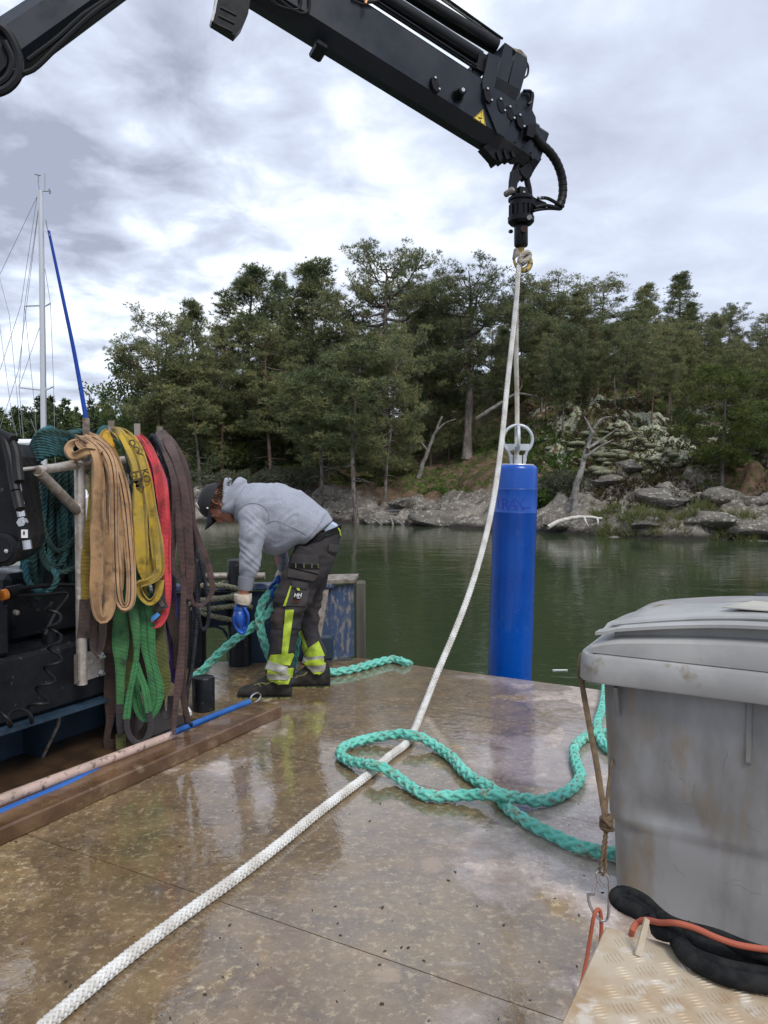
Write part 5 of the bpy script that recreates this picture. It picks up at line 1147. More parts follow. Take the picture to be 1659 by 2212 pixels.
# ------------------------------------------------------------------ crane boom
M_boom = M('crane_paint', (0.011, 0.015, 0.023), .36, c2=(0.015, 0.020, 0.029), scale=2, c3=(0.03, 0.033, 0.038), scale3=26, lo3=.70, hi3=.74, bump=.12, bscale=5, bdist=.01, rvar=.1, spec=.3)
M_boomd = M('crane_black', (0.004, 0.005, 0.007), .38, c2=(0.007, 0.008, 0.010), scale=5, rvar=.1, spec=.2)
C0 = P(545, 20, 5.6); C1 = P(1050, 330, 6.3)
cw = np.cross(C1-C0, ZA); cw[2] = 0; cw /= np.linalg.norm(cw); cw = cw if cw[1] < 0 else -cw
ce = (C1-C0); ce -= cw*np.dot(ce, cw); ce /= np.linalg.norm(ce); cn = np.cross(cw, ce); cn = cn if cn[2] > 0 else -cn
def S(u, v, o=0.0):
    d = ray(u, v); c = np.array([0, 0, CAMZ]); t = np.dot(C0+cw*o-c, cw)/np.dot(d, cw); return c+d*t
def Z4(x, y, o=0.0): return S(932.6+x*.2976, y*.2976, o)
def S2(x, y, o=0.0): return S(438.9+x*.3968, y*.3968, o)
cr = thing('loader_crane', 'black telescopic loader crane reaching over the deck from the top left corner', 'crane', S(1050, 330))
Wd = .30
def section(name, side, mat, o, ch=.085, ins=.10, wd=Wd):
    # side: 4+ points of side panel (top edge first, then bottom edge reversed); hexagonal section by chamfering under the last two
    a, b, c, d = side                                    # a top-left, b top-right, c bottom-right, d bottom-left
    wd = wd-2*(-o)
    def ring(tp, bt):
        tp = tp+cw*0; dn = -cn
        return [tp-cw*.03, tp-cw*0+dn*.03, bt, bt+dn*ch-cw*ins, bt+dn*ch-cw*(wd-ins), bt-cw*wd, tp-cw*wd+dn*.03, tp-cw*(wd-.03)]
    return MB().loft([ring(a, d), ring(b, c)]).mk(name, mat, cr)
ext = lambda p, q, k: p+(q-p)*k
tl, tr_ = S(784, 0), S(1054, 171); bl, br = S(693, 38), S(1090, 296)
# line up the corners along the axis
def along(p, s): return p+ce*s
L0 = -1.9; brx = br; blx = along(br, -np.dot(br-bl, ce)+L0)
h = np.dot(tr_-br, cn)
outer = (blx+cn*h, br+cn*h-ce*.0, br, blx)
section('outer_boom', outer, M_boom, 0.0)
secs = [(-.02, .11, 1.0), (-.04, .20, .97), (-.06, .29, .94), (-.08, .40, .90)]
for o, l, k in secs:
    b0 = br+cw*o+cn*(-o*.2)+cn*(1-k)*.2; section('inner_boom', (b0+cn*(h*k*.92)-ce*.5, b0+cn*h*k*.92+ce*l, b0+ce*l, b0-ce*.5), M_boom, o, ch=.085*k, ins=.09)
    MB().loft([[b0+ce*(l-.012)+q for q in (cn*.02+cw*.012, -cn*.085*k-cw*.09+cw*.012, -cn*(.085*k+.015)-cw*.09, cn*.02-cw*.01)], [b0+ce*(l+.004)+q for q in (cn*.02+cw*.012, -cn*.085*k-cw*.09+cw*.012, -cn*(.085*k+.015)-cw*.09, cn*.02-cw*.01)]]).mk('end_rib', M_boomd, cr)
# collar plates standing proud of the side
def plate(name, pts, th, mat, o=0.0, f=Z4): return MB().prism([f(x, y, o) for x, y in pts], -cw*th).mk(name, mat, cr)
plate('collar_plate', [(415, 378), (497, 425), (480, 505), (450, 640), (440, 680), (487, 955), (478, 970), (375, 715), (368, 590), (378, 555)], .03, M_boom, .022)
plate('collar_plate', [(532, 308), (586, 345), (583, 470), (548, 610), (528, 690), (452, 640), (482, 505), (510, 400)], .25, M_boom, -.012)
plate('collar_plate', [(622, 375), (692, 420), (697, 475), (662, 600), (640, 680), (608, 740), (530, 690), (560, 600), (585, 500), (600, 430)], .25, M_boom, -.03)
plate('collar_plate', [(665, 655), (742, 668), (745, 700), (730, 800), (755, 850), (748, 905), (700, 960), (640, 880), (610, 740)], .18, M_boom, -.05)
plate('tip_plate', [(610, 740), (755, 850), (770, 1050), (770, 1125), (735, 1158), (700, 1100), (640, 900)], .2, M_boom, -.07)
plate('black_band', [(470, 555), (640, 650), (606, 730), (452, 640)], .02, M_boomd, -.002)
plate('end_cover', [(585, 345), (650, 362), (692, 410), (690, 440), (620, 380)], .2, M_worn, -.10)
MB().tube(crom([Z4(680, 440, -.1), Z4(700, 480, -.1), Z4(696, 540, -.1), Z4(672, 565, -.1)], num=12), .009, 6).mk('guard_loop', M_boomd, cr, True)
MB().tube(crom([Z4(668, 660, -.02), Z4(720, 668, -.02), Z4(722, 740, -.02), Z4(700, 760, -.02)], num=12), .014, 8).mk('guard_loop', M_boomd, cr, True)
for x, y in ((35, 610), (415, 690), (510, 765), (578, 820), (650, 880)):
    o = .03 if x < 450 else .0
    if x > 450: o = -.005
    MB().prism([Z4(x-22+dx, y+dy, o+.012) for dx, dy in ((0, -60), (22, -52), (45, 15), (45, 50), (25, 55), (0, 30), (-12, -20), (-12, -50))], -cw*.05).mk('wear_pad', M_boomd, cr)
    for dx, dy in ((-10, -45), (20, 38)):
        p = Z4(x+dx, y+dy, o+.012); MB().lathe(p, cw, [(0, .0105), (.008, .0105), (.010, .008)], 6).mk('bolt', M_steel, cr)
p = Z4(185, 695); MB().lathe(p, cw, [(0, .055), (.006, .055), (.007, .045), (.05, .032), (.055, .034), (.10, .032), (.102, .018), (.103, .006)], 24).mk('hinge_pin', M_boomd, cr, True)
MB().lathe(p+cw*.1035, cw, [(0, .016), (.002, .015)], 16).mk('pin_head', M_steel, cr, True)
# warning triangle
tri = [(372, 795), (303, 857), (392, 915)]; Mw = M('warning_yellow', (0.75, 0.55, 0.06), .5)
plate('warning_sign', tri, .002, Mw, .006)
cx_, cy_ = 356, 856; k_ = lambda q, s: (cx_+(q[0]-cx_)*s, cy_+(q[1]-cy_)*s)
mbw = MB()
for i in range(3):
    a, b = tri[i], tri[(i+1) % 3]; mbw.prism([Z4(*k_(a, .93), .0075), Z4(*k_(b, .93), .0075), Z4(*k_(b, .84), .0075), Z4(*k_(a, .84), .0075)], -cw*.001)
mbw.prism([Z4(x, y, .0075) for x, y in ((335, 845), (345, 850), (356, 856), (368, 853), (370, 858), (355, 864), (342, 860))], -cw*.001)
mbw.prism([Z4(x, y, .0075) for x, y in ((362, 812), (365, 812), (360, 850), (357, 850))], -cw*.001)
mbw.prism([Z4(x, y, .0075) for x, y in ((350, 872), (358, 874), (357, 884), (350, 882))], -cw*.001).mk('pictogram', M_rubber, cr)
# cylinders on top of the boom
def axis_tube(name, u0, v0, u1, v1, o, r, mat, n=16): MB().cyl(ext(S(u1, v1, o), S(u0, v0, o), 3.5), S(u1, v1, o), r, n=n).mk(name, mat, cr, True)
axis_tube('extension_cylinder', 845, 8, 1036, 128, -.10, .062, M_boomd, 20)
axis_tube('extension_cylinder', 905, 0, 1072, 102, -.22, .062, M_boomd, 20)
axis_tube('pipe', 828, 20, 1026, 148, -.03, .010, M_boomd, 8); axis_tube('pipe', 833, 15, 1030, 143, -.01, .010, M_boomd, 8); axis_tube('pipe', 868, 0, 1040, 110, -.12, .010, M_steel, 8)
axis_tube('chrome_rod', 958, 0, 1080, 86, -.25, .014, M_steel, 12); axis_tube('pipe', 968, 0, 1086, 84, -.22, .010, M_boomd, 8)
plate('cylinder_head', [(345, 370), (405, 400), (385, 530), (300, 480), (335, 450)], .12, M_boomd, -.03)
plate('cylinder_saddle', [(290, 470), (370, 520), (350, 560), (290, 530)], .12, M_boomd, -.05)
plate('fitting', [(305, 350), (330, 360), (345, 385), (320, 378)], .03, M_steel, -.05)
for pl in ([(580, -10), (600, 12), (640, 22), (650, 8), (648, -12)], [(590, -12), (630, 20), (655, 30), (668, 20), (668, -12)], [(760, -8), (790, 4), (815, 2), (820, -8)]):
    MB().tube(crom([S(u, v, .02) for u, v in pl], num=18), .011, 6).mk('hose', M_rubber, cr, True)
MB().cyl(S(794, -6, .06), S(789, 8, .06), .012, n=10).mk('copper_stub', M('copper', (0.55, 0.25, 0.14), .4, metal=.8), cr, True)
# underside fittings
MB().box(S(690, 105, -.06)-cn*.02, (.10, .2, .05), ax=[ce, cw, cn], bev=.015).mk('stop_block', M_boomd, cr)
MB().prism([Z4(x, y, -.08) for x, y in ((375, 1065), (452, 1152), (470, 1165), (505, 1150), (552, 1156), (650, 1105), (610, 1045), (480, 985))], -cw*.10).mk('tip_housing', M_boomd, cr)
for k_i in range(3): MB().prism([Z4(470+k_i*50, 1100-k_i*12, -.06), Z4(486+k_i*50, 1150-k_i*8, -.06), Z4(500+k_i*50, 1172-k_i*14, -.06), Z4(510+k_i*50, 1165-k_i*14, -.06), Z4(482+k_i*50, 1090-k_i*12, -.06)], -cw*.16).mk('tip_fin', M_boomd, cr)
# curved bracket at the knuckle
kb = [(477, -30), (468, 20), (458, 46), (508, 77), (524, 58), (536, 30), (545, -30)]
MB().prism([S(u, v, .05) for u, v in kb], -cw*.08).mk('knuckle_guard', M_boomd, cr)
MB().prism([S(u, v, .054) for u, v in ((477, -30), (461, 43), (458, 46), (456, 40), (464, 10), (470, -30))], -cw*.085).mk('guard_edge', M('grey_white_paint', (0.5, 0.5, 0.5), .5), cr)
for k in range(3): MB().prism([S(u, v, .058) for u, v in ((470+k*4, 48-k*18), (504+k*4, 66-k*18), (502+k*4, 69-k*18), (468+k*4, 52-k*18))], -cw*.006).mk('slot', M_rubber, cr)
# first arm, upper left
ar = cr
a0, a1 = S(-260, 304, .05), S(420, -172, .05); ad = (a1-a0)/np.linalg.norm(a1-a0); an = np.cross(cw, ad); an = an if an[2] > 0 else -an
hx = [(.165, -.08), (.165, .08), (.07, .16), (-.10, .16), (-.16, .07), (-.16, -.07), (-.10, -.16), (.07, -.16)]
MB().loft([[a0+an*y-cw*x for y, x in hx], [a1+(an*y-cw*x)*.72 for y, x in hx]]).mk('arm', M_boom, ar)
for pl, r in (([(300, -40), (200, 30), (130, 95), (75, 148), (45, 158), (25, 150)], .017), ([(290, -40), (190, 25), (165, 45), (120, 85), (60, 130)], .015), ([(-20, 205), (15, 192), (38, 165), (41, 130), (30, 95), (10, 65), (-20, 50)], .028), ([(-20, 190), (10, 172), (24, 150), (26, 125), (10, 90)], .022)):
    MB().tube(crom([S(u, v, .22) for u, v in pl], num=26), r, 8).mk('hose', M_rubber, ar, True)
MB().prism([S(u, v, .2) for u, v in ((-60, 60), (0, 80), (18, 110), (14, 140), (0, 155), (-60, 190))], -cw*.3).mk('knuckle_block', M_boomd, ar)

# ------------------------------------------------------------------ rotator and hook
OC = -.16
hk = thing('rotator_hook', 'black hydraulic rotator with yellow swivel hook hanging from the boom tip', 'crane hook', Z4(650, 1700, OC))
def H4(x, y, o=0.0): return Z4(x, y, OC+o)
ax = lambda x, y0, y1, prof, mat, name, n=24: MB().loft([[H4(x, yy)+(np.array([math.cos(q), math.sin(q), 0]))*rr for q in np.linspace(0, 2*math.pi, n, endpoint=False)] for yy, rr in prof]).mk(name, mat, hk, True)
s4 = .2976*6.36/1660
MB().tube(crom([H4(620, 1200), H4(598, 1260), H4(590, 1330), H4(596, 1400)], num=12), .030, 10).mk('link', M_boomd, hk, True)
MB().tube(crom([H4(700, 1150), H4(712, 1230), H4(690, 1290), H4(705, 1370), H4(710, 1430)], num=14), [.034]*7+[.026]*7, 10).mk('link', M_boomd, hk, True)
MB().prism([H4(x, y, .04) for x, y in ((640, 1230), (690, 1180), (735, 1185), (715, 1270), (690, 1300), (650, 1260))], -cw*.08).mk('link_eye', M_boomd, hk)
MB().prism([H4(x, y, .03) for x, y in ((595, 1230), (650, 1225), (655, 1290), (625, 1330), (612, 1400), (580, 1400), (585, 1300))], -cw*.06).mk('forged_link', M_black, hk)
MB().prism([H4(x, y, .05) for x, y in ((640, 1350), (692, 1360), (712, 1440), (645, 1440))], -cw*.1).mk('eye_plate', M_black, hk)
MB().prism([H4(x, y, .052) for x, y in ((664, 1385), (680, 1388), (680, 1425), (664, 1422))], -cw*.002).mk('label_plate', M('dull_label', (0.4, 0.37, 0.28), .6), hk)
MB().lathe(H4(585, 1380, .05), cw, [(-.1, .026), (.0, .026), (.012, .018), (.02, .010)], 16).mk('bolt', M_worn, hk, True)
ax(648, 0, 0, [(1422, .080), (1440, .108), (1458, .108), (1466, .095), (1500, .095)], M_boomd, 'flange')
ax(648, 0, 0, [(1480, .086), (1590, .086)], M_black, 'motor_body')
for k in range(14):
    a = 2*math.pi*k/14; d = np.array([math.cos(a), math.sin(a), 0]); MB().box((H4(648, 1490)+H4(648, 1590))/2+d*.095, (.016, .026, .115), ax=[d, np.cross(ZA, d), ZA], bev=.003).mk('tie_rod', M_boomd, hk)
ax(648, 0, 0, [(1570, .100), (1580, .112), (1612, .110), (1630, .092), (1636, .06)], M_boomd, 'lower_ring')
ax(648, 0, 0, [(1620, .055), (1625, .058), (1780, .058), (1790, .052), (1797, .02)], M_boomd, 'neck', 28)
for x, y, r, m in ((710, 1580, .021, M_steel), (580, 1680, .016, M_boomd)):
    MB().cyl(H4(x-10, y, .06), H4(x, y-3, .16) if x > 600 else H4(x-3, y, .1), r, n=14).mk('pin', m, hk, True)
MB().cyl(H4(668, 1660, .03), H4(672, 1662, .11), .030, .024, 14).mk('rusty_pin', M('rusty_pin', (0.09, 0.04, 0.03), .6, c2=(0.05, 0.03, 0.025), scale=30), hk, True)
M_hook = M('yellow_hook_paint', (0.50, 0.36, 0.07), .5, c2=(0.30, 0.20, 0.06), scale=14, c3=(0.05, 0.04, 0.03), scale3=30, lo3=.55, hi3=.62)
MB().box(H4(650, 1815), (.05, .03, .085), bev=.008).mk('shank', M_hook, hk)
hp = [(652, 1830), (668, 1845), (702, 1868), (716, 1905), (700, 1945), (662, 1962), (625, 1945), (602, 1905), (596, 1872)]
MB().tube(crom([H4(x, y) for x, y in hp], num=26), np.concatenate([np.linspace(.016, .027, 13), np.linspace(.027, .009, 13)]), 10).mk('hook', M_hook, hk, True)
MB().prism([H4(x, y, .018) for x, y in ((612, 1800), (636, 1800), (638, 1850), (604, 1880), (600, 1870))], -cw*.036).mk('safety_latch', M_worn, hk)
MB().prism([H4(x, y, .09) for x, y in ((700, 1422), (740, 1430), (832, 1470), (838, 1500), (800, 1520), (742, 1540), (745, 1490), (705, 1455))], -cw*.02).mk('hose_bracket', M_boomd, hk)
# spiral wrapped hose
hpth = crom([Z4(735, 960, -.05), Z4(790, 1040, -.06), Z4(860, 1110, -.08), Z4(912, 1190, -.10), Z4(945, 1290, -.12), Z4(952, 1390, -.13), Z4(940, 1460, -.13), Z4(920, 1500, -.13)], num=150)
rr = np.array([.036+.004*((i % 10)/10) for i in range(150)]); MB().tube(hpth, rr, 12).mk('wrapped_hose', M_rubber, hk, True)
MB().tube(crom([Z4(955, 1500, -.13), Z4(900, 1470, -.1), Z4(840, 1440, -.06), Z4(790, 1436, -.05)], num=16), .015, 8).mk('hose', M_rubber, hk, True)
MB().tube(crom([Z4(940, 1515, -.13), Z4(880, 1500, -.1), Z4(820, 1490, -.06), Z4(750, 1505, -.05)], num=16), .015, 8).mk('hose', M_rubber, hk, True)
MB().tube(crom([Z4(930, 1520, -.13), Z4(860, 1515, -.1), Z4(790, 1520, -.06), Z4(740, 1530, -.05)], num=16), .012, 8).mk('hose', M_rubber, hk, True)
MB().cyl(Z4(770, 1436, -.05), Z4(805, 1436, -.05), .013, n=10).mk('fitting', M_steel, hk, True)
plate_ = MB().prism([Z4(x, y, .03) for x, y in ((700, 905), (755, 895), (758, 960), (735, 1000), (690, 980))], -cw*.1).mk('hose_guide', M_boomd, hk)

# ------------------------------------------------------------------ blue spar buoy
YB = 6.45
M_buoy = M('blue_buoy_plastic', (0.001, 0.068, 0.37), .30, c2=(0.001, 0.052, 0.30), scale=2.0, c3=(0.02, 0.085, 0.36), scale3=18, lo3=.60, hi3=.70, bump=.06, bscale=6, bdist=.01, rvar=.08, spec=.5)
by = thing('spar_buoy', 'tall blue plastic spar buoy floating just beyond the deck edge', 'buoy', P(1100, 1500, YB)*[1, 1, 0]+[0, 0, WZ])
bt_, bb = P(1115.5, 1004, YB), P(1101, 1469, YB); bd = (bb-bt_)/np.linalg.norm(bb-bt_)
Rb = 46.2*YB/1660; n_l = np.linalg.norm(bb-bt_)
ring_s = (1056-1004)*YB/1660; ring2 = (1106-1004)*YB/1660
prof = [(0, Rb*.80), (.006, Rb*.88), (.02, Rb*.965), (.04, Rb*.99), (ring_s-.012, Rb), (ring_s-.006, Rb*1.004)]
MB().lathe(bt_, bd, prof+[(ring_s-.005, Rb*.95)], 48).mk('cap', M_buoy, by, True)
MB().lathe(bt_+bd*ring_s, bd, [(-.006, Rb*.97), (-.004, Rb*1.008), (.004, Rb*1.014), (.008, Rb*1.01), (ring2-ring_s-.004, Rb*1.012), (ring2-ring_s, Rb*1.022), (ring2-ring_s+.004, Rb*1.014), (n_l*.8, Rb*1.02), (n_l+1.3, Rb*1.02)], 48).mk('body', M_buoy, by, True)
M_ridge = M('pale_blue_seam', (0.06, 0.17, 0.55), .35)
MB().tube([bt_+bd*(ring_s-.001)+Rb*1.02*np.array([math.cos(a), math.sin(a), 0]) for a in np.linspace(0, 2*math.pi, 48, endpoint=False)], .0022, 6, closed=True).mk('seam', M_ridge, by, True)
M_emb = M('embossed_blue', (0.006, 0.045, 0.34), .25)
for ch, a in (('T', -2.62), ('R', -2.18), ('A', -1.86), ('X', -1.54)):
    nrm = np.array([math.cos(a), math.sin(a), 0]); X = np.array([-math.sin(a), math.cos(a), 0]); c = bt_+bd*(ring_s+.125)+nrm*(Rb*1.012+.0005)
    text('embossed_letter', ch, c, X, -bd, .13, M_emb, by, ext=.0012)
for a, w in ((-1.28, .03), (-1.12, .045)): 
    nrm = np.array([math.cos(a), math.sin(a), 0]); X = np.array([-math.sin(a), math.cos(a), 0]); MB().box(bt_+bd*(ring_s+.15)+nrm*Rb*1.014, (w, .004, .008), ax=[X, nrm, -bd]).mk('embossed_mark', M_emb, by)
MB().lathe(bt_+bd*.002, -bd, [(-.01, Rb*.85), (.008, Rb*.80), (.009, .06)], 32).mk('top_disc', M('zinc_plate', (0.42, 0.43, 0.45), .45, metal=.5), by, True)
M_zinc = M('galvanised', (0.52, 0.55, 0.58), .45, metal=.35, c2=(0.42, 0.45, 0.48), scale=10)
Yt = YB; rc = P(1118.5, 950, Yt); rr_ = 31.5*Yt/1660
arc = [rc+rr_*np.array([math.sin(a), 0, math.cos(a)]) for a in np.linspace(-2.45, 2.45, 34)]
arc = [P(1103.5, 997, Yt), P(1103, 988, Yt)]+arc+[P(1134, 988, Yt), P(1134, 997, Yt)]
MB().tube(np.array(arc), .0135, 10).mk('ring', M_zinc, by, True)
arc2 = [rc+rr_*np.array([.12*math.sin(a)+.02, math.sin(a)*.98, math.cos(a)]) for a in np.linspace(-2.5, 2.5, 30)]
MB().tube(np.array(arc2), .0135, 10).mk('ring', M_zinc, by, True)
MB().box(P(1118, 966, Yt), (.20, .010, .055)).mk('cross_plate', M_zinc, by); MB().box(P(1118, 966, Yt)+[0, .0, 0], (.010, .2, .054)).mk('cross_plate', M_zinc, by)
MB().lathe(P(1118.5, 1003, Yt), ZA, [(0, .036), (.075, .036), (.076, .028)], 16).mk('socket', M_zinc, by, True)
for dx in (-.055, .055): MB().box(P(1118.5, 994, Yt)+[dx, 0, 0], (.02, .02, .09)).mk('socket_lug', M_zinc, by)
for u_ in (1112, 1125): MB().lathe(P(u_, 968, Yt-.02), (0, -1, 0), [(0, .014), (.012, .014)], 6).mk('bolt', M_steel, by)

# ------------------------------------------------------------------ white hoisting rope
M_white_r = M('white_rope', (0.66, 0.66, 0.64), .75, c2=(0.50, 0.48, 0.44), scale=10, c3=(0.10, 0.06, 0.09), scale3=70, lo3=.70, hi3=.74, sheen=.2)
M_white_d = M('soiled_white_rope', (0.52, 0.49, 0.44), .8, c2=(0.36, 0.31, 0.25), scale=8, sheen=.2)
Yh_ = H4(640, 1900)[1]
wr = thing('hoisting_rope', 'thick white braided rope running from the crane hook down across the deck', 'rope', H4(640, 1900))
air = [(1128, 556, Yh_), (1120, 580, Yh_-.06), (1116, 640, Yh_-.08), (1108, 720, Yh_-.14), (1096, 830, Yh_-.3), (1083, 960, Yh_-.55), (1066, 1080, Yh_-.8), (1044, 1180, Yh_-1.02), (1014, 1280, Yh_-1.25), (982, 1365, Yh_-1.46), (946, 1450, Yh_-1.7), (915, 1528, Yh_-1.93)]
pts = [P(*a) for a in air]+[G(884, 1597, .026), G(838, 1636, .020), G(795, 1674, .020), G(700, 1745, .020), G(600, 1826, .020), G(500, 1903, .020), G(385, 1985, .020), G(250, 2088, .020), G(110, 2205, .020), G(0, 2310, .020)]
V, F = plait(crom(pts, step=.02), .0208, .108, k=5, sides=5, spp=14, sr=.25, core=.74); mk('running_part', V, F, M_white_r, wr)
V, F = plait(crom([P(1132, 552, Yh_), P(1122, 578, Yh_-.04), P(1116, 640, Yh_-.04), P(1115, 760, Yh_), P(1117, 880, Yh_+.0), P(1116, 990, YB-.02)], step=.02), .0205, .11, k=5, sides=5, spp=12, sr=.25, core=.74); mk('buoy_part', V, F, M_white_d, wr)
kn = crom([H4(635, 1905, .04), H4(650, 1860, .06), H4(690, 1830, .05), H4(712, 1850, .02), H4(690, 1885, .05), H4(650, 1900, .07), H4(640, 1875, .0), H4(670, 1845, -.03), H4(700, 1865, -.02), H4(680, 1900, .0), H4(645, 1925, .02)], step=.015)
V, F = plait(kn, .021, .11, k=5, sides=4, spp=12, sr=.25, core=.74); mk('eye_splice', V, F, M_white_d, wr)

# ------------------------------------------------------------------ teal plaited hawser on the deck
M_teal = M('teal_rope', (0.12, 0.46, 0.37), .8, c2=(0.17, 0.54, 0.45), scale=10, c3=(0.20, 0.27, 0.19), scale3=16, lo3=.54, hi3=.66, bump=.5, bscale=120, bdist=.002, spec=.3, sheen=.1)
M_fleck = M('red_fleck', (0.45, 0.06, 0.09), .8)
def ZD(x, y, z=.030): return G(658.3+x*.4299, 1481.2+y*.4299, z)
def hawser(name, pts, r=.0262, label=None, parent=None, seed=1):
    p = crom(pts, step=.02); V, F = plait(p, r, r*7.0*(1+.05*seed), k=3, sides=6, spp=18, sr=.40, core=.62); o = mk(name, V, F, M_teal, parent)
    rg = np.random.default_rng(seed); T, A, B = frames(p); Vs = []; n = int(len(p)*9)
    i = rg.integers(0, len(p), n); a = rg.random(n)*6.28; nr = A[i]*np.cos(a)[:, None]+B[i]*np.sin(a)[:, None]
    b0 = p[i]+nr*r*.88; d = nr*.6+T[i]*rg.normal(size=(n, 1))*.9+rg.normal(size=(n, 3))*.4; d /= np.linalg.norm(d, axis=1, keepdims=True)
    s = np.cross(d, nr+.01); s /= np.maximum(np.linalg.norm(s, axis=1, keepdims=True), 1e-6); ln = (.006+.014*rg.random(n))[:, None]
    V = np.stack([b0-s*.0006, b0+s*.0006, b0+d*ln], 1).reshape(-1, 3); f = mk('fuzz', V, np.arange(len(V)).reshape(-1, 3), M_teal, parent, smooth=False); f['kind'] = 'stuff'
    m = int(len(p)*.35); i = rg.integers(1, len(p)-1, m); fl = MB()
    for k in i:
        a_ = rg.random()*3.14+.0; nr = A[k]*math.cos(a_*2)+B[k]*math.sin(a_*2)
        if nr[2] < -.2: nr = -nr
        fl.box(p[k]+nr*r*.985, (.010, .0035, .003), ax=[T[k]*.9+np.cross(nr, T[k])*.4, np.cross(nr, T[k]), nr])
    fm = fl.mk('marker_yarn', M_fleck, parent); fm['kind'] = 'stuff'
    return o
hw = thing('mooring_hawser', 'teal green plaited hawser in a long loop on the deck before the bin', 'rope', ZD(985, 545))
hi = .078
hawser('rope_body', [ZD(1700, 225), ZD(1560, 235), ZD(1480, 238), ZD(1405, 262), ZD(1355, 315), ZD(1368, 400), ZD(1385, 455), ZD(1325, 530), ZD(1200, 578), ZD(1100, 568, .045), ZD(1005, 552, hi), ZD(960, 548, hi), ZD(850, 548, .045), ZD(700, 555), ZD(605, 548), ZD(520, 500), ZD(440, 440, .045), ZD(375, 405, .072), ZD(330, 395, .072), ZD(225, 378, .035), ZD(178, 340), ZD(210, 300), ZD(330, 264, .035), ZD(470, 243, .06), ZD(530, 246, .072), ZD(590, 262, .06), ZD(650, 298, .035), ZD(740, 362), ZD(800, 430), ZD(870, 480), ZD(950, 520, .028), ZD(1000, 590, .028), ZD(1060, 645), ZD(1150, 702), ZD(1250, 752), ZD(1350, 800), ZD(1450, 828), ZD(1570, 845), ZD(1750, 862)], parent=hw, seed=2)
h2 = thing('mooring_hawser', 'short length of teal hawser coming over the deck edge left of the bin rim', 'rope', ZD(1490, 100))
hawser('rope_body', [ZD(1515, -60, -.08), ZD(1512, -10, .02), ZD(1505, 60), ZD(1490, 130), ZD(1470, 200), ZD(1490, 275), ZD(1530, 318), ZD(1600, 345), ZD(1750, 380)], parent=h2, seed=3)
h3 = thing('mooring_hawser', 'teal hawser held by the worker and trailing behind his boots to the deck edge', 'rope', P(583, 1280, 5.3))
Yr = 5.28
hawser('rope_body', [G(420, 1462, .03), P(440, 1446, 5.35), P(470, 1415, 5.35), P(510, 1380, 5.33), P(555, 1347, 5.32), P(585, 1318, 5.33), P(615, 1285, 5.4), P(640, 1300, 5.42), P(640, 1380, 5.42), P(630, 1450, 5.42)], r=.031, parent=h3, seed=4)
hawser('rope_body', [P(600, 1262, 5.29), P(588, 1276, 5.28), P(568, 1300, 5.27), P(560, 1335, 5.27), P(566, 1372, 5.28), P(578, 1408, 5.32), P(596, 1440, 5.4), G(620, 1459, .03), G(660, 1459, .03), G(710, 1453, .03), G(760, 1446, .03), G(815, 1431, .03), G(850, 1424, .03), G(875, 1431, .028), G(885, 1436, -.02)], r=.030, parent=h3, seed=5)
# ------------------------------------------------------------------ the worker
def W(x, y, Y): return P(384+x*.2645, 987.5+y*.2645, Y)
ZM = .2645*5.1/1660                                   # metres per drawing unit
def remeshed(name, mb, vox, smooth_it, mat, parent, post=None):
    me = bpy.data.meshes.new(name); me.from_pydata(mb.V, [], mb.F); o = bpy.data.objects.new(name, me); col.objects.link(o)
    m = o.modifiers.new('r', 'REMESH'); m.mode = 'VOXEL'; m.voxel_size = vox
    s = o.modifiers.new('s', 'SMOOTH'); s.factor = .5; s.iterations = smooth_it
    bpy.context.view_layer.update()
    me2 = bpy.data.meshes.new_from_object(o.evaluated_get(bpy.context.evaluated_depsgraph_get())); bpy.data.objects.remove(o)
    V = np.empty(len(me2.vertices)*3); me2.vertices.foreach_get('co', V); V = V.reshape(-1, 3); N = np.empty(len(V)*3); me2.vertices.foreach_get('normal', N); N = N.reshape(-1, 3)
    F = [tuple(p.vertices) for p in me2.polygons]; bpy.data.meshes.remove(me2)
    if post is not None: V = post(V, N)
    return mk(name, V, F, mat, parent, smooth=True), V, F
def ell(mb, c, r, ax=None, n=16, m=10):
    ax = np.eye(3) if ax is None else np.array(ax); c = np.asarray(c, float); rings = []
    for i in range(m+1):
        t = math.pi*(i+.0)/m; t = min(max(t, .06), math.pi-.06); rings.append([c+ax[0]*r[0]*math.sin(t)*math.cos(q)+ax[1]*r[1]*math.sin(t)*math.sin(q)+ax[2]*r[2]*math.cos(t) for q in np.linspace(0, 2*math.pi, n, endpoint=False)])
    mb.loft(rings); return mb
def limb(mb, pts, n=16):                               # pts: (x, y, Y, radius z-units, depth radius m or None)
    p = crom([np.append(W(a, b, c), [r*ZM, d if d else r*ZM]) for a, b, c, r, d in pts], step=.02)
    T, _, _ = frames(p[:, :3]); rings = []
    for i in range(len(p)):
        B = np.array([0, -1., 0]); B -= T[i]*np.dot(B, T[i]); B /= np.linalg.norm(B); A = np.cross(T[i], B)
        rings.append([p[i, :3]+A*math.cos(q)*p[i, 3]+B*math.sin(q)*p[i, 4] for q in np.linspace(0, 2*math.pi, n, endpoint=False)])
    mb.loft(rings); return p
per = thing('person', 'man bending over in grey hoodie, black cap and dark work trousers, holding a teal rope', 'person', G(650, 1498))
M_skin = M('skin', (0.52, 0.24, 0.165), .5, c2=(0.40, 0.145, 0.10), scale=14, c3=(0.34, 0.12, 0.085), scale3=40, lo3=.6, hi3=.72, bump=.12, bscale=200, bdist=.001, spec=.35)
M_hood = M('grey_marl', (0.275, 0.295, 0.345), .92, c2=(0.24, 0.255, 0.305), scale=9, c3=(0.33, 0.35, 0.40), scale3=160, lo3=.52, hi3=.6, bump=.35, bscale=300, bdist=.002, sheen=.25, spec=.15)
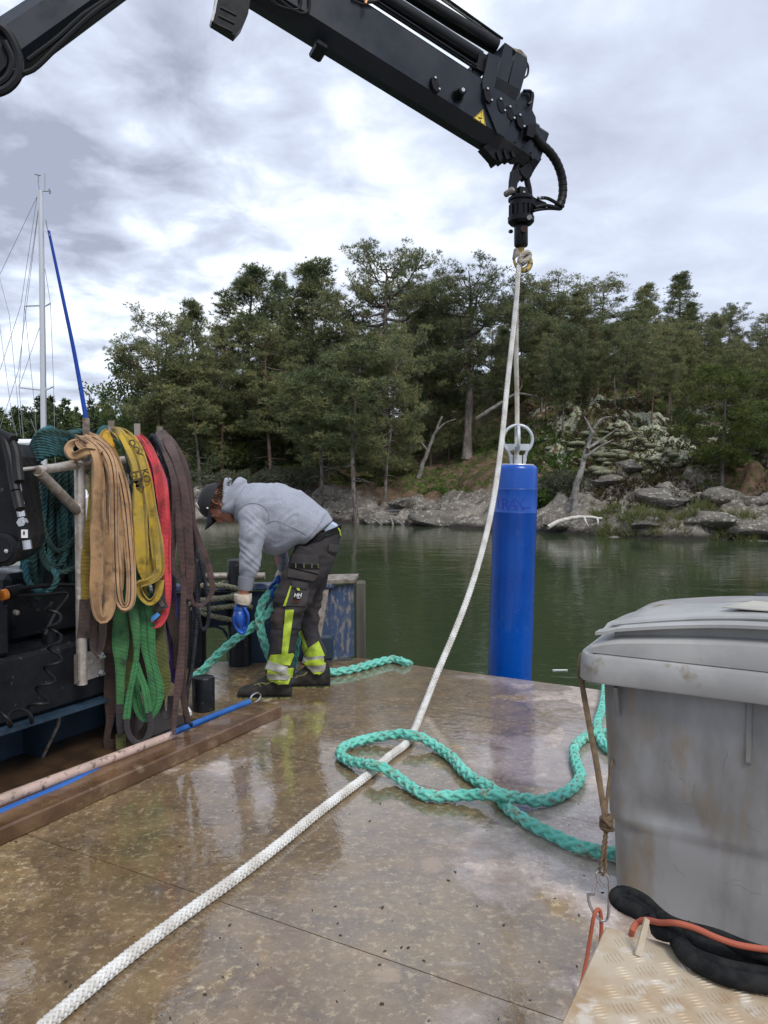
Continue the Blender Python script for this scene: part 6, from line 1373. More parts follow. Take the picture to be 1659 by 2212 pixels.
M_trs = M('charcoal_trousers', (0.030, 0.030, 0.036), .85, c2=(0.045, 0.040, 0.040), scale=6, c3=(0.060, 0.045, 0.036), scale3=14, lo3=.56, hi3=.68, bump=.4, bscale=220, bdist=.001, spec=.2)
M_hiv = M('hi_vis_yellow', (0.40, 0.54, 0.035), .6, c2=(0.24, 0.33, 0.03), scale=14, c3=(0.16, 0.22, 0.02), scale3=11, lo3=.55, hi3=.75); M_silver = M('reflective_silver', (0.42, 0.42, 0.38), .4, c2=(0.27, 0.26, 0.22), scale=18, metal=.3)
M_hair = M('brown_hair', (0.055, 0.028, 0.016), .5, c2=(0.085, 0.045, 0.024), scale=30, spec=.3)
M_cap = M('black_cap', (0.014, 0.014, 0.018), .85, bump=.3, bscale=260, bdist=.001, sheen=.1); M_glove = M('blue_glove', (0.008, 0.075, 0.38), .38, c2=(0.006, 0.05, 0.26), scale=16, c3=(0.02, 0.03, 0.05), scale3=20, lo3=.54, hi3=.68, bump=.2, bscale=80, bdist=.003)
M_cuff = M('cream_cuff', (0.58, 0.52, 0.43), .9, c2=(0.42, 0.36, 0.27), scale=24, bump=.4, bscale=160, bdist=.002)
M_boot = M('black_boot', (0.014, 0.014, 0.014), .6, spec=.3, c2=(0.04, 0.036, 0.03), scale=16, bump=.4, bscale=80, bdist=.002); M_sole = M('boot_sole', (0.012, 0.012, 0.012), .5); M_lace = M('olive_lace', (0.20, 0.21, 0.08), .8)
# head frame
Yh0 = 5.10; hc_ = W(335, 365, Yh0)
ZU = (W(336, 365, Yh0)-W(335, 365, Yh0)); ZV = (W(335, 366, Yh0)-W(335, 365, Yh0)); zu = ZU/np.linalg.norm(ZU); zv = ZV/np.linalg.norm(ZV)
ang = R(4)
Uh = -.95*zu-.31*zv; Fh = -.31*zu+.95*zv; Lh = np.cross(Uh, Fh); Lh /= np.linalg.norm(Lh)
if Lh[1] > 0: Lh = -Lh                                # towards the camera
def Hd(u, f, y=0.0): return hc_+Uh*u*ZM+Fh*f*ZM+Lh*y
HA = [Uh, Fh, Lh]
b = MB()
ell(b, Hd(32, 12), (.092, .103, .077), HA, 20, 14); ell(b, Hd(-42, 62), (.078, .058, .056), HA)
ell(b, Hd(-20, 100, 0), (.050, .028, .050), HA); ell(b, Hd(22, 116), (.020, .018, .052), HA)
b.tube([Hd(0, 128), Hd(-30, 140), Hd(-62, 158), Hd(-72, 160)], [.009, .011, .014, .010], 10); ell(b, Hd(-70, 142, .012), (.010, .012, .008), HA, 8, 6); ell(b, Hd(-70, 142, -.012), (.010, .012, .008), HA, 8, 6)
ell(b, Hd(-98, 125), (.008, .011, .022), HA, 10, 8); ell(b, Hd(-113, 123), (.009, .011, .020), HA, 10, 8); ell(b, Hd(-142, 108), (.020, .020, .026), HA, 12, 8); ell(b, Hd(-100, 92), (.045, .035, .042), HA, 12, 8)
for s_ in (-1, 1):
    b.tube([Hd(-35, 5, .058*s_), Hd(-85, 30, .052*s_), Hd(-130, 85, .028*s_), Hd(-142, 105, .008*s_)], [.020, .022, .020, .016], 10)
    ell(b, Hd(-22, 104, .034*s_), (.022, .016, .016), HA, 10, 8)
    th_ = np.linspace(0, 2*math.pi, 14, endpoint=False)
    b.tube([Hd(4+30*math.cos(q)-6*math.sin(q), -6+17*math.sin(q), (.083+.006*math.sin(q))*s_) for q in th_], .0055, 6, closed=True); ell(b, Hd(0, -2, .078*s_), (.022, .012, .006), HA, 10, 6)
limb(b, [(400, 350, Yh0, 62, .055), (440, 400, 5.11, 66, .058), (520, 420, 5.12, 80, .08), (650, 450, 5.13, 160, .14), (850, 500, 5.13, 190, .15), (1030, 540, 5.13, 120, .12), (1120, 730, 5.13, 85, .11)])
for pts in ([(600, 430, 4.97, 70, .05), (600, 600, 4.94, 60, .045), (600, 760, 4.93, 48, .04), (580, 930, 4.92, 44, .036), (545, 1070, 4.92, 42, .036), (535, 1140, 4.92, 39, .030), (515, 1240, 4.92, 40, .026)],
            [(680, 440, 5.30, 70, .05), (800, 700, 5.36, 55, .045), (855, 900, 5.35, 42, .036), (838, 970, 5.34, 36, .03), (800, 1050, 5.33, 36, .026)],
            [(1130, 760, 5.05, 105, .075), (960, 1080, 5.04, 85, .065), (905, 1230, 5.03, 72, .055), (850, 1500, 5.02, 58, .045), (832, 1800, 5.02, 46, .036), (800, 1900, 5.02, 44, .036)],
            [(1130, 780, 5.22, 100, .075), (1090, 1080, 5.25, 82, .06), (1075, 1280, 5.27, 66, .05), (1090, 1500, 5.28, 55, .045), (1130, 1740, 5.28, 44, .036), (1110, 1800, 5.28, 42, .036)]): limb(b, pts, 12)
remeshed('body', b, .0055, 3, M_skin, per)
# eyes, brows, lips
for s_ in (-1, 1):
    m_ = MB(); ell(m_, Hd(1, 111, .034*s_), (.0125, .0125, .0125), HA, 12, 8); m_.mk('eye', M('eye_white', (0.45, 0.40, 0.37), .3), per, True)
    MB().tube([Hd(14, 122, .016*s_), Hd(20, 121, .034*s_), Hd(14, 108, .052*s_)], .0035, 5).mk('eyebrow', M_hair, per, True)
    MB().tube([Hd(3, 119, .022*s_), Hd(6, 120, .034*s_), Hd(2, 110, .047*s_)], .0028, 5).mk('eyelid', M_skin, per, True)
MB().tube([Hd(-104, 118, -.024), Hd(-105, 135, 0), Hd(-104, 118, .024)], .0028, 6).mk('mouth', M('lips', (0.33, 0.095, 0.08), .5), per, True)
# cap
cm = MB(); rings = []
for i in range(13):
    t = i/12*math.pi*.5; cr_ = math.cos(t); up = math.sin(t)
    rings.append([Hd(32, 10)+Uh*(.004+.106*up)+Fh*(.117*cr_**.8)*math.cos(q)+Lh*(.091*cr_**.8)*math.sin(q)-Fh*.012*(math.cos(q) < -.6)*(1-up) for q in np.linspace(0, 2*math.pi, 28, endpoint=False)])
cm.loft(rings[:-1]+[[Hd(32, 10)+Uh*.111+Fh*.012*math.cos(q)+Lh*.01*math.sin(q) for q in np.linspace(0, 2*math.pi, 28, endpoint=False)]]).mk('cap', M_cap, per, True)
cap_o = [o for o in per.children if o.name.startswith('cap')][0]
bm_ = MB(); top = []; bot = []
for j in range(11):
    for i in range(6):
        q = (j/10-.5)*2; f = i/5; a = Fh*(.095*math.cos(q*1.0)*(1-f*.0)+f*.092*math.cos(q*.95)**.6+.010)+Lh*(.088*math.sin(q*1.05)*(1-f*.12)); dz = -.020*q*q-.012*f-.018*q*q*f+.010
        p = Hd(32, 10)+a+Uh*(dz+.004); top.append(p+Uh*.0025); bot.append(p-Uh*.0025)
n_ = 66; Fq = []
for j in range(10):
    for i in range(5): a = j*6+i; Fq += [(a, a+1, a+7, a+6), (n_+a, n_+a+6, n_+a+7, n_+a+1)]
for j in range(10): a = j*6; Fq += [(a, a+6, n_+a+6, n_+a), (a+5, n_+a+5, n_+a+11, a+11)]
for i in range(5): Fq += [(i, n_+i, n_+i+1, i+1), (60+i, 61+i, n_+61+i, n_+60+i)]
bm_.add(top+bot, Fq).mk('cap_brim', M_cap, cap_o, True)
MB().lathe(Hd(32, 10)+Uh*.109, Uh, [(0, .008), (.004, .006), (.005, .002)], 10).mk('cap_button', M_cap, cap_o, True)
M_wt = M('white_thread', (0.75, 0.75, 0.75), .6)
MB().box(W(246, 414, 5.02)-[0, .012, 0], (.010, .003, .010)).mk('cap_emblem', M_wt, cap_o)
MB().tube([W(150, 370, 5.06), W(165, 400, 5.05), W(188, 432, 5.05)], .0022, 5).mk('cap_emblem', M_wt, cap_o, True)
# hair
hs = []; rg = np.random.default_rng(8)
for i in range(420):
    f = rg.uniform(-118, 62); s_ = 1 if rg.random() < .6 else -1; u = rg.uniform(5, 46) if f > -40 else rg.uniform(-35, 46)
    if f < -70 and rg.random() < .7: s_ = rg.uniform(-1, 1)
    k = math.sqrt(max(.05, 1-((f-12)/130)**2)); y = .080*s_*k; p0 = Hd(u, f, y); o1 = Lh*.004*np.sign(s_)
    d = -Uh*rg.uniform(.02, .05)-Fh*rg.uniform(.0, .03)+rg.normal(size=3)*.006
    hs.append(jtube(crom([p0-d*.3, p0+o1, p0+d*.6+o1*1.6, p0+d+o1], num=6), np.array([.0018, .0022, .0022, .0018, .0014, .0006]), 3))
for i in range(160):      # loose bun behind
    a = rg.random()*6.28; r_ = 24*rg.random(); c = np.array([378+r_*math.cos(a), 232+1.5*r_*math.sin(a)]); w_ = 26
    hs.append(jtube(crom([W(*c, 5.10+rg.normal()*.02), W(*(c+rg.normal(size=2)*w_), 5.09+rg.normal()*.02), W(*(c+rg.normal(size=2)*w_), 5.09+rg.normal()*.02)], num=7), .0022, 3))
V, F = join(hs); mk('hair', V, F, M_hair, per)
# hoodie
b = MB(); prs = [((1268, 515), (1035, 712), .185, 5.14), ((1210, 440), (955, 738), .205, 5.14), ((1110, 350), (870, 785), .22, 5.14), ((1000, 275), (800, 800), .23, 5.14), ((880, 228), (730, 775), .235, 5.14), ((760, 208), (640, 690), .235, 5.14), ((660, 208), (560, 605), .225, 5.13), ((590, 222), (500, 525), .18, 5.12), ((530, 250), (462, 490), .12, 5.11)]
rings = []
for (a, c, dp, Y) in prs:
    A_1, C_1 = W(*a, Y), W(*c, Y); m_ = (A_1+C_1)/2; h_ = (A_1-C_1)/2
    rings.append([m_+h_*math.copysign(abs(math.cos(q))**.85, math.cos(q))+np.array([0, -dp, 0])*math.copysign(abs(math.sin(q))**.85, math.sin(q)) for q in np.linspace(0, 2*math.pi, 28, endpoint=False)])
b.loft(rings)
ell(b, W(610, 400, 4.99), (115*ZM, .085, 125*ZM))
limb(b, [(625, 400, 5.0, 105, .085), (605, 500, 4.95, 104, .082), (600, 600, 4.93, 99, .078), (598, 690, 4.925, 94, .074), (597, 770, 4.92, 88, .07), (590, 860, 4.92, 86, .066), (575, 940, 4.92, 76, .06), (566, 972, 4.92, 67, .055), (562, 980, 4.92, 60, .050), (556, 1030, 4.92, 57, .047), (550, 1078, 4.92, 54, .045)], 20)
limb(b, [(700, 450, 5.28, 110, .085), (800, 650, 5.35, 80, .07), (850, 800, 5.36, 56, .055), (862, 870, 5.355, 44, .045), (858, 935, 5.35, 38, .04)])
# hood: rolled collar round the neck and slumped bag
limb(b, [(470, 205, 5.12, 66, .10), (492, 225, 5.12, 78, .112), (488, 280, 5.12, 88, .12), (462, 340, 5.11, 90, .12), (436, 400, 5.10, 78, .11), (425, 450, 5.10, 60, .095)], 22); limb(b, [(415, 175, 5.12, 26, .075), (405, 215, 5.12, 26, .085), (400, 300, 5.11, 40, .095), (392, 380, 5.10, 44, .095)], 16); ell(b, W(530, 330, 5.12), (80*ZM, .14, 110*ZM))
cv = lambda x, c, w: np.exp(-((x-c)/w)**2)
def hood_post(V, N):
    x = (V[:, 0]/V[:, 1]*5.1)/ZM; zz_ = -(V[:, 2])/ZM
    d = np.zeros(len(V)); wy = V[:, 1]
    # folds: sleeves ring folds, back diagonal folds, waist gathers
    ox = (W(600, 600, 4.93)[0]); sl = np.exp(-((V[:, 0]-ox)/.085)**2)*(wy < 5.06)
    zt = W(600, 500, 4.93)[2]; zb = W(600, 960, 4.93)[2]; k = sstep(V[:, 2], zb-.02, zb+.05)*(1-sstep(V[:, 2], zt-.02, zt+.08))
    d += sl*k*(.0030*np.sin(V[:, 2]*95+V[:, 0]*55+3.5*np.sin(V[:, 2]*21+V[:, 0]*30)+wy*30)+.004*np.sin(V[:, 2]*48-V[:, 0]*70+wy*15))
    bk = sstep(V[:, 0], W(620, 300, 5.1)[0], W(760, 300, 5.1)[0])
    n1_ = np.array([mnoise.noise(Vector((float(a[0])*6.0+float(a[2])*3, float(a[1])*3.0, float(a[2])*9.0-float(a[0])*5))) for a in V])
    n2_ = np.array([mnoise.noise(Vector((float(a[0])*15, float(a[1])*9, float(a[2])*15))) for a in V])
    d += n1_*.011+n2_*.004+.0042*np.sin((V[:, 0]-V[:, 2]*.8)*42+n1_*9)*(n1_+.4)*(wy < 5.2)
    return V+N*d[:, None]
hood, HV, HF = remeshed('hoodie', b, .0075, 5, M_hood, per, hood_post)
def ribring(name, pts, mat, parent, n=28, rad=1.0):
    m_ = MB(); limb(m_, pts, n); return m_.mk(name, mat, parent, True)
M_rib = M('hoodie_rib', (0.20, 0.21, 0.24), .92, bump=.3, bscale=200, bdist=.002, stretch=(3, 3, .3))
ribring('cuff', [(562, 976, 4.92, 64, .054), (556, 1030, 4.92, 62, .052), (550, 1080, 4.92, 57, .048)], M_rib, hood)
ribring('cuff', [(861, 860, 5.355, 48, .049), (857, 932, 5.35, 42, .044)], M_rib, hood)
from mathutils.bvhtree import BVHTree
def bvh(V, F): return BVHTree.FromPolygons([tuple(v) for v in V], [tuple(f) for f in F])
def decal(name, quad, nu, nv, tree, mat, parent, off=.004, th=.002, Yfrom=4.4, wav=0.0):
    # quad corners in drawing units: top-left, top-right, bottom-right, bottom-left; laid on the cloth
    g = []
    for j in range(nv+1):
        for i in range(nu+1):
            s, t = i/nu, j/nv; q = [(quad[0][k]*(1-s)+quad[1][k]*s)*(1-t)+(quad[3][k]*(1-s)+quad[2][k]*s)*t for k in (0, 1)]
            o = W(q[0], q[1], Yfrom); d = o-np.array([0, 0, CAMZ]); d /= np.linalg.norm(d); h = tree.ray_cast(Vector(o), Vector(d))
            g.append((np.array(h[0]), np.array(h[1])) if h[0] is not None else None)
    ok = [x for x in g if x is not None]
    if not ok: return None
    last = ok[0]; P_ = []
    for x in g:
        if x is not None: last = x
        n = last[1] if last[1][1] < 0 else -last[1]
        P_.append((last[0]-np.array([0, off, 0])+n*off*.3, n))
    top = [p for p, n in P_]; bot = [p+np.array([0, th+.004, 0]) for p, n in P_]; n = len(top); w = nu+1; F = []
    for j in range(nv):
        for i in range(nu): a = j*w+i; F += [(a, a+w, a+w+1, a+1), (n+a, n+a+1, n+a+w+1, n+a+w)]
    for i in range(nu): F += [(i, i+1, n+i+1, n+i), (nv*w+i, n+nv*w+i, n+nv*w+i+1, nv*w+i+1)]
    for j in range(nv): F += [(j*w, n+j*w, n+j*w+w, j*w+w), (j*w+nu, j*w+w+nu, n+j*w+w+nu, n+j*w+nu)]
    return MB().add(top+bot, F).mk(name, mat, parent, True)
hbv = bvh(HV, HF)
M_seam = M('grey_seam', (0.20, 0.215, 0.255), .9)
def seam(name, pts, tree, r, mat, parent, Yfrom=4.4):
    p2 = crom([np.array([a, b_, 0.]) for a, b_ in pts], num=26); o_ = []
    for q in p2:
        o = W(q[0], q[1], Yfrom); d = o-np.array([0, 0, CAMZ]); d /= np.linalg.norm(d); h = tree.ray_cast(Vector(o), Vector(d))
        if h[0] is not None: o_.append(np.array(h[0])-np.array([0, r*.25, 0]))
    if len(o_) > 3: MB().tube(np.array(o_), r, 5).mk(name, mat, parent, True)
seam('seam', [(505, 430), (560, 385), (640, 378), (710, 410), (745, 470), (742, 540)], hbv, .0028, M_seam, hood)
seam('seam', [(720, 545), (800, 520), (900, 560), (1000, 605), (1060, 640)], hbv, .0025, M_seam, hood)
seam('seam', [(1205, 460), (1150, 560), (1080, 640), (990, 690)], hbv, .003, M_seam, hood)
seam('seam', [(455, 470), (470, 380), (520, 280), (560, 235)], hbv, .0028, M_seam, hood)
MB().prism([W(1250, 540, 5.03), W(1284, 560, 5.03), W(1298, 575, 5.03), W(1200, 640, 5.03), W(1200, 590, 5.03)], (0, .2, 0)).mk('undershirt', M('pale_blue_shirt', (0.42, 0.50, 0.62), .8), per)
# trousers
b = MB(); rings = []
for (cx, cy, hw, dp, tx, ty) in ((1192, 622, 142, .17, -.36, .28), (1165, 690, 168, .178, -.3, .2), (1130, 790, 183, .185, -.15, .1), (1095, 880, 178, .17, 0, 0)):
    rings.append([W(cx+hw*math.cos(q), cy+hw*math.cos(q)*tx, 5.13)+np.array([0, -dp*math.sin(q), 0]) for q in np.linspace(0, 2*math.pi, 24, endpoint=False)])
b.loft(rings)
limb(b, [(1125, 760, 5.06, 175, .11), (1070, 900, 5.05, 168, .10), (980, 1060, 5.04, 152, .095), (925, 1170, 5.03, 146, .09), (903, 1250, 5.03, 140, .088), (885, 1350, 5.025, 128, .085), (862, 1480, 5.02, 110, .08), (848, 1580, 5.02, 102, .075), (838, 1680, 5.02, 104, .075), (836, 1760, 5.02, 112, .08), (832, 1840, 5.02, 98, .07)], 24)
limb(b, [(1130, 780, 5.2, 170, .10), (1118, 900, 5.23, 130, .10), (1090, 1050, 5.25, 118, .09), (1068, 1200, 5.26, 105, .085), (1060, 1300, 5.27, 92, .08), (1070, 1400, 5.27, 82, .075), (1092, 1500, 5.28, 88, .075), (1110, 1600, 5.28, 96, .078), (1115, 1690, 5.28, 96, .075), (1125, 1760, 5.28, 78, .065)], 24)
def tr_post(V, N):
    n1_ = np.array([mnoise.noise(Vector((float(a[0])*8+float(a[2])*4, float(a[1])*5.0, float(a[2])*12-float(a[0])*4))) for a in V])
    n2_ = np.array([mnoise.noise(Vector((float(a[0])*20, float(a[1])*14, float(a[2])*26))) for a in V])
    k = .6+1.0*np.exp(-((V[:, 2]-.58)/.10)**2)+1.6*np.exp(-((V[:, 2]-.14)/.09)**2)
    return V+N*((n1_*.017+n2_*.008)*k)[:, None]
trs, TV, TF = remeshed('trousers', b, .0075, 4, M_trs, per, tr_post)
tb = bvh(TV, TF)
M_pock = M('pocket_cloth', (0.040, 0.038, 0.042), .85, c2=(0.055, 0.046, 0.043), scale=12, bump=.4, bscale=200, bdist=.001)
wb = []
for (cx, cy, hw, dp, tx) in ((1168, 672, 158, .172, -.33), (1186, 634, 150, .172, -.36), (1198, 600, 142, .165, -.38), (1196, 604, 128, .15, -.38)):
    wb.append([W(cx+hw*math.cos(q), cy+hw*math.cos(q)*tx, 5.13)+np.array([0, -dp*math.sin(q), 0]) for q in np.linspace(0, 2*math.pi, 28, endpoint=False)])
MB().loft(wb).mk('waistband', M_rubber, trs, True)
decal('belt', [(1195, 612), (1315, 560), (1330, 612), (1200, 650)], 8, 3, tb, M_rubber, trs, .008)
MB().tube([W(1304, 572, 5.05), W(1322, 600, 5.04), W(1331, 640, 5.05)], .005, 6).mk('hi_vis_tab', M_hiv, trs, True)
decal('holster_pocket', [(940, 790), (1150, 800), (1150, 950), (925, 900)], 10, 6, tb, M_pock, trs, .012)
decal('holster_pocket', [(905, 905), (1150, 965), (1110, 1010), (900, 975)], 10, 6, tb, M_pock, trs, .010)
decal('tool_loops', [(920, 862), (1155, 880), (1155, 912), (925, 896)], 12, 2, tb, M_rubber, trs, .017)
for x in (970, 1035, 1097, 1147): decal('loop_stitch', [(x-2, 866), (x+3, 866), (x+3, 902), (x-2, 902)], 1, 3, tb, M_lace, trs, .020)
decal('hip_pocket', [(1235, 705), (1310, 715), (1305, 780), (1228, 765)], 6, 5, tb, M_pock, trs, .009)
decal('thigh_pocket_flap', [(935, 1010), (1065, 1025), (1060, 1072), (935, 1062)], 8, 3, tb, M_pock, trs, .013)
decal('thigh_pocket', [(925, 1060), (1075, 1070), (1045, 1215), (865, 1215)], 10, 8, tb, M_pock, trs, .006)
decal('zip_trim', [(922, 1048), (932, 1050), (884, 1214), (862, 1214)], 2, 10, tb, M_hiv, trs, .010)
decal('pull_tab', [(972, 1066), (994, 1066), (1000, 1086), (982, 1086)], 2, 2, tb, M_hiv, trs, .018)
decal('badge', [(951, 1108), (1004, 1110), (1000, 1158), (946, 1158)], 3, 3, tb, M_rubber, trs, .013)
pl_ = W(978, 1132, 4.9); h_ = tb.ray_cast(Vector(pl_), Vector((0, 1, 0)))
yb_ = (h_[0][1] if h_[0] is not None else 4.95)-.020
text('badge_letters', 'HH', W(979, 1128, yb_), [1, 0, 0], [.12, 0, 1], .034, M_wt, trs, shear=.2, bold=True)
MB().prism([W(951, 1148, yb_), W(1001, 1148, yb_), W(998, 1153, yb_), W(949, 1153, yb_)], (0, .001, 0)).mk('badge_bar', M_wt, trs)
for k in range(3): MB().prism([W(947, 1163+k*9, yb_+.004), W(992, 1163+k*9, yb_+.004), W(990, 1167+k*9, yb_+.004), W(946, 1167+k*9, yb_+.004)], (0, .001, 0)).mk('badge_line', M('dark_red_print', (0.16, 0.03, 0.02), .7), trs)
decal('knee_patch', [(765, 1240), (870, 1240), (850, 1400), (757, 1400)], 6, 8, tb, M('dusty_knee', (0.055, 0.038, 0.030), .85, c2=(0.035, 0.03, 0.03), scale=20), trs, .004)
decal('hi_vis_stripe', [(880, 1246), (950, 1246), (893, 1640), (845, 1640)], 4, 22, tb, M_hiv, trs, .007)
decal('hi_vis_stripe', [(985, 1430), (1010, 1410), (1062, 1560), (1030, 1600)], 3, 9, tb, M_hiv, trs, .006)
decal('knee_seam', [(880, 1392), (1000, 1402), (1000, 1407), (880, 1397)], 6, 1, tb, M_rubber, trs, .005)
def band(name, poly_top, poly_bot, mat, off=.006, n=12):
    q = [poly_top[0], poly_top[1], poly_bot[1], poly_bot[0]]; return decal(name, q, n, 5, tb, mat, trs, off)
band('hi_vis_hem', [(760, 1615), (958, 1598)], [(735, 1680), (915, 1700)], M_hiv, .008); band('silver_band', [(738, 1660), (900, 1710)], [(716, 1722), (886, 1772)], M_silver, .012)
band('hi_vis_hem', [(716, 1725), (945, 1720)], [(712, 1775), (935, 1800)], M_hiv, .009); band('silver_band', [(716, 1762), (922, 1775)], [(760, 1815), (900, 1815)], M_silver, .013); band('hi_vis_hem', [(725, 1800), (925, 1790)], [(790, 1855), (905, 1850)], M_hiv, .009)
band('hi_vis_hem', [(1065, 1560), (1148, 1500)], [(1010, 1640), (1200, 1620)], M_hiv, .009); band('silver_band', [(1003, 1632), (1190, 1618)], [(1008, 1672), (1195, 1690)], M_silver, .012)
band('hi_vis_hem', [(1005, 1665), (1210, 1640)], [(1040, 1700), (1205, 1690)], M_hiv, .014); band('silver_band', [(1045, 1700), (1208, 1680)], [(1105, 1752), (1200, 1745)], M_silver, .012); band('hi_vis_hem', [(1090, 1745), (1203, 1715)], [(1120, 1775), (1185, 1772)], M_hiv, .010)
# gloves
def glove(wr_, plm, fingers, thumb, label_):
    m_ = MB()
    for (c, r, axv) in plm: ell(m_, c, r, axv, 14, 10)
    for f in fingers+[thumb]:
        p = crom(f, step=.008); m_.tube(p, np.linspace(.0125, .0095, len(p)), 10); ell(m_, f[0], (.0125,)*3); ell(m_, f[-1], (.0095,)*3, None, 10, 8)
    return remeshed('glove', m_, .0038, 2, M_glove, per)[0]
Yg = 4.92
fg = []
for k, (dx, yy) in enumerate(((0, -.042), (8, -.015), (4, .012), (-8, .036))):
    fg.append([W(475+dx, 1300, Yg+yy), W(462+dx, 1360-6*k, Yg+yy), W(492+dx, 1420-8*k, Yg+yy*.9), W(538+dx-4*k, 1440-14*k, Yg+yy*.8), W(556+dx-4*k, 1400-8*k, Yg+yy*.7)])
g1 = glove(None, [(W(508, 1262, Yg), (52*ZM, .040, 85*ZM), None), (W(520, 1205, Yg), (46*ZM, .034, 50*ZM), None), (W(502, 1322, Yg-.012), (56*ZM, .046, 84*ZM), None), (W(515, 1385, Yg), (36*ZM, .040, 48*ZM), None)], fg, [W(545, 1235, Yg-.03), W(574, 1290, Yg-.036), W(574, 1345, Yg-.036), W(562, 1380, Yg-.03)], '')
ribring('glove_cuff', [(531, 1118, 4.92, 70, .052), (532, 1140, 4.92, 71, .054), (531, 1178, 4.92, 70, .053), (526, 1195, 4.92, 60, .048)], M_cuff, per)
Yq = 5.30; fg = []
for k, (yy, dx) in enumerate(((-.036, 6), (-.012, 2), (.012, -2), (.034, -6))):
    fg.append([W(790+dx, 1070+8*k, Yq+yy), W(765+dx, 1090+8*k, Yq+yy-.02), W(762+dx, 1125+6*k, Yq+yy-.025), W(782+dx, 1138+4*k, Yq+yy-.01)])
glove(None, [(W(802, 1045, Yq), (36*ZM, .038, 56*ZM), None), (W(822, 1000, Yq), (32*ZM, .030, 40*ZM), None)], fg, [W(790, 1030, Yq-.03), W(762, 1050, Yq-.045), W(750, 1078, Yq-.04)], '')
ribring('glove_cuff', [(848, 940, 5.345, 40, .042), (836, 965, 5.34, 41, .043), (822, 992, 5.335, 36, .038)], M_cuff, per)
# boots
def boot(Y, st, sole_y, dx, label_, pitch=0):
    m_ = MB(); p = crom([np.array([a, t, w]) for a, t, w in st], num=26); rings = []
    for a, t, w in p:
        tp, bt2 = W(a, t, Y), W(a, sole_y-16, Y); h_ = (tp[2]-bt2[2]); rings.append([np.array([tp[0], Y, bt2[2]])+np.array([0, -w*math.copysign(abs(math.cos(q))**.7, math.cos(q)), h_*(.5+.5*math.sin(q))]) for q in np.linspace(0, 2*math.pi, 18, endpoint=False)])
    m_.loft(rings); bo = thing_part = remeshed('boot', m_, .006, 2, M_boot, per)[0]
    for nm, z0, z1, k, mt_ in (('sole', 0, 14, 1.06, M_sole), ('sole_edge', -1, 3, 1.09, M('sole_rim', (0.25, 0.27, 0.06), .6, c2=(0.03, 0.03, 0.02), scale=40))):
        poly = [(a, w*k+.002) for a, t, w in p[::2]]; zt, zb_ = W(700, sole_y-z1, Y)[2], max(W(700, sole_y-z0, Y)[2], .002)
        if nm == 'sole_edge': zb_ = .001; zt = .006
        else: zb_ = .0065
        pts = [np.array([W(a, sole_y, Y)[0], Y-w, zb_]) for a, w in poly]+[np.array([W(a, sole_y, Y)[0], Y+w, zb_]) for a, w in poly[::-1]]
        MB().prism(pts, (0, 0, max(zt-zb_, .004))).mk(nm, mt_, bo)
    return bo
b1 = boot(5.02, [(488, 1925, .020), (502, 1893, .038), (540, 1872, .048), (600, 1858, .052), (650, 1835, .052), (700, 1795, .050), (745, 1762, .048), (800, 1750, .046), (880, 1755, .045), (915, 1785, .040), (930, 1840, .030)], 1980, 0, '')
b2_ = boot(5.28, [(856, 1838, .020), (870, 1802, .038), (915, 1782, .048), (960, 1765, .050), (1010, 1730, .050), (1050, 1695, .048), (1090, 1670, .046), (1150, 1660, .045), (1205, 1662, .044), (1233, 1695, .038), (1245, 1750, .028)], 1892, 0, '')
for bo, Y, pl in ((b1, 4.975, [[(625, 1862), (680, 1845), (740, 1850), (800, 1820)], [(650, 1850), (690, 1870), (760, 1830)]]), (b2_, 5.235, [[(965, 1790), (1020, 1780), (1080, 1735)], [(940, 1800), (1000, 1800), (1060, 1760)]])):
    for q in pl: MB().tube(crom([W(x, y, Y) for x, y in q], num=12), .0028, 5).mk('lace', M_lace, bo, True)
# ------------------------------------------------------------------ grey refuse bin
M_bin = M('grey_bin_plastic', (0.26, 0.265, 0.27), .44, c2=(0.165, 0.165, 0.16), scale=4.5, c3=(0.20, 0.155, 0.105), scale3=5, lo3=.54, hi3=.68, stretch=(1, 1, .35), bump=.15, bscale=24, bdist=.004, rvar=.1)
M_lid = M('bin_lid_plastic', (0.27, 0.27, 0.265), .38, c2=(0.35, 0.35, 0.34), scale=4, c3=(0.20, 0.16, 0.11), scale3=9, lo3=.62, hi3=.72, bump=.12, bscale=30, bdist=.003, rvar=.1)
rc_ = unD(G(1256, 1412, .885)); u0, v0 = rc_[0]-.022, rc_[1]; ZR = .885
bn = thing('refuse_bin', 'large grey plastic wheeled refuse bin with domed lid, dirty and scratched, at the right edge', 'bin', D(u0+.5, v0+.4))
Wb, Db = 1.22, .68
def rrect(x0, x1, y0, y1, r, n=8):
    o = []
    for cx, cy, a in ((x1-r, y0+r, -90), (x1-r, y1-r, 0), (x0+r, y1-r, 90), (x0+r, y0+r, 180)):
        for k in range(n+1): q = R(a+90*k/n); o.append((cx+r*math.cos(q), cy+r*math.sin(q)))
    return o
def dens(poly, m=160):
    p = np.array(poly+[poly[0]]); s = np.concatenate([[0], np.cumsum(np.linalg.norm(np.diff(p, axis=0), axis=1))]); t = np.linspace(0, s[-1], m, endpoint=False); return np.stack([np.interp(t, s, p[:, 0]), np.interp(t, s, p[:, 1])], 1)
rings = []
ins = lambda z: .075+.035*(1-z/.80)
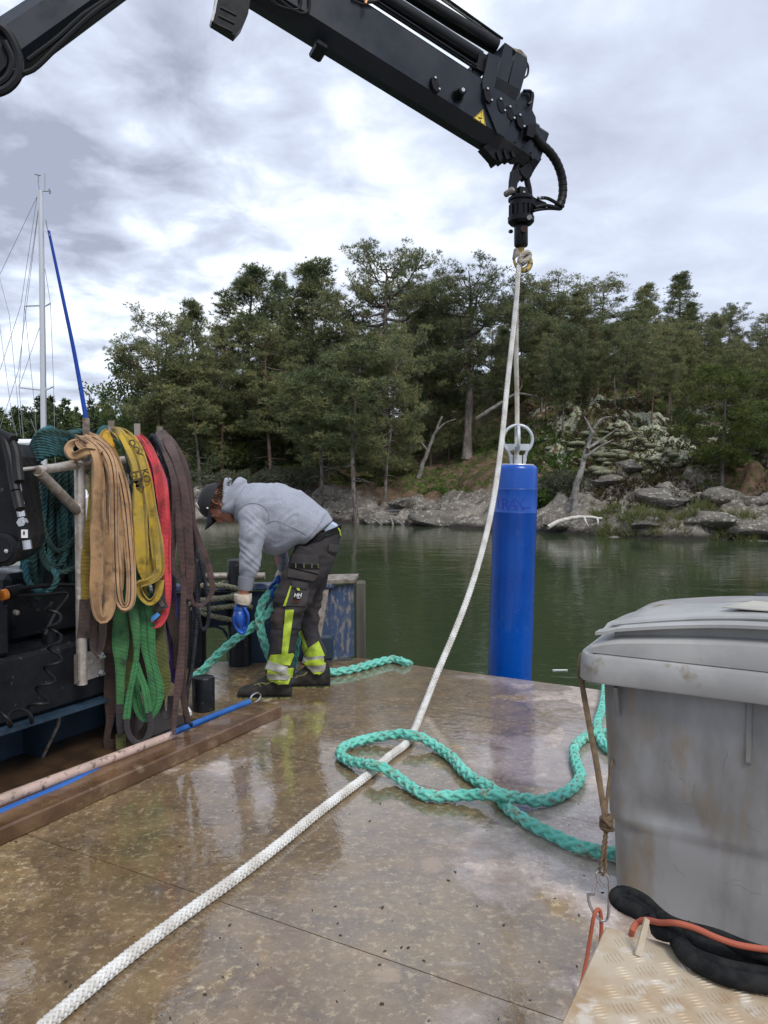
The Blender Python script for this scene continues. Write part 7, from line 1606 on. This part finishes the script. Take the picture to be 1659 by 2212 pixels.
for z in np.concatenate([[.02, .025, .04], np.linspace(.06, .80, 46)]):
    i_ = ins(z)+(.006 if z > .335 else 0)*0; fold_ = .010*sstep(np.array([z]), .300, .325)[0]-.010*0
    q = dens(rrect(i_-fold_, Wb-i_+fold_, i_-fold_, Db-i_+fold_, .07)); rg_ = []
    for a, c in q:
        n = mnoise.noise(Vector((a*3+z*2, c*3, z*4)))*.010+mnoise.noise(Vector((a*9, c*9+5, z*7)))*.003
        dent = -.022*math.exp(-(((a-.26)/.10)**2+((z-.37)/.05)**2))*(c < .3)-.014*math.exp(-(((a-.10)/.07)**2+((z-.31+.15*(a-.1))/.018)**2))*(c < .35)
        rg_.append(D(u0+a, v0+c+(-n-dent if c < .3 else n), z))
    rings.append(rg_)
MB().loft(rings).mk('body', M_bin, bn, True)
rim = []
for dz, o in ((-.088, .010), (-.090, .003), (-.084, 0), (-.012, .003), (-.003, .008), (0, .018), (.002, .06), (-.03, .07), (-.09, .07)):
    rim.append([D(u0+a, v0+c, ZR+dz) for a, c in dens(rrect(o, Wb-o, o, Db-o, .075-min(o, .03)), 120)])
MB().loft(rim, cap=False).mk('rim', M_lid, bn, True)
# ribs and corner gusset on the body
def bb_(name, pts, th, mat=M_bin): return MB().prism([D(u0+a, v0+c, z) for a, c, z in pts], UA*th).mk(name, mat, bn)
bb_('rib', [(.50, .086, .785), (.50, .058, .785), (.50, .062, .60), (.50, .084, .575)], .014)
bb_('rib', [(1.0, .086, .785), (1.0, .058, .785), (1.0, .062, .60), (1.0, .084, .575)], .014)
bb_('gusset', [(.12, .085, .785), (.12, .014, .785), (.12, .09, .63)], .012)
# lid in two arched tiers with an overhanging top sheet
def arch(u_a, u_b, v_a, v_b, z0, zc, h0, name, rise=.0, back=0.0, n=26, flare=0.0):
    rings = []
    prof = [(0, 0), (.012, .6), (.02, .85), (.035, .97), (.06, 1)]
    V_ = np.concatenate([[v_a], [v_a+.006, v_a+.018], np.linspace(v_a+.035, v_b-.02, 10), [v_b]])
    for v in V_:
        e = min(v-v_a, .03)/.03; eb = min(v_b-v, .03)/.03; k = (min(e, eb))**.5*.35+.65 if min(e, eb) > 0 else .62
        t = (v-v_a)/(v_b-v_a); r_ = []
        for i in range(n+1):
            s = i/n; a = u_a+(u_b-u_a)*s; ed_ = min(min(s, 1-s)*n/2.0, 1)**.5
            r_.append(D(u0+a, v0+v, z0+zc*math.sin(math.pi*s)+(h0+back*math.sin(math.pi*t)+rise*t)*k*(.55+.45*ed_)))
        for i in range(n, -1, -1): s = i/n; r_.append(D(u0+u_a+(u_b-u_a)*s, v0+v, z0+zc*math.sin(math.pi*s)*.0))
        rings.append(r_)
    return MB().loft(rings).mk(name, M_lid, bn, True)
arch(.050, 1.17, .018, .64, ZR+.003, .040, .046, 'lid')
arch(.110, 1.11, .065, .60, ZR+.050, .055, .040, 'lid_crown', back=.02)
rings = []
for v in np.linspace(.018, .60, 22):
    t = (v-.018)/.582; top = []; bo_ = []
    for i in range(33):
        s = i/32; a = .060+1.09*s+(.15*t*(1-2*s)); z = ZR+.076+.060*math.sin(math.pi*s)+.034*math.sin(math.pi*min(t*1.1, 1))*.9+.006*math.sin(v*70)*(abs(v-.10) < .03)
        if s < .06 or s > .94: z -= .006
        top.append(D(u0+a, v0+v, z)); bo_.append(D(u0+a, v0+v, z-.010))
    rings.append(top+bo_[::-1])
MB().loft(rings).mk('lid_top', M_lid, bn, True)
for vv in (.075, .30): 
    MB().tube([D(u0+.085+1.04*s+(.15*((vv-.018)/.582)*(1-2*s)), v0+vv, ZR+.078+.060*math.sin(math.pi*s)+.0306*math.sin(math.pi*min(((vv-.018)/.582)*1.1, 1))) for s in np.linspace(0, 1, 30)], .007, 6).mk('lid_rib', M_lid, bn, True)
MB().prism([D(u0+a, v0+c, ZR+.110+.060*math.sin(math.pi*(a-.07)/1.08)+.0) for a, c in ((.42, .13), (.80, .13), (.80, .27), (.50, .27))], (0, 0, .003)).mk('label', M('faded_sticker', (0.40, 0.385, 0.33), .6, c2=(0.33, 0.32, 0.29), scale=12), bn)
for a in (.12, 1.08):
    MB().cyl(D(u0+a, v0+.58, .05), D(u0+a+.04, v0+.58, .05), .05, n=18).mk('wheel', M_rubber, bn, True)
# scratches
scm = M('scratch', (0.15, 0.15, 0.15), .6); sr = np.random.default_rng(21)
bin_b = [o for o in bn.children if o.name.startswith('body')][0]
bv_ = BVHTree.FromPolygons([Vector(v.co)+Vector(rootloc(bn)) for v in bin_b.data.vertices], [tuple(p.vertices) for p in bin_b.data.polygons])
ms = MB()
for i in range(14):
    a, z = sr.uniform(.12, .62), sr.uniform(.10, .60); an_ = sr.normal()*.6+(.5 if sr.random() < .5 else -.3); ln = sr.uniform(.02, .12); pp = []
    for k in range(6):
        t = (k/5-.5)*ln; h_ = bv_.ray_cast(Vector(D(u0+a+t*math.cos(an_), v0-.3, z+t*math.sin(an_)+.004*math.sin(k*1.7+i))), Vector(VA))
        if h_[0] is not None: pp.append(np.array(h_[0])-VA*.0003)
    if len(pp) == 6: ms.tube(np.array(pp), .00035, 4)
sc_o = ms.mk('scratches', scm, bn); sc_o['kind'] = 'stuff'

# ------------------------------------------------------------------ cord, carabiner, bungee
M_cord = M('brown_cord', (0.13, 0.085, 0.045), .85, c2=(0.08, 0.052, 0.028), scale=30, bump=.4, bscale=120, bdist=.002)
Yb0 = G(1256, 1440, .82)[1]
cdp = crom([P(1257, 1412, Yb0+.03), P(1252, 1440, Yb0-.012), P(1258, 1482, Yb0-.03), P(1272, 1560, Yb0-.10), P(1287, 1640, Yb0-.20), P(1300, 1720, Yb0-.28), P(1308, 1765, Yb0-.33)], step=.01)
cds = thing('tie_cord', 'brown twisted cord tied from the bin rim down to a steel carabiner', 'cord', P(1308, 1765, 1.9)*[1, 1, 0]+[0, 0, .5])
T_, A1, B1 = frames(cdp); s_ = np.linspace(0, 1, len(cdp)); rg1 = []
for i in range(len(cdp)):
    q0_ = 6*math.sin(s_[i]*5.5); rg1.append([cdp[i]+A1[i]*math.cos(q+q0_)*.0095+B1[i]*math.sin(q+q0_)*.0035 for q in np.linspace(0, 2*math.pi, 8, endpoint=False)])
MB().loft(rg1).mk('band', M_cord, cds, True)
MB().tube(crom([P(1326, 1592, Yb0+.05), P(1322, 1640, Yb0-.05), P(1314, 1700, Yb0-.2), P(1308, 1762, Yb0-.33)], step=.02), .005, 6).mk('band', M_cord, cds, True)
Yk0 = Yb0-.34; km = MB(); kc = P(1310, 1776, Yk0)
for k in range(3): km.tube([kc+np.array([.013*math.cos(q), .013*math.sin(q), (k-1)*.012+.004*math.sin(q+k)]) for q in np.linspace(0, 2*math.pi, 12, endpoint=False)], .0085, 7, closed=True)
km.tube([kc+[-.014, -.01, .018], kc+[.004, -.020, 0], kc+[.016, -.008, -.02]], .007, 6).mk('knot', M_cord, cds, True)
Yc0 = Yk0-.06
V, F = laid(crom([P(1309, 1784, Yk0), P(1303, 1830, Yk0-.03), P(1297, 1870, Yc0), P(1294, 1886, Yc0)], step=.01), .0055, .03, k=2, sides=5, spp=8); mk('twisted_pair', V, F, M_cord, cds)
V, F = laid(crom([P(1311, 1784, Yk0), P(1308, 1840, Yk0-.03), P(1308, 1878, Yc0), P(1300, 1890, Yc0-.01)], step=.01), .0055, .03, k=2, sides=5, spp=8); mk('twisted_pair', V, F, M_cord, cds)
def Z6(x, y, Y): return P(1206.9+x*.2725, 1755.5+y*.2725, Y)
cb2 = thing('carabiner', 'stainless steel carabiner hanging between the brown cord and orange bungee', 'carabiner', Z6(330, 860, Yc0))
MB().tube(crom([Z6(360, 600, Yc0), Z6(330, 560, Yc0), Z6(300, 510, Yc0), Z6(305, 478, Yc0), Z6(335, 466, Yc0), Z6(375, 485, Yc0), Z6(398, 540, Yc0), Z6(398, 700, Yc0), Z6(392, 820, Yc0), Z6(365, 858, Yc0), Z6(330, 850, Yc0), Z6(270, 780, Yc0), Z6(240, 710, Yc0), Z6(232, 630, Yc0)], step=.004), .0042, 10).mk('body', M_steel, cb2, True)
MB().tube([Z6(290, 520, Yc0-.004), Z6(262, 640, Yc0-.004)], .0022, 6).tube([Z6(303, 545, Yc0+.004), Z6(280, 655, Yc0+.004)], .0022, 6).mk('gate', M_steel, cb2, True)
MB().box(Z6(262, 640, Yc0), (.016, .010, .009)).mk('gate_nose', M_steel, cb2)
M_or = M('orange_bungee', (0.34, 0.085, 0.045), .75, c2=(0.33, 0.075, 0.04), scale=20, bump=.5, bscale=400, bdist=.001)
bg = thing('bungee_cord', 'rust orange bungee cord looped through the carabiner and running down beside the tread plate', 'bungee cord', Z6(300, 1000, Yc0))
MB().tube(crom([Z6(60, 1800, Yc0-.12), Z6(130, 1530, Yc0-.07), Z6(195, 1300, Yc0-.03), Z6(240, 1050, Yc0-.01), Z6(275, 840, Yc0-.008), Z6(300, 775, Yc0), Z6(325, 775, Yc0+.005), Z6(337, 850, Yc0+.005), Z6(335, 1000, Yc0), Z6(312, 1140, Yc0-.02), Z6(280, 1300, Yc0-.02)], step=.006), .0058, 10).mk('cord', M_or, bg, True)
# ------------------------------------------------------------------ tread plate box in the corner
ZB = .50; cc = unD(G(1312, 2004, ZB)); bu, bv0 = cc[0], cc[1]
M_tread = M('tread_plate', (0.44, 0.37, 0.27), .5, metal=.1, c2=(0.34, 0.235, 0.135), scale=9, lo=.45, hi=.68, c3=(0.50, 0.45, 0.38), scale3=20, bump=.12, bscale=60, bdist=.002, rvar=.1)
tb_ = thing('tread_plate_box', 'pale aluminium tread plate box with dirty raised pattern in the bottom right corner', 'box', D(bu+.3, bv0-.3))
MB().box(D(bu+.62, bv0-.36, ZB/2-.002), (1.24, .72, ZB-.008), ax=[UA, VA, ZA], bev=.006).mk('casing', M_tread, tb_)
MB().box(D(bu+.62, bv0-.36, ZB-.004), (1.25, .73, .008), ax=[UA, VA, ZA], bev=.003).mk('lid_plate', M_tread, tb_)
mt_ = MB(); pit = .046
ca, sa = math.cos(R(38)), math.sin(R(38))
for i in range(-16, 34):
    for j in range(-24, 18):
        gx = (i*pit)*ca-(j*pit)*sa+.02; gy = -(i*pit)*sa-(j*pit)*ca+.0
        gx, gy = i*pit*ca-j*pit*sa+.6, i*pit*sa+j*pit*ca-.3
        if not (.03 < gx < 1.22 and -.70 < gy < -.03): continue
        al = (i+j) % 2; dr_ = np.array([ca, sa]) if al else np.array([-sa, ca]); nr_ = np.array([-dr_[1], dr_[0]])
        for k in range(-2, 3):
            c = np.array([gx, gy])+nr_*k*.0082; hl = .0175-.0012*abs(k)
            if not (.012 < c[0] < 1.235 and -.715 < c[1] < -.012): continue
            a, b_, m1, m2 = c-dr_*hl, c+dr_*hl, c+nr_*.0019, c-nr_*.0019
            z = ZB; top = D(bu+c[0], bv0+c[1], z+.0016)
            mt_.add([D(bu+a[0], bv0+a[1], z), D(bu+m1[0], bv0+m1[1], z), D(bu+b_[0], bv0+b_[1], z), D(bu+m2[0], bv0+m2[1], z), D(bu+(c+dr_*hl*.55)[0], bv0+(c+dr_*hl*.55)[1], z+.0015), D(bu+(c-dr_*hl*.55)[0], bv0+(c-dr_*hl*.55)[1], z+.0015)], [(0, 5, 1), (0, 3, 5), (1, 5, 4), (1, 4, 2), (3, 4, 5), (3, 2, 4)])
tr2 = mt_.mk('tread_bars', M_tread, tb_); tr2['kind'] = 'stuff'
p0_, p1_ = G(1380, 2068, ZB), P(1397, 2000, G(1380, 2068, ZB)[1]+.02)
MB().prism([P(1372, 2062, p0_[1]), P(1386, 2068, p0_[1]), P(1404, 1990, p0_[1]+.02), P(1394, 1984, p0_[1]+.02)], (0, .006, 0)).mk('latch_finger', M_tread, tb_)
MB().box(P(1378, 2068, p0_[1]+.01), (.045, .025, .006), ax=[UA, VA, ZA]).mk('weld', M_tread, tb_)
# black soft ropes over the box
M_soft = M('black_soft_rope', (0.010, 0.011, 0.012), .9, spec=.1, c2=(0.022, 0.022, 0.022), scale=30, bump=.6, bscale=160, bdist=.003)
br = thing('fender_rope', 'thick soft black rope doubled in loops over the tread plate box against the bin', 'rope', Z6(900, 1000, 1.75))
for pl, r_ in (([(700, 850, 1.735), (600, 775, 1.735), (500, 730, 1.735), (455, 690, 1.73), (455, 655, 1.725), (490, 636, 1.72), (560, 645, 1.71), (680, 705, 1.70), (780, 800, 1.69), (870, 870, 1.69), (1000, 920, 1.72), (1250, 985, 1.76), (1500, 1085, 1.80), (1900, 1200, 1.82)], .0155),
               ([(560, 705, 1.728), (640, 760, 1.725), (720, 820, 1.72), (780, 880, 1.70), (790, 940, 1.68), (880, 960, 1.66), (960, 940, 1.66), (1050, 920, 1.68)], .0155),
               ([(960, 910, 1.64), (955, 1000, 1.58), (1010, 1090, 1.53), (1120, 1160, 1.50), (1300, 1225, 1.47), (1500, 1270, 1.45), (1900, 1330, 1.43)], .0165),
               ([(1000, 900, 1.68), (1010, 960, 1.64), (1100, 1030, 1.60), (1280, 1090, 1.58), (1450, 1130, 1.56), (1659, 1160, 1.54), (1900, 1200, 1.52)], .0160),
               ([(940, 1020, 1.56), (1010, 1130, 1.50), (1180, 1240, 1.45), (1400, 1320, 1.42), (1659, 1365, 1.40), (1900, 1400, 1.39)], .0165)):
    p = crom([G(1206.9+q[0]*.2725, 1755.5+q[1]*.2725, ZB+r_+.001+.02*min(1, max(0, (q[2]-1.55)/.15))*(q[0] > 850)) for q in pl], step=.01); MB().tube(p, r_, 12).mk('loop', M_soft, br, True)
ell_m = MB(); ell(ell_m, G(1206.9+500*.2725, 1755.5+684*.2725, ZB+.017), (.018, .014, .014)); ell_m.mk('bight', M_soft, br, True)
ob = thing('bungee_cord', 'rust orange bungee cord stretched over the black rope toward the right edge', 'bungee cord', Z6(1000, 900, 1.6))
Z7 = lambda x, y, z: G(1206.9+x*.2725, 1755.5+y*.2725, z)
MB().tube(crom([Z7(572, 1010, .48), Z7(582, 940, .512), Z7(620, 875, .515), Z7(690, 850, .53), Z7(800, 872, .545), Z7(930, 875, .565), Z7(1080, 915, .565), Z7(1250, 990, .56), Z7(1430, 1050, .555), Z7(1659, 1085, .555), Z7(1900, 1110, .55)], step=.01), .0062, 10).mk('cord', M_or, ob, True)
